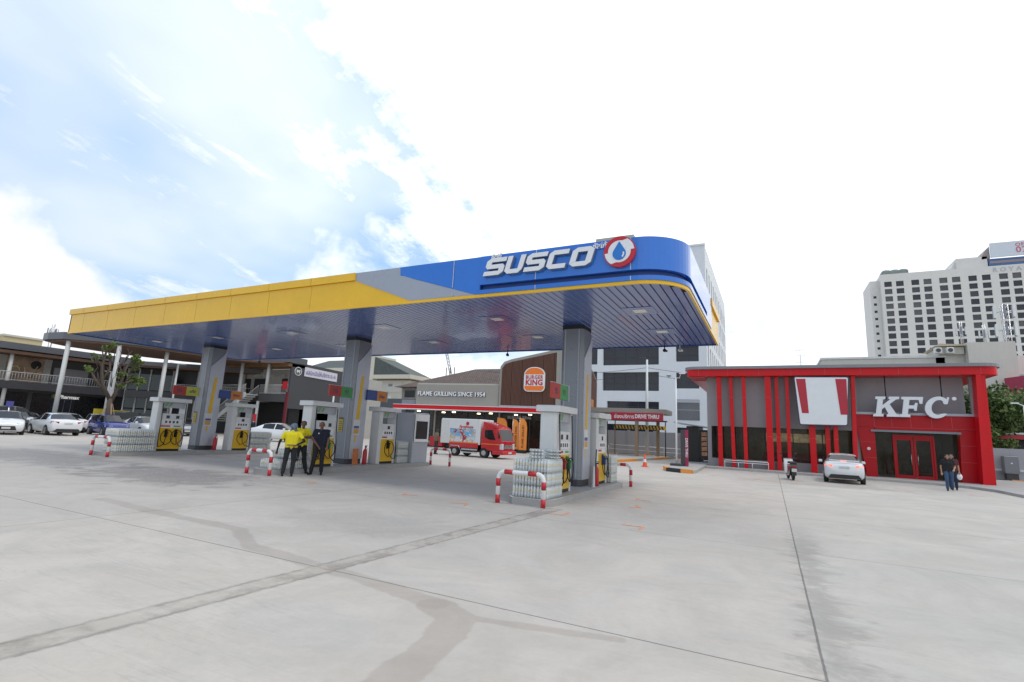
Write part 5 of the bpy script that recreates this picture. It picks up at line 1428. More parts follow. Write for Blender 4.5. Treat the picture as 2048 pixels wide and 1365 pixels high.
for i in range(4):
    for j, z_ in enumerate((0.4, 2.3, 4.3)):
        q = MB(); P4 = [on(0.3+i*1.15, 1.0, z_), on(1.35+i*1.15, 1.0, z_), on(1.35+i*1.15, 1.0, z_+1.75), on(0.3+i*1.15, 1.0, z_+1.75)]
        P4b = [on(0.3+i*1.15, 1.04, z_), on(1.35+i*1.15, 1.04, z_), on(1.35+i*1.15, 1.04, z_+1.75), on(0.3+i*1.15, 1.04, z_+1.75)]
        q.add(P4+P4b, [(0,1,2,3),(7,6,5,4),(0,4,5,1),(1,5,6,2),(2,6,7,3),(3,7,4,0)]); part(aw, 'stair_hall_pane', q, GT)
for i in range(5):
    q = MB(); p = on(0.25+i*1.15, 1.1, 0); q.box(p[0]-.05, p[0]+.05, p[1]-.05, p[1]+.05, 0, 6.6); part(aw, 'glazing_post', q, COLW)
rwg = thing('arcade_right_wing', 'arcade wing with white outdoor stair and dark end wall left of the middle column', 'shop building', (-44, 36.5, 0))
q = MB(); q.box(-11, -0.25, 1.6, 14, 0, 7.24); part(rwg, 'core_wall', q, mat('cream_shop_wall', (0.42, 0.41, 0.38), 0.7, var=0.08))
q = MB(); q.prism([(-0.2, 2.95), (10.2, 2.95), (10.2, 7.45), (-0.2, 7.8)], -0.24, 0.0, 'x'); part(rwg, 'end_wall', q, mat('end_wall_dark', (0.062, 0.062, 0.070), 0.65, var=0.08))
q = MB(); q.box(-0.9, -0.25, 0.3, 10, 0, 2.95); part(rwg, 'end_recess', q, BLACK)
q = MB(); q.box(-0.30, 0.05, -0.35, -0.21, 0, 4.6); part(rwg, 'red_post', q, mat('post_maroon', (0.16, 0.02, 0.03), 0.6))
q = MB(); q.box(-4.6, -0.26, -0.2, 1.59, 3.6, 4.4); q.box(-11, -7.0, -0.2, 1.59, 3.6, 4.4); part(rwg, 'walkway_slab', q, mat('slab_grey', (0.085, 0.085, 0.09), 0.6))
q = MB(); q.box(-11, 0.0, -0.6, 1.6, 7.25, 7.55); part(rwg, 'timber_eave', q, mat('eave_brown', (0.22, 0.12, 0.05), 0.5))
q = MB(); q.box(-11, -0.26, 1.45, 1.595, 0.0, 3.59); part(rwg, 'ground_floor_front', q, BLACK)
for (a, b_) in ((-9.9, -8.6), (-7.9, -5.6), (-3.4, -2.6)):
    q = MB(); q.box(a, b_, 1.50, 1.598, 4.45, 6.2); part(rwg, 'upper_opening', q, BLACK)
text(rwg, 'shop_name', 'คลินิก ทันตกรรม CLINIC', 0.5, COLW, (-5.4, 1.45, 6.5), bold=0.012, ext=0.04)
railing(rwg, (-4.6, -0.15, 4.4), (-0.3, -0.15, 4.4), 0.95, 0.17)
railing(rwg, (-11, -0.15, 4.4), (-7.0, -0.15, 4.4), 0.95, 0.17)
q = MB()
for i in range(14):
    x_ = -4.65-i*0.36; z_ = 4.3-i*0.22; q.box(x_-0.38, x_, -1.7, -0.25, z_-0.12, z_)
part(rwg, 'stair_treads', q, OFFW)
q = MB(); q.prism([(-4.6, 4.42), (-4.6, 3.95), (-9.8, 0.8), (-9.8, 1.25)], -1.82, -1.705); part(rwg, 'stair_stringer', q, OFFW)
railing(rwg, (-4.7, -1.76, 4.35), (-9.7, -1.76, 1.3), 0.95, 0.2)
railing(rwg, (-4.7, -0.25, 4.35), (-9.7, -0.25, 1.3), 0.95, 0.2)
q = MB(); q.cyl((-3.9, -0.7, 0), (-3.9, -0.7, 3.6), 0.15, 12); part(rwg, 'column', q, COLW)
q = MB(); q.box(-1.0, -0.4, -0.3, -0.18, 4.9, 5.7); part(rwg, 'red_fire_box', q, mat('fire_red', (0.55, 0.02, 0.03), 0.4))
bn = thing('clinic_banner', 'long white banner with purple Thai words on the dark arcade end wall', 'banner', (-43.96, 37.9, 6.2))
q = MB(); q.prism([(0, 0.25), (0, 1.22), (4.6, 1.05), (4.6, 0.1)], 0, 0.03, 'x'); part(bn, 'banner_cloth', q, mat('banner_white', (0.62, 0.60, 0.66), 0.6))
text(bn, 'banner_words', 'คลินิกเปิดให้บริการ อ.-จ.', 0.62, mat('banner_purple', (0.12, 0.10, 0.30), 0.6), (0.04, 2.3, 0.62), (R(-2), 0, R(90)), bold=0.008, ext=0.004, sx=0.72)
th = thing('tooth_badge', 'round white badge with a tooth shape on the dark arcade end wall', 'sign', (-43.97, 37.1, 6.85))
q = MB()
q.tube([(0, 0.42*math.cos(R(a)), 0.42*math.sin(R(a))) for a in range(0, 361, 18)], 0.05, 6, cap=False); part(th, 'ring', q, COLW)
q = MB(); q.prism([(-.22,.18),(0,.12),(.22,.18),(.24,0),(.14,-.26),(.05,-.06),(-.05,-.06),(-.14,-.26),(-.24,0)], 0, 0.04, 'x'); part(th, 'tooth', q, COLW)
q = MB(); q.cyl((-43.9, 0, 0), (-43.8, 0, 0), 0.01, 4)
# arcade lamp posts
for (x_, y_, h_, lab) in ((-50, 31.24*50/55, 6.5, 'white lamp post with a flat round head, right of the bare-limbed tree'), (-40, 38.5, 5.2, 'white lamp post with a cross head in front of the clinic banner'), (-52, 24.0, 5.2, 'slim white lamp post left of the bare-limbed tree')):
    t = thing('lamp_post', lab, 'lamp post', (x_, y_, 0), group='arcade lamp posts')
    q = MB(); q.cyl((0, 0, 0), (0, 0, h_), 0.09, 8); part(t, 'pole', q, COLW)
    q = MB(); q.box(-0.1, 0.1, -0.7, 0.7, h_+0.001, h_+0.06); part(t, 'lamp_head', q, COLW)

# ---------------------------------------------------------------- middle distance
cr = thing('cream_hall', 'cream hall with grey-green hipped roof and cornices behind the dark arcade end wall', 'building', (-72, 76, 0))
STU = mat('cream_stucco', (0.62, 0.58, 0.48), 0.7, var=0.05, scale=0.5, streak=0.15)
q = MB(); q.box(-15, -2.5, 0, 6, 0, 12.0); q.box(0.1, 3.2, -0.3, 6, 0, 15.3); q.box(3.21, 11.2, 1.0, 6, 0, 10.4); part(cr, 'wall', q, STU)
def hip(x0, x1, y0, y1, z0, z1, ins):
    q.add([(x0, y0, z0), (x1, y0, z0), (x1, y1, z0), (x0, y1, z0), (x0+ins, (y0+y1)/2, z1), (x1-ins, (y0+y1)/2, z1)], [(0, 1, 5, 4), (1, 2, 5), (2, 3, 4, 5), (3, 0, 4), (3, 2, 1, 0)])
RGT = mat('roof_tiles_green', (0.085, 0.10, 0.095), 0.75, var=0.3, scale=2.5)
q = MB(); hip(-16.0, -1.8, -1.0, 7, 12.75, 14.9, 3.5); part(cr, 'roof', q, RGT)
q = MB(); q.prism([(3.21, 14.9), (12.2, 11.35), (3.21, 11.35)], -0.2, 6.2); part(cr, 'side_roof', q, RGT)
q = MB(); q.box(-16.0, -1.8, -1.0, 7, 12.0, 12.74); q.box(3.21, 12.3, -0.4, 6.3, 10.6, 11.34); part(cr, 'cornice', q, STU)
q = MB(); q.box(-3, 8.2, -1.4, -0.301, 6.6, 7.2); q.box(-2.6, 7.6, -1.0, -0.302, 5.6, 6.59); part(cr, 'moulding', q, OFFW)
q = MB(); q.box(4.5, 9.5, 0.9, 0.995, 8.0, 10.0); pn_ = part(cr, 'wall_panel', q, CR)
q = MB(); q.box(6.2, 7.2, 0.85, 0.895, 9.2, 9.7); part(cr, 'louvre', q, MGREY)
hs = thing('tiled_house', 'house with brown tiled hipped roof behind the burger restaurant', 'house', (-43, 66, 0))
q = MB(); q.box(-10.5, 8, 0, 12, 0, 8.0); part(hs, 'wall', q, mat('house_wall', (0.30, 0.27, 0.24), 0.7))
q = MB(); q.add([(-11.5, -1, 8.0), (9.6, -1, 8.0), (9.6, 13, 8.0), (-11.5, 13, 8.0), (0.2, 5, 11.5), (6.8, 5, 11.5)], [(0, 1, 5, 4), (1, 2, 5), (2, 3, 4, 5), (3, 0, 4), (3, 2, 1, 0)])
TL_ = bpy.data.materials.new('roof_tiles_brown'); TL_.use_nodes = True
T = NT(TL_.node_tree); b = TL_.node_tree.nodes['Principled BSDF']
oc = T.n('ShaderNodeTexCoord').outputs['Object']; ox, oy, oz = T.sep(oc)
bt_ = T.n('ShaderNodeTexBrick'); T.put(bt_.inputs['Vector'], T.comb(ox, T.math('MULTIPLY', oz, 2.0), 0.0))
for k_, v_ in (('Color1', (0.14, 0.10, 0.085, 1)), ('Color2', (0.20, 0.145, 0.12, 1)), ('Mortar', (0.04, 0.03, 0.028, 1))): bt_.inputs[k_].default_value = v_
bt_.inputs['Scale'].default_value = 1.0; bt_.inputs['Brick Width'].default_value = 0.35; bt_.inputs['Row Height'].default_value = 0.5; bt_.inputs['Mortar Size'].default_value = 0.05
T.put(b.inputs['Base Color'], bt_.outputs[0]); b.inputs['Roughness'].default_value = 0.8
part(hs, 'roof', q, TL_)
q = MB(); q.box(-9.9, -7.9, -0.06, -0.003, 6.4, 7.5); part(hs, 'window', q, GLASS)
for i in range(5):
    q = MB(); xx = -5.2+i*0.4; q.box(xx-0.02, xx+0.02, 4.4, 4.6, 10.3, 11.8-(i % 2)*0.4)
    if i % 2 == 0: part(hs, 'aerial', q, DGREY)
dw = thing('long_grey_wall', 'low dark grey wall strip left of the burger restaurant', 'wall', (-50, 58, 0))
q = MB(); q.box(-9, 12, 0, 0.3, 0, 5.6); part(dw, 'wall_panel', q, mat('slate_wall', (0.10, 0.11, 0.125), 0.6))
crn = thing('crane_boom', 'pale lattice crane boom leaning above the burger restaurant roof', 'crane', (-83.5, 120, 0))
q = MB()
for dx_ in (-0.35, 0.35): q.cyl((dx_-2.3, 0, 34), (dx_+6.5, 0, 6), 0.16, 5)
for i in range(28):
    a = i/28; b_ = (i+1)/28; s0 = 1 if i % 2 else -1
    q.cyl((-2.3+8.8*a+0.35*s0, 0, 34-28*a), (-2.3+8.8*b_-0.35*s0, 0, 34-28*b_), 0.09, 4)
part(crn, 'boom', q, mat('crane_pale', (0.45, 0.47, 0.50), 0.5))
q = MB(); q.box(4, 9, -1, 1, 0, 6.1); part(crn, 'crane_base', q, MGREY)

# ================================================================ TREES
def leaf_mat(name, a, b_):
    mt = bpy.data.materials.new(name); mt.use_nodes = True
    T = NT(mt.node_tree); b = mt.node_tree.nodes['Principled BSDF']
    oc = T.n('ShaderNodeTexCoord').outputs['Object']
    f = T.ss(T.noise(oc, 0.9, 4), 0.3, 0.7); f2 = T.noise(oc, 12, 3)
    T.put(b.inputs['Base Color'], T.mix(T.math('MULTIPLY', T.math('ADD', f, f2), 0.5), a+(1,), b_+(1,)))
    b.inputs['Roughness'].default_value = 0.55
    b.inputs['Subsurface Weight'].default_value = 0.0
    return mt
LFA = leaf_mat('leaf_green', (0.03, 0.065, 0.015), (0.13, 0.19, 0.035))
LFB = leaf_mat('leaf_bright', (0.06, 0.10, 0.02), (0.16, 0.22, 0.05))
BARK = mat('bark', (0.10, 0.075, 0.06), 0.85, var=0.3, scale=5, bump=0.5)
def leaves(mb, c_, r_, n, s, rnd):
    for _ in range(n):
        while True:
            p = Vector((rnd.uniform(-1, 1), rnd.uniform(-1, 1), rnd.uniform(-1, 1)))
            if 0.25 < p.length < 1: break
        p = Vector(c_)+Vector((p.x*r_[0], p.y*r_[1], p.z*r_[2]))
        a = Vector((rnd.gauss(0, 1), rnd.gauss(0, 1), rnd.gauss(0, 1))).normalized()
        b_ = a.cross(Vector((rnd.gauss(0, 1), rnd.gauss(0, 1), rnd.gauss(0, 1)))).normalized()
        l = s*rnd.uniform(0.7, 1.3)
        mb.add([p-a*l*0.5, p+b_*l*0.28, p+a*l*0.5, p-b_*l*0.28], [(0, 1, 2, 3)])
def tree(label, loc, h, rx, seed, n=16, ls=0.28, mt=LFA, cnt=170, trunk=0.2):
    rnd = random.Random(seed)
    t = thing('tree', label, 'tree', loc, group='trees at the right edge')
    q = MB(); q.tube([(0, 0, 0), (0.1, 0.05, h*0.3), (0, 0, h*0.6)], [trunk, trunk*0.7, trunk*0.4], 8)
    cr_ = MB()
    for i in range(n):
        an = rnd.uniform(0, 6.28); rr_ = rx*math.sqrt(rnd.uniform(0.02, 0.8)); z_ = h*rnd.uniform(0.42, 0.9)
        k_ = 1-0.5*max(0, (z_/h-0.6)/0.4)
        c_ = (rr_*math.cos(an)*k_, rr_*math.sin(an)*k_, z_)
        q.tube([(0, 0, h*0.35), (c_[0]*0.5, c_[1]*0.5, h*0.35+(c_[2]-h*0.35)*0.6), c_], [trunk*0.4, trunk*0.2, 0.02], 5)
        s_ = rnd.uniform(0.7, 1.25)
        leaves(cr_, c_, (rx*0.36*s_, rx*0.36*s_, h*0.13*s_), cnt, ls, rnd)
    part(t, 'trunk', q, BARK); part(t, 'crown', cr_, mt)
tree('dense green tree just right of the red corner pillar', (14.6, 50.5, 0), 7.0, 2.2, 3, 22, 0.30)
tree('dark green tree seen in the gap inside the red corner pillar', (12.6, 53, 0), 7.4, 2.0, 5, 20, 0.30)
tree('broad green tree cut by the right picture edge', (17.6, 54, 0), 7.6, 2.8, 8, 24, 0.32)
tree('low bright shrub tree behind the right-hand grey wall', (14.4, 48.2, 0), 3.5, 1.3, 9, 12, 0.22, LFB, 160, 0.08)
# bare-limbed tree before the arcade
ft = thing('pollarded_tree', 'thick bare-limbed tree with a few leaf tufts before the arcade', 'tree', (-48.5, 22.7, 0))
q = MB(); rnd = random.Random(4)
limbs = [[(0, 0, 0), (0, 0, 1.6), (0.0, -0.1, 2.9)], [(0, -0.1, 2.8), (0, -0.9, 4.1), (0, -1.15, 5.6), (0.1, -1.0, 7.3)], [(0, 0, 2.6), (0, 0.5, 4.2), (0, 0.7, 5.6), (0, 1.35, 6.7)],
         [(0, -0.5, 3.4), (0.2, -1.5, 4.3), (0.2, -2.0, 5.1)], [(0, -0.9, 4.4), (0, -0.5, 5.4), (0, -0.7, 6.3)], [(0, 0.5, 4.1), (0.2, 1.3, 4.6), (0.2, 1.9, 4.7)], [(0, 0.6, 5.0), (0, 0.1, 5.8)], [(0, -1.1, 5.4), (0, -1.7, 6.1), (0, -1.7, 6.4)], [(0, -1.1, 6.2), (0, -1.4, 7.0)]]
rad = [[.26, .22, .19], [.17, .14, .11, .07], [.16, .13, .10, .05], [.12, .09, .05], [.12, .09, .06], [.10, .07, .04], [.08, .05], [.09, .07, .05], [.06, .04]]
for P_, r_ in zip(limbs, rad): q.tube([(p[0], p[1]*0.95, p[2]*0.97) for p in P_], r_, 8)
for _ in range(34):
    y_ = rnd.uniform(-1.8, 1.6); z_ = rnd.uniform(4, 6.6); q.tube([(0, y_*0.8, z_-0.5), (0.1, y_, z_+0.2), (0.15, y_+rnd.uniform(-.3, .3), z_+0.6)], [0.04, 0.03, 0.015], 5)
part(ft, 'trunk', q, BARK)
q = MB()
for c_, r_, n in (((0.1, -1.0, 7.35), .5, 260), ((0.1, -1.7, 6.2), .45, 180), ((0.2, -1.9, 5.1), .42, 260), ((0, 1.4, 6.5), .55, 420), ((0, 1.5, 5.9), .45, 260), ((0.2, 1.5, 4.7), .5, 420), ((0.2, 2.0, 4.5), .4, 200), ((0.2, 0.4, 4.9), .35, 130), ((0.2, 0.5, 4.1), .35, 130), ((0, -0.7, 6.3), .3, 90)):
    for kk in range(4):
        o_ = [rnd.uniform(-.8, .8)*r_ for _ in range(3)]; rs_ = r_*rnd.uniform(.35, .7)
        leaves(q, (c_[0]+o_[0], c_[1]*0.95+o_[1], c_[2]*0.97+o_[2]*0.8), (rs_, rs_, rs_*0.8), int(n*0.22), 0.2, rnd)
part(ft, 'crown', q, LFB)
q = MB()
for a in (0, 1.6, 3.1, 4.7): q.cyl((0.9*math.cos(a), 0.9*math.sin(a), 0), (0.15*math.cos(a), 0.15*math.sin(a), 2.4), 0.04, 5)
part(ft, 'support_stake', q, mat('stake_wood', (0.35, 0.25, 0.17), 0.8))
yb = thing('yellow_board', 'low yellow hoarding boards behind the parked cars by the bare-limbed tree', 'hoarding', (-52.5, 24.7, 0))
q = MB(); q.box(0, 0.06, -1.3, -0.4, 0.5, 1.95); q.box(0, 0.06, 0.1, 1.5, 0.5, 1.9); part(yb, 'board_panel', q, mat('hoard_yellow', (0.50, 0.40, 0.02), 0.6, var=0.25, scale=2))
rs = thing('red_sign_board', 'small red board standing by the arcade stair behind the cars', 'sign', (-45, 33.2, 0))
q = MB(); q.box(-0.6, 0.6, -0.05, 0.05, 0.2, 2.2); part(rs, 'board', q, mat('board_red_white', (0.5, 0.03, 0.04), 0.5, var=0.3, scale=3))
q = MB(); q.box(-0.5, 0.5, -0.06, -0.052, 1.2, 1.5); part(rs, 'white_stripe', q, WHITE)
ps = thing('parking_sign', 'small blue parking sign on a pole at the left picture edge', 'sign', (-44.5, 15.15, 0))
q = MB(); q.box(0, 0.04, -0.20, 0.16, 1.75, 2.1); part(ps, 'sign_plate', q, mat('plate_blue', (0.06, 0.06, 0.25), 0.5))
q = MB(); q.cyl((-0.04, 0, 0), (-0.04, 0, 1.9), 0.04, 6); part(ps, 'sign_pole', q, STEEL)

# ================================================================ VEHICLES
TRIM = mat('car_trim', (0.02, 0.02, 0.022), 0.5, var=0.1); CGL = mat('car_glass', (0.012, 0.014, 0.017), 0.04, var=0.1, spec=0.5)
HLM = mat('headlight', (0.55, 0.58, 0.62), 0.1, var=0.1); TLM = mat('tail_lamp', (0.35, 0.01, 0.015), 0.15, var=0.1); TLON = mat('tail_lamp_lit', (0.9, 0.16, 0.10), 0.2, var=0.1, emit=1.3)
PLATE = mat('number_plate', (0.55, 0.56, 0.55), 0.5, var=0.3, scale=30)
CW = mat('car_white', (0.72, 0.74, 0.76), 0.18, var=0.02, coat=0.6); CBL = mat('car_blue', (0.015, 0.03, 0.20), 0.2, var=0.03, coat=0.7); CDK = mat('car_black', (0.02, 0.02, 0.024), 0.18, var=0.05, coat=0.7); CSL = mat('car_silver', (0.30, 0.32, 0.34), 0.22, metal=0.5, var=0.03, coat=0.5)
SED = dict(L=4.55, W=1.78, st=[(-2.27,.42,.80,.80,.80,.74),(-2.20,.30,.95,.98,.84,.78),(-1.75,.22,1.01,1.06,.88,.80),(-1.62,.22,1.02,1.08,.89,.80),(-.98,.20,1.01,1.39,.89,.60),(-.55,.20,1.0,1.45,.89,.60),(.02,.20,.98,1.47,.89,.61),(.10,.20,.98,1.47,.89,.61),(.45,.20,.97,1.43,.89,.60),(1.25,.20,.94,1.00,.88,.74),(1.40,.20,.93,.97,.88,.76),(1.95,.20,.84,.88,.85,.72),(2.18,.24,.72,.76,.78,.66),(2.27,.34,.60,.62,.70,.60)], wx=(-1.32,1.36), wr=.32, glass=(3,9), rearg=(3,4), frontg=(8,9), pil=(6,))
HAT = dict(L=3.75, W=1.68, st=[(-1.87,.40,.85,.86,.78,.70),(-1.82,.28,.98,1.10,.80,.68),(-1.76,.24,1.0,1.18,.82,.66),(-1.45,.22,1.0,1.45,.83,.58),(-.9,.20,.99,1.50,.84,.58),(-.2,.20,.98,1.51,.84,.58),(-.12,.20,.98,1.51,.84,.58),(.25,.20,.97,1.46,.84,.58),(.98,.20,.95,1.02,.83,.68),(1.1,.20,.94,.99,.83,.70),(1.6,.22,.86,.90,.80,.66),(1.80,.28,.72,.74,.72,.60),(1.87,.36,.6,.62,.64,.54)], wx=(-1.18,1.18), wr=.29, glass=(2,8), rearg=(2,3), frontg=(7,8), pil=(5,))
SUV = dict(L=4.7, W=1.86, st=[(-2.35,.48,.95,.96,.86,.80),(-2.30,.38,1.15,1.25,.90,.78),(-2.22,.32,1.18,1.35,.91,.76),(-1.95,.30,1.18,1.74,.92,.68),(-1.3,.28,1.17,1.80,.93,.68),(-.2,.28,1.15,1.81,.93,.68),(-.1,.28,1.15,1.81,.93,.68),(.35,.28,1.14,1.76,.93,.68),(1.05,.28,1.12,1.20,.92,.78),(1.2,.28,1.11,1.17,.92,.80),(1.95,.30,1.02,1.06,.90,.78),(2.25,.36,.84,.88,.84,.70),(2.35,.46,.7,.72,.78,.66)], wx=(-1.38,1.40), wr=.37, glass=(2,8), rearg=(2,3), frontg=(7,8), pil=(5,))
def car(label, loc, rz, S, paint, cat='car', lit=False, group='cars parked before the arcade', spoiler=False):
    t = thing('parked_car' if group else 'white_sedan', label, cat, loc, rz, group)
    st = S['st']; W = S['W']/2
    rings = []
    for (x_, zb, zs, zr, wb, wr_) in st:
        wb, wr_ = wb*W/0.89*0.985, wr_*W/0.89
        flat = zr-zs < 0.15
        h = [(0, zb), (wb*.85, zb), (wb*.97, zb+.10), (wb, zb+(zs-zb)*.45), (wb*.985, zs-.09), (wb*.94, zs), (wr_, zr-.045 if not flat else (zs+zr)/2), (wr_*.8, zr-.005), (0, zr+.02)]
        rings.append([(x_, y_, z_) for y_, z_ in h]+[(x_, -y_, z_) for y_, z_ in h[-2:0:-1]])
    N = len(rings[0]); body, gl = MB(), MB()
    allv = [p for r_ in rings for p in r_]
    bf, gf = [], []
    for i in range(len(rings)-1):
        for k_ in range(N):
            j = (k_+1) % N; f_ = (i*N+k_, i*N+j, (i+1)*N+j, (i+1)*N+k_)
            kk = k_ if k_ < 8 else 15-k_
            g_ = False
            if S['glass'][0] <= i < S['glass'][1]:
                if kk == 5 and i not in S['pil'] and S['rearg'][0] < i < S['frontg'][1]-0: g_ = i > S['rearg'][0] and i < S['frontg'][0]+0 or (i == S['frontg'][0])
                if kk in (6, 7) and i in (S['rearg'][0], S['frontg'][0]): g_ = True
            (gf if g_ else bf).append(f_)
    bf += [tuple(range(N-1, -1, -1)), tuple((len(rings)-1)*N+k_ for k_ in range(N))]
    body.add(allv, bf, 0, True); gl.add(allv, gf, 0, False)
    for mb_ in (body, gl):
        used = sorted({i for f_ in mb_.f for i in f_}); mp = {o: n for n, o in enumerate(used)}
        mb_.v = [mb_.v[i] for i in used]; mb_.f = [tuple(mp[i] for i in f_) for f_ in mb_.f]
    bo = part(t, 'body', body, paint)
    bo.data.shade_smooth()
    part(t, 'windows', gl, CGL)
    xr, xf = st[0][0], st[-1][0]
    for wx in S['wx']:
        for sd in (-1, 1):
            q = MB(); q.cyl((wx, sd*(W-0.14), S['wr']), (wx, sd*(W-0.003), S['wr']), S['wr']+0.05, 20, smooth=False); part(bo, 'wheel_arch', q, TRIM)
            q = MB(); q.cyl((wx, sd*(W-0.2), S['wr']), (wx, sd*(W+0.008), S['wr']), S['wr'], 20, smooth=False); wh = part(t, 'wheel', q, RUBBER)
            q = MB(); q.cyl((wx, sd*(W+0.009), S['wr']), (wx, sd*(W+0.018), S['wr']), S['wr']*.66, 14, smooth=False); rm = part(wh, 'rim', q, STEEL)
            q = MB(); q.box(xf-0.42, xf-0.06, sd*W*.80, sd*W*.52, st[-1][3]+0.02, st[-1][3]+0.14); 
    for sd in (-1, 1):
        zf = st[-2][2]-0.04
        q = MB(); q.prism([(xf-0.48, sd*W*.91), (xf-0.14, sd*W*.80), (xf-0.03, sd*W*.52), (xf-0.12, sd*W*.48), (xf-0.4, sd*W*.75)], zf-0.06, zf+0.06, 'z'); part(t, 'headlight', q, HLM)
        zr_ = st[1][2]-0.10
        q = MB(); q.prism([(xr+0.36, sd*W*.955), (xr+0.06, sd*W*.90), (xr-0.005, sd*W*.58), (xr+0.1, sd*W*.5), (xr+0.3, sd*W*.85)], zr_-0.075, zr_+0.07, 'z'); part(t, 'tail_lamp', q, TLON if lit else TLM)
        q = MB(); mx_ = st[S['frontg'][1]][0]-0.25; q.bbox(mx_-0.08, mx_+0.08, sd*(W+0.02), sd*(W+0.20), st[S['frontg'][1]][2]+0.02, st[S['frontg'][1]][2]+0.15, 0.03); part(t, 'mirror', q, paint)
    q = MB(); q.prism([(-W*.55, .30), (W*.55, .30), (W*.45, .56), (-W*.45, .56)], xf-0.12, xf+0.012, 'x'); gz = part(t, 'grille', q, TRIM)
    q = MB(); q.box(xf+0.0125, xf+0.02, -0.2, 0.2, .38, .50); part(gz, 'number_plate', q, PLATE)
    q = MB(); q.prism([(-W*.80, .26), (W*.80, .26), (W*.66, .45), (-W*.66, .45)], xr-0.012, xr+0.2, 'x'); part(t, 'rear_bumper', q, TRIM)
    q = MB(); zp = st[1][2]-0.15; q.box(xr-0.018, xr+0.05, -0.22, 0.22, zp-0.05, zp+0.06); part(t, 'number_plate', q, PLATE)
    if spoiler:
        q = MB(); q.bbox(xr+0.08, xr+0.25, -W*.72, W*.72, st[2][3]+0.06, st[2][3]+0.10, 0.015); part(t, 'spoiler', q, paint)
        q = MB(); q.box(xr+0.62, xr+0.70, -0.14, 0.14, 1.10, 1.16); part(t, 'brake_lamp', q, TLON)
    return t
car('white sedan seen from behind with lit brake lights outside the red restaurant', (3.22, 31.5, 0), R(86), SED, CW, lit=True, group=None, spoiler=True).scale = (0.95, 0.95, 0.95)
car('white sedan facing the camera at the left picture edge', (-44.3, 15.05, 0), R(-17), SED, CW)
car('white sedan seen from behind with a raised tail, second car from left', (-44.2, 17.6, 0), R(176), SED, CW)
car('small dark blue hatchback just left of the leftmost bottle stack', (-44.2, 20.9, 0), R(-6), HAT, CBL)
car('white sedan behind the leftmost pump and its bottle stack', (-44.8, 23.6, 0), R(-4), SED, CW)
car('dark pickup-sized car with long dark windows behind the two white sedans', (-53.0, 18.4, 0), R(82), SUV, CDK)
car('white saloon roof seen between the white sedans and the pharmacy', (-49.6, 20.3, 0), R(176), SED, CW)
car('white hatchback seen just above the dark blue hatchback', (-50.0, 22.6, 0), R(165), HAT, CW)
car('black off-roader behind the white sedan, right of the bare-limbed tree', (-50.5, 26.0, 0), R(80), SUV, CDK)
car('silver car glimpsed between the leftmost pump and the far left column', (-46.0, 27.3, 0), R(-20), SED, CSL)
car('white sedan parked near the arcade stair, above the yellow-shirted worker', (-36.0, 29.2, 0), R(20), SED, CW)
car('dark saloon behind the leftmost white sedan, with a red tail lamp', (-49.2, 17.4, 0), R(180), SED, CDK)

# ---- delivery truck (faces +x)
TRK = thing('delivery_truck', 'small red delivery truck with a white box body and picture side', 'truck', (-16.9, 28.9, 0), R(-3))
TR = mat('truck_red', (0.52, 0.012, 0.02), 0.25, var=0.05, coat=0.4); TWH = mat('truck_white', (0.70, 0.72, 0.74), 0.4, var=0.04)
HWT = 0.80
q = MB(); q.bbox(-2.45, 0.62, -HWT, HWT, 0.78, 2.36, 0.03); bx = part(TRK, 'cargo_box', q, TWH)
q = MB(); q.box(-1.72, 0.52, -HWT-0.012, -HWT-0.001, 0.55, 0.90); part(TRK, 'red_skirt', q, TR)
q = MB(); q.box(-1.72, 0.50, -HWT-0.016, -HWT-0.0125, 0.84, 0.89); part(TRK, 'orange_stripe', q, ORANGE)
q = MB(); q.box(-2.44, -1.78, -HWT-0.012, -HWT-0.001, 0.80, 2.28); sdz = part(TRK, 'side_door', q, OFFW)
q = MB(); q.cyl((-2.1, -HWT-0.02, 1.4), (-2.1, -HWT-0.04, 1.4), 0.03, 8); part(sdz, 'door_latch', q, STEEL)
PIC = bpy.data.materials.new('truck_picture'); PIC.use_nodes = True
T = NT(PIC.node_tree); b = PIC.node_tree.nodes['Principled BSDF']
oc = T.n('ShaderNodeTexCoord').outputs['Object']; ox, oy, oz = T.sep(oc)
n1_ = T.noise(oc, 2.2, 3); n2_ = T.noise(T.vm('ADD', oc, (3, 1, 2)), 4.5, 2)
c0 = T.mix(T.ss(T.math('ADD', oz, T.math('MULTIPLY', n1_, 0.6)), 1.35, 1.65), (0.62, 0.66, 0.72, 1), (0.13, 0.42, 0.72, 1))
c0 = T.mix(T.ss(n2_, 0.52, 0.56), c0, (0.62, 0.42, 0.20, 1)); c0 = T.mix(T.ss(n1_, 0.56, 0.60), c0, (0.40, 0.03, 0.05, 1)); c0 = T.mix(T.ss(T.noise(oc, 7, 2), 0.60, 0.64), c0, (0.75, 0.74, 0.72, 1))
T.put(b.inputs['Base Color'], c0)
q = MB(); q.box(-1.70, 0.28, -HWT-0.010, -HWT-0.001, 0.901, 1.74); part(bx, 'side_picture', q, PIC)
text(bx, 'box_script', 'Farmhouse', 0.24, TR, (-0.45, -HWT-0.012, 1.86), bold=0.006, ext=0.004, shear=0.2)
q = MB(); q.cyl((-0.35, -HWT-0.005, 2.07), (-0.35, -HWT-0.012, 2.07), 0.12, 14, smooth=False); part(bx, 'round_mark', q, mat('mark_red', (0.45, 0.02, 0.05), 0.5))
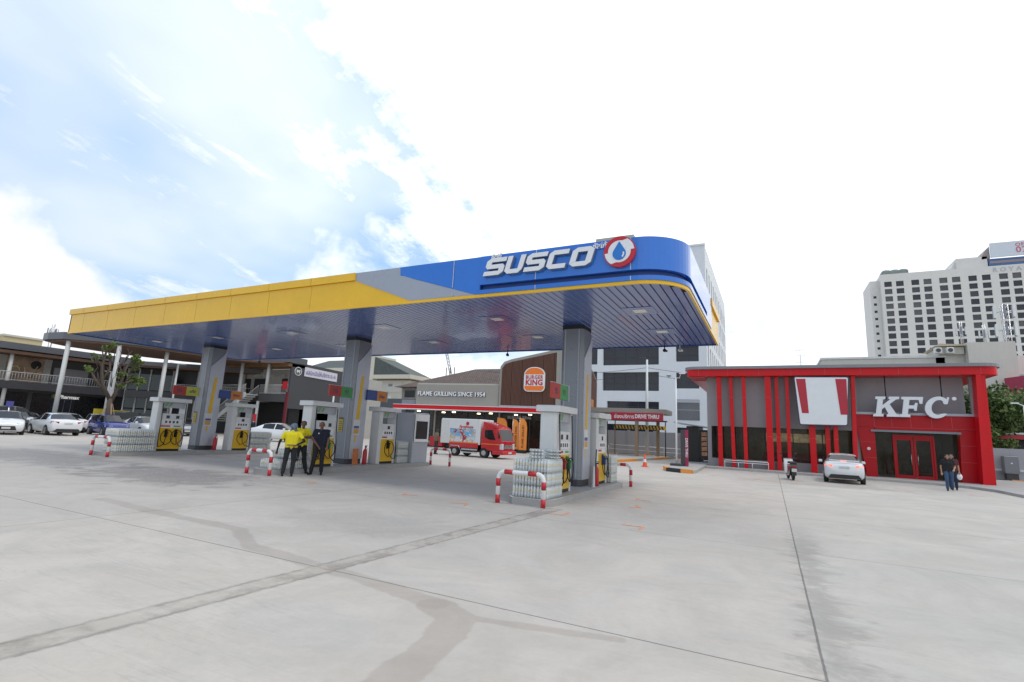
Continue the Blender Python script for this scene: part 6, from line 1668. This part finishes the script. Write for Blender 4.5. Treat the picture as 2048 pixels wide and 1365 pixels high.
# cab
cabp = [(0.74, 0.62), (0.74, 1.80), (1.05, 1.86), (1.95, 1.84), (2.22, 1.05), (2.26, 0.55), (2.22, 0.42), (0.95, 0.50)]
q = MB(); q.prism(cabp, -HWT+0.02, HWT-0.02); cab = part(TRK, 'cab', q, TR)
q = MB(); q.prism([(0.78, 1.862), (0.82, 2.24), (1.0, 2.20), (1.75, 1.95), (1.95, 1.862)], -HWT+0.06, HWT-0.06); part(TRK, 'wind_deflector', q, TR)
q = MB(); q.prism([(0.98, 1.27), (0.98, 1.72), (1.52, 1.74), (1.78, 1.12), (1.30, 1.15)], -HWT+0.008, -HWT+0.019); part(cab, 'side_window', q, CGL)
q = MB(); q.prism([(0.98, 1.27), (0.98, 1.72), (1.52, 1.74), (1.78, 1.12), (1.30, 1.15)], HWT-0.019, HWT-0.008); part(cab, 'side_window', q, CGL)
q = MB(); q.add([(1.985, -0.70, 1.78), (1.985, 0.70, 1.78), (2.215, 0.72, 1.10), (2.215, -0.72, 1.10), (1.97, -0.70, 1.78), (1.97, 0.70, 1.78), (2.2, 0.72, 1.10), (2.2, -0.72, 1.10)], [(0,1,2,3),(7,6,5,4),(0,4,5,1),(1,5,6,2),(2,6,7,3),(3,7,4,0)]); part(cab, 'windscreen', q, CGL)
q = MB(); q.box(2.262, 2.28, -0.50, 0.50, 0.62, 0.86); part(cab, 'grille', q, STEEL)
for sd in (-1, 1):
    q = MB(); q.bbox(2.08, 2.275, sd*0.56, sd*0.785, 0.58, 0.92, 0.03); part(cab, 'headlight', q, HLM)
    q = MB(); q.cyl((2.05, sd*0.86, 1.25), (2.05, sd*0.86, 1.62), 0.05, 8); part(cab, 'mirror', q, BLACK)
q = MB(); q.bbox(1.55, 2.40, -HWT, HWT, 0.26, 0.48, 0.04); part(TRK, 'bumper', q, TR)
q = MB(); q.box(2.401, 2.41, -0.2, 0.2, 0.32, 0.43); part(TRK, 'number_plate', q, PLATE)
q = MB(); q.box(0.76, 2.1, -HWT+0.012, -HWT+0.0185, 0.84, 0.89); part(cab, 'orange_stripe', q, ORANGE)
for i in range(5):
    q = MB(); q.bbox(1.0+i*0.17, 1.08+i*0.17, -0.6+0.0*i, -0.5, 2.22-i*0.045, 2.29-i*0.045, 0.01); part(TRK, 'roof_lamp', q, HLM)
q = MB(); q.box(-2.4, 1.9, -0.35, 0.35, 0.40, 0.76); q.box(-0.8, 0.5, -0.75, 0.75, 0.32, 0.54); part(TRK, 'chassis', q, BLACK)
q = MB(); q.box(-0.75, 0.45, -0.79, -0.752, 0.42, 0.50); q.box(-0.75, 0.45, -0.79, -0.752, 0.24, 0.31); part(TRK, 'side_guard', q, STEEL)
for wx in (-1.27, 0.96):
    for sd in (-1, 1):
        q = MB(); q.cyl((wx, sd*0.55, 0.31), (wx, sd*0.80, 0.31), 0.31, 20, smooth=False); wh = part(TRK, 'wheel', q, RUBBER)
        q = MB(); q.cyl((wx, sd*0.801, 0.31), (wx, sd*0.812, 0.31), 0.16, 14, smooth=False); q.cyl((wx, sd*0.8125, 0.31), (wx, sd*0.83, 0.31), 0.06, 10, smooth=False); rm = part(wh, 'rim', q, mat('rim_pale', (0.42, 0.42, 0.41), 0.4))
    if wx < 0:
        q = MB(); q.tube([(wx-0.42, -0.80, 0.45), (wx-0.3, -0.80, 0.66), (wx+0.3, -0.80, 0.66), (wx+0.42, -0.80, 0.42)], 0.025, 6); part(TRK, 'mudguard', q, STEEL)
# ---- scooter
sc = thing('scooter', 'white and black scooter parked on its stand outside the red restaurant', 'scooter', (0.82, 29.8, 0), R(98))
def wheel_(x_, r_=0.25):
    q = MB(); q.tube([(x_+(r_-0.05)*math.cos(R(a)), 0, r_+(r_-0.05)*math.sin(R(a))) for a in range(0, 361, 20)], 0.055, 8, cap=False); w_ = part(sc, 'wheel', q, RUBBER)
    q = MB(); q.cyl((x_, -0.03, r_), (x_, 0.03, r_), 0.14, 12, smooth=False); part(w_, 'rim', q, DGREY)
wheel_(-0.62); wheel_(0.66)
q = MB(); q.prism([(-0.95, 0.62), (-0.85, 0.80), (-0.1, 0.74), (-0.05, 0.40), (0.25, 0.30), (0.42, 0.34), (0.40, 0.22), (-0.45, 0.22), (-0.75, 0.45)], -0.15, 0.15); part(sc, 'body', q, CDK)
q = MB(); q.bbox(-0.88, -0.08, -0.14, 0.14, 0.80, 0.90, 0.03); part(sc, 'seat', q, BLACK)
q = MB(); q.prism([(0.38, 0.25), (0.30, 0.30), (0.42, 0.95), (0.60, 1.0), (0.62, 0.6), (0.50, 0.28)], -0.2, 0.2); part(sc, 'front_shield', q, CW)
q = MB(); q.tube([(0.66, -0.06, 0.25), (0.5, -0.05, 0.95)], 0.025, 6); q.tube([(0.66, 0.06, 0.25), (0.5, 0.05, 0.95)], 0.025, 6); part(sc, 'fork', q, DGREY)
q = MB(); q.tube([(0.36, -0.36, 1.05), (0.46, -0.12, 1.04), (0.46, 0.12, 1.04), (0.36, 0.36, 1.05)], 0.022, 6); hbz = part(sc, 'handlebar', q, BLACK)
for sd in (-1, 1):
    q = MB(); q.tube([(0.42, sd*0.25, 1.05), (0.42, sd*0.30, 1.22)], 0.012, 5); q.sphere((0.42, sd*0.33, 1.26), 0.07, 0.4, 1, 0.7); part(hbz, 'mirror', q, BLACK)
q = MB(); q.box(-0.99, -0.93, -0.10, 0.10, 0.62, 0.70); part(sc, 'tail_lamp', q, TLM)
q = MB(); q.box(-1.0, -0.97, -0.11, 0.11, 0.42, 0.58); part(sc, 'number_plate', q, PLATE)
q = MB(); q.prism([(-0.95, 0.25), (-0.88, 0.62), (-0.70, 0.60), (-0.80, 0.45)], -0.10, 0.10); part(sc, 'rear_mudguard', q, BLACK)

# ---- small grey kiosk on the middle island
kb = thing('grey_kiosk', 'small grey booth with one dark window at the end of the middle island', 'booth', (-14.45, 18.15, 0.154))
q = MB(); q.bbox(-0.58, 0.54, 0, 1.12, 0, 2.16, 0.02); part(kb, 'booth_body', q, LGREY)
q = MB(); facade(q, 0.04, 1.08, 0.9, 2.1, [(0.13, 0.99, 1.02, 1.80)], 0.02, 0, xf=lambda x_, y_, z_: (0.575-y_, x_, z_)); wn = part(kb, 'window_frame', q, WHITE)
q = MB(); q.box(0.542, 0.555, 0.13, 0.99, 1.02, 1.80); part(wn, 'window_pane', q, BLACK)
q = MB(); q.box(0.542, 0.556, 0.10, 1.02, 1.86, 2.05); part(kb, 'sign_plate', q, OFFW)
# ---- fire extinguishers, broom, buckets by the columns
def extinguisher(label, loc):
    t = thing('fire_extinguisher', label, 'fire extinguisher', loc, group='fire extinguishers by the columns')
    q = MB(); q.lathe([(0.001, 0), (0.085, 0.0), (0.09, 0.03), (0.09, 0.48), (0.06, 0.56), (0.025, 0.60), (0.025, 0.66)], n=14); part(t, 'cylinder', q, REDP)
    q = MB(); q.box(-0.03, 0.08, -0.015, 0.015, 0.66, 0.70); q.box(-0.03, 0.10, -0.015, 0.015, 0.72, 0.74); q.tube([(0, 0.02, 0.66), (0.0, 0.10, 0.6), (0, 0.11, 0.3), (0, 0.10, 0.2)], 0.012, 6); part(t, 'handle_and_hose', q, BLACK)
extinguisher('red fire extinguisher at the foot of the nearest column', (-4.92, 15.80, 0.154))
extinguisher('red fire extinguisher at the foot of the middle column', (-14.35, 15.75, 0.154))
extinguisher('red fire extinguisher at the foot of the far left column', (-23.75, 15.75, 0.154))
fs = thing('safety_board', 'low orange board leaning by the middle column foot', 'board', (-14.32, 15.2, 0.154))
q = MB(); q.box(0, 0.03, -0.15, 0.12, 0, 0.6); part(fs, 'board', q, mat('board_orange', (0.55, 0.16, 0.04), 0.6, var=0.3, scale=8))
bro = thing('broom', 'broom with black handle and white sheet leaning by the nearest column', 'broom', (-4.85, 15.45, 0.154))
q = MB(); q.cyl((0, 0, 0.1), (0.02, 0.06, 1.12), 0.018, 6); part(bro, 'handle', q, BLACK)
q = MB(); q.prism([(-0.16, 0), (-0.02, 0), (-0.06, 0.62), (-0.10, 0.62)], -0.02, 0.02, 'x'); part(bro, 'white_head', q, OFFW)
# ================================================================ PEOPLE
import numpy as np
def person(label, loc, rz, pose, cols, h=1.70, hair='short', extra=None, group=None):
    """cols: shirt, trousers, shoes, skin, sleeve"""
    s = h/1.70
    J = dict(pel=(0,0,.95), chest=(0,0,1.30), neck=(0,.0,1.47), head=(0,-.02,1.59),
             sl=(-.185,0,1.41), sr=(.185,0,1.41), el=(-.235,.02,1.12), er=(.235,.02,1.12), wl=(-.25,-.06,.88), wr=(.25,-.06,.88),
             hl=(-.09,0,.92), hr=(.09,0,.92), kl=(-.10,-.01,.50), kr=(.10,-.01,.50), al=(-.11,.03,.09), ar=(.11,.03,.09))
    J.update(pose)
    J = {k_: Vector(v)*s for k_, v in J.items()}
    caps = []   # (a, b, ra, rb, tag)
    def C(a, b_, ra, rb, tg): caps.append((Vector(a), Vector(b_), ra*s, rb*s, tg))
    SH, TR_, SHO, SK, SLV = 0, 1, 2, 3, 4
    up = (J['neck']-J['pel']).normalized()
    across = (J['sr']-J['sl']).normalized()
    fwd = across.cross(up)*-1
    if fwd.y > 0: fwd = -fwd
    C(J['sl'], J['sr'], .065, .065, SH)
    for o_ in (-.095, -.03, .03, .095):
        C(J['pel']+across*o_*.95*s-up*.01*s, J['chest']+across*o_*1.12*s, .108, .115, SH)
    C(J['chest']-fwd*-.02, J['neck']-up*.06*s, .115, .07, SH)
    for o_ in (-.07, .07): C(J['pel']+across*o_*s, J['pel']+across*o_*s-up*.04*s, .105, .105, TR_)
    C(J['neck']-up*.07*s, J['head']-Vector((0, 0, .05*s)), .052, .05, SK)
    hd = J['head']
    hf = Vector(pose.get('face', (0, -1, 0))).normalized(); hs_ = hf.cross(Vector((0, 0, 1))).normalized()
    C(hd+Vector((0, 0, .035*s))-hf*.02*s, hd+Vector((0, 0, .03*s))+hf*.015*s, .088, .08, SK)
    C(hd-Vector((0, 0, .01*s))+hf*.02*s, hd-Vector((0, 0, .065*s))+hf*.045*s, .066, .040, SK)
    C(hd+hf*.085*s+Vector((0, 0, .02*s)), hd+hf*.108*s-Vector((0, 0, .012*s)), .010, .015, SK)
    C(hd+hf*.078*s-hs_*.018*s-Vector((0, 0, .045*s)), hd+hf*.078*s+hs_*.018*s-Vector((0, 0, .045*s)), .010, .010, SK)
    for sd in (-1, 1): C(hd+hs_*sd*.083*s+Vector((0, 0, .02*s)), hd+hs_*sd*.085*s-Vector((0, 0, .02*s)), .016, .012, SK)
    for l in 'lr':
        sh, e, w_ = J['s'+l], J['e'+l], J['w'+l]
        mid = sh.lerp(e, .55)
        C(sh, mid, .070, .066, SH); C(mid, e, .044, .040, SLV)
        C(e, w_, .040, .027, SLV)
        dv = (w_-e).normalized(); sd = dv.cross(Vector((0, 0, 1)) if abs(dv.z) < .9 else Vector((0, 1, 0))).normalized(); nn = dv.cross(sd)
        C(w_, w_+dv*.045*s, .026, .028, SK); pb = w_+dv*.075*s
        C(w_+dv*.03*s-sd*.022*s, pb-sd*.025*s, .016, .014, SK); C(w_+dv*.03*s+sd*.022*s, pb+sd*.025*s, .016, .014, SK)
        for fi, (o_, ln) in enumerate(((-.033, .060), (-.011, .072), (.011, .068), (.033, .052))):
            p0 = pb+sd*o_*s; p1 = p0+dv*ln*.55*s+nn*.008*s; p2 = p1+dv*ln*.4*s+nn*.022*s
            C(p0, p1, .0095, .009, SK); C(p1, p2, .009, .0075, SK)
        C(w_+dv*.03*s-sd*.03*s, w_+dv*.065*s-sd*.055*s+nn*.02*s, .012, .010, SK)
        hp, kn, an = J['h'+l], J['k'+l], J['a'+l]
        C(hp, kn, .105, .078, TR_); C(kn, an+(kn-an)*.10, .076, .064, TR_); C(an+(kn-an)*.1, an, .046, .042, SHO)
        ft_ = Vector(pose.get('foot'+l, (0, -1, 0)))*s
        C(an-Vector((0, 0, .045*s))-ft_*.04, an-Vector((0, 0, .055*s))+ft_*.15, .040, .032, SHO)
    q = MB()
    for a, b_, ra, rb, tg in caps:
        n = 10
        q.sphere(a, ra, n=n); q.sphere(b_, rb, n=n); q.tube([a, b_], [ra, rb], n)
    me = q.mesh('tmp', cols[0])
    o = bpy.data.objects.new('tmp', me); COL.objects.link(o)
    rm_ = o.modifiers.new('r', 'REMESH'); rm_.mode = 'VOXEL'; rm_.voxel_size = 0.0095
    sm = o.modifiers.new('s', 'SMOOTH'); sm.factor = 0.5; sm.iterations = 2
    bpy.context.view_layer.update()
    bm_ = bpy.data.meshes.new_from_object(o.evaluated_get(bpy.context.evaluated_depsgraph_get()))
    bpy.data.objects.remove(o)
    nf = len(bm_.polygons); cen = np.empty(nf*3, dtype=np.float32); bm_.polygons.foreach_get('center', cen); cen = cen.reshape(-1, 3)
    best = np.full(nf, 1e9, dtype=np.float32); idx = np.zeros(nf, dtype=np.int32)
    for a, b_, ra, rb, tg in caps:
        A_, B_ = np.array(a), np.array(b_); d_ = B_-A_; L = max(float(d_@d_), 1e-9)
        t_ = np.clip((cen-A_)@d_/L, 0, 1); dist = np.linalg.norm(cen-A_-t_[:, None]*d_, axis=1)-(ra+(rb-ra)*t_)
        mk = dist < best; best[mk] = dist[mk]; idx[mk] = tg
    bm_.materials.clear()
    for c_ in cols: bm_.materials.append(c_)
    bm_.polygons.foreach_set('material_index', idx); bm_.polygons.foreach_set('use_smooth', [True]*nf)
    bm_.update(); bm_.name = 'person'
    t = thing('person', label, 'person', loc, rz, group)
    part(t, 'body', bm_, None)
    # hair
    q = MB(); top = hd+Vector((0, 0, .045*s))
    if hair == 'short':
        q.sphere(top-hf*.018*s, .098*s, .95, 1.05, .82, 12); q.v = [p if (Vector(p)-hd).dot(hf) < .055*s or p[2] > hd.z+.085*s else tuple(Vector(p)-hf*.04*s) for p in q.v]
        part(t, 'hair', q, HAIR)
    elif hair == 'bald':
        q.sphere(top-hf*.035*s, .088*s, .98, .98, .7, 12); part(t, 'cropped_hair', q, mat('grey_hair', (0.06, 0.055, 0.05), 0.8))
    elif hair == 'long':
        q.sphere(top-hf*.02*s, .10*s, .95, 1.05, .85, 12); part(t, 'hair', q, HAIR)
        q = MB(); q.tube([hd-hf*.045*s+Vector((0, 0, .05*s)), hd-hf*.055*s-Vector((0, 0, .06*s)), hd-hf*.07*s-Vector((0, 0, .20*s)), hd-hf*.09*s-Vector((0, 0, .30*s))], [.098*s, .108*s, .11*s, .05*s], 12); part(t, 'long_hair', q, HAIR)
    elif hair == 'scarf':
        q.sphere(hd+Vector((0, 0, .03*s))-hf*.02*s, .115*s, 1.0, 1.05, .95, 12); q.sphere(hd-Vector((0, 0, .10*s)), .105*s, 1.1, 1.0, .7, 12)
        part(t, 'headscarf', q, mat('scarf_pattern', (0.13, 0.17, 0.23), 0.8, var=0.95, scale=22))
    # eyes and mouth
    if hair != 'scarf':
        for sd in (-1, 1):
            q = MB(); q.sphere(hd+hf*.083*s+hs_*sd*.030*s+Vector((0, 0, .022*s)), .010*s, n=8); part(t, 'eye', q, HAIR)
            q = MB(); q.tube([hd+hf*.088*s+hs_*sd*.018*s+Vector((0, 0, .042*s)), hd+hf*.080*s+hs_*sd*.044*s+Vector((0, 0, .042*s))], .004*s, 5); part(t, 'eyebrow', q, HAIR)
        q = MB(); q.tube([hd+hf*.092*s-hs_*.018*s-Vector((0, 0, .045*s)), hd+hf*.092*s+hs_*.018*s-Vector((0, 0, .045*s))], .0045*s, 5); part(t, 'mouth', q, mat('lips', (0.25, 0.07, 0.06), 0.5))
    if extra: extra(t, J, s)
    return t
def clo(n, c_, v=0.08): return mat(n, c_, 0.85, var=v, scale=12)
NAVY = clo('navy_cloth', (0.010, 0.013, 0.028)); DKT = clo('dark_trousers', (0.016, 0.017, 0.022)); YSH = clo('yellow_shirt', (0.72, 0.62, 0.015)); SLB = clo('black_sleeve', (0.012, 0.013, 0.016)); SHB = clo('black_shoe', (0.01, 0.01, 0.01)); JEAN = clo('blue_jeans', (0.045, 0.085, 0.16), 0.3)
UR = R(46)   # people under the canopy roughly face the camera (which stands to their lower right)
def navy_extra(t, J, s):
    q = MB(); q.cyl((-0.075, -0.125, 1.33), (-0.075, -0.132, 1.33), .022, 10, smooth=False); part(t, 'shirt_badge', q, OFFW)
person('man in navy shirt and dark trousers, hands clasped, standing before the middle pump', (-13.25, 12.40, 0), UR, dict(
    wl=(-.06,-.20,.93), el=(-.25,-.01,1.14), wr=(.22,-.08,.90), er=(.245,.02,1.14), kl=(-.14,-.02,.50), kr=(.10,-.02,.50), al=(-.20,.02,.09), ar=(.12,.0,.09), face=(.1,-1,0), footl=(-.5,-.87,0)),
    [NAVY, DKT, SHB, SKIN, SKIN], 1.70, 'bald', navy_extra)
def belt_extra(t, J, s):
    q = MB(); q.cyl(J['pel']+Vector((0, 0, .02)), J['pel']+Vector((0, 0, .055)), .19, 16, smooth=False); q.v = [(p[0], p[1]*.72, p[2]) for p in q.v]; part(t, 'belt', q, mat('belt_tan', (0.2, 0.14, 0.07), 0.6))
person('worker in yellow shirt and patterned headscarf seen from behind, leaning on the barrier', (-13.35, 11.35, 0), UR+R(185), dict(
    sl=(-.20,0,1.36), sr=(.20,0,1.36), wl=(-.16,.12,1.0), el=(-.37,.12,1.12), wr=(.40,-.22,.80), er=(.36,-.05,1.08), kl=(-.11,0,.50), kr=(.13,-.03,.50), al=(-.10,.04,.09), ar=(.17,.0,.09), head=(-.02,-.05,1.55)),
    [YSH, DKT, SHB, SKIN, SLB], 1.64, 'scarf', belt_extra)
person('worker in yellow shirt with dark hair and folded arms behind the headscarfed worker', (-13.95, 12.25, 0), UR+R(25), dict(
    wl=(.02,-.22,1.20), el=(-.27,-.10,1.17), wr=(-.02,-.24,1.17), er=(.27,-.10,1.17), kl=(-.12,-.02,.50), kr=(.13,-.03,.50), al=(-.15,.02,.09), ar=(.2,-.1,.09), face=(-.4,-1,-.05)),
    [YSH, DKT, SHB, SKIN, SKIN], 1.70, 'short')
def bag(t, J, s):
    p = J['wr']+Vector((0, 0, -.22)); q = MB(); q.sphere(p, .13, .8, .55, 1.15, 12); q.tube([J['wr']+Vector((0, 0, -.05)), p+Vector((0, 0, .12))], [.015, .04], 6); part(t, 'white_bag', q, mat('plastic_bag', (0.75, 0.77, 0.8), 0.5))
person('woman in black top and blue jeans walking with a white bag before the red entrance', (7.12, 30.0, 0), R(-12), dict(
    wl=(-.26,-.10,.86), el=(-.27,.03,1.12), wr=(.20,-.14,1.02), er=(.25,.04,1.13), kl=(-.09,-.08,.52), kr=(.09,.05,.50), al=(-.09,-.02,.09), ar=(.10,.22,.12)),
    [clo('black_top', (0.012, 0.012, 0.014)), JEAN, SHB, SKINL, SKINL], 1.60, 'long')
person('second woman walking half hidden behind the one with the white bag', (7.52, 31.1, 0), R(-12), dict(kl=(-.09,.05,.50), al=(-.1,.2,.1)),
    [clo('maroon_top', (0.10, 0.02, 0.03)), clo('dark_jeans', (0.02, 0.025, 0.05)), SHB, SKINL, SKINL], 1.62, 'long', bag)
person('delivery man in tan uniform standing at the back of the red truck', (-19.75, 28.3, 0), R(150), dict(),
    [clo('tan_shirt', (0.20, 0.15, 0.10)), clo('brown_trousers', (0.05, 0.04, 0.035)), SHB, SKIN, SKIN], 1.62, 'short')
person('person in dark clothes walking beside the white sedan near the arcade stair', (-38.6, 28.6, 0), R(60), dict(kl=(-.1,-.1,.5), al=(-.1,-.15,.09)),
    [NAVY, DKT, SHB, SKIN, SLB], 1.68, 'short')
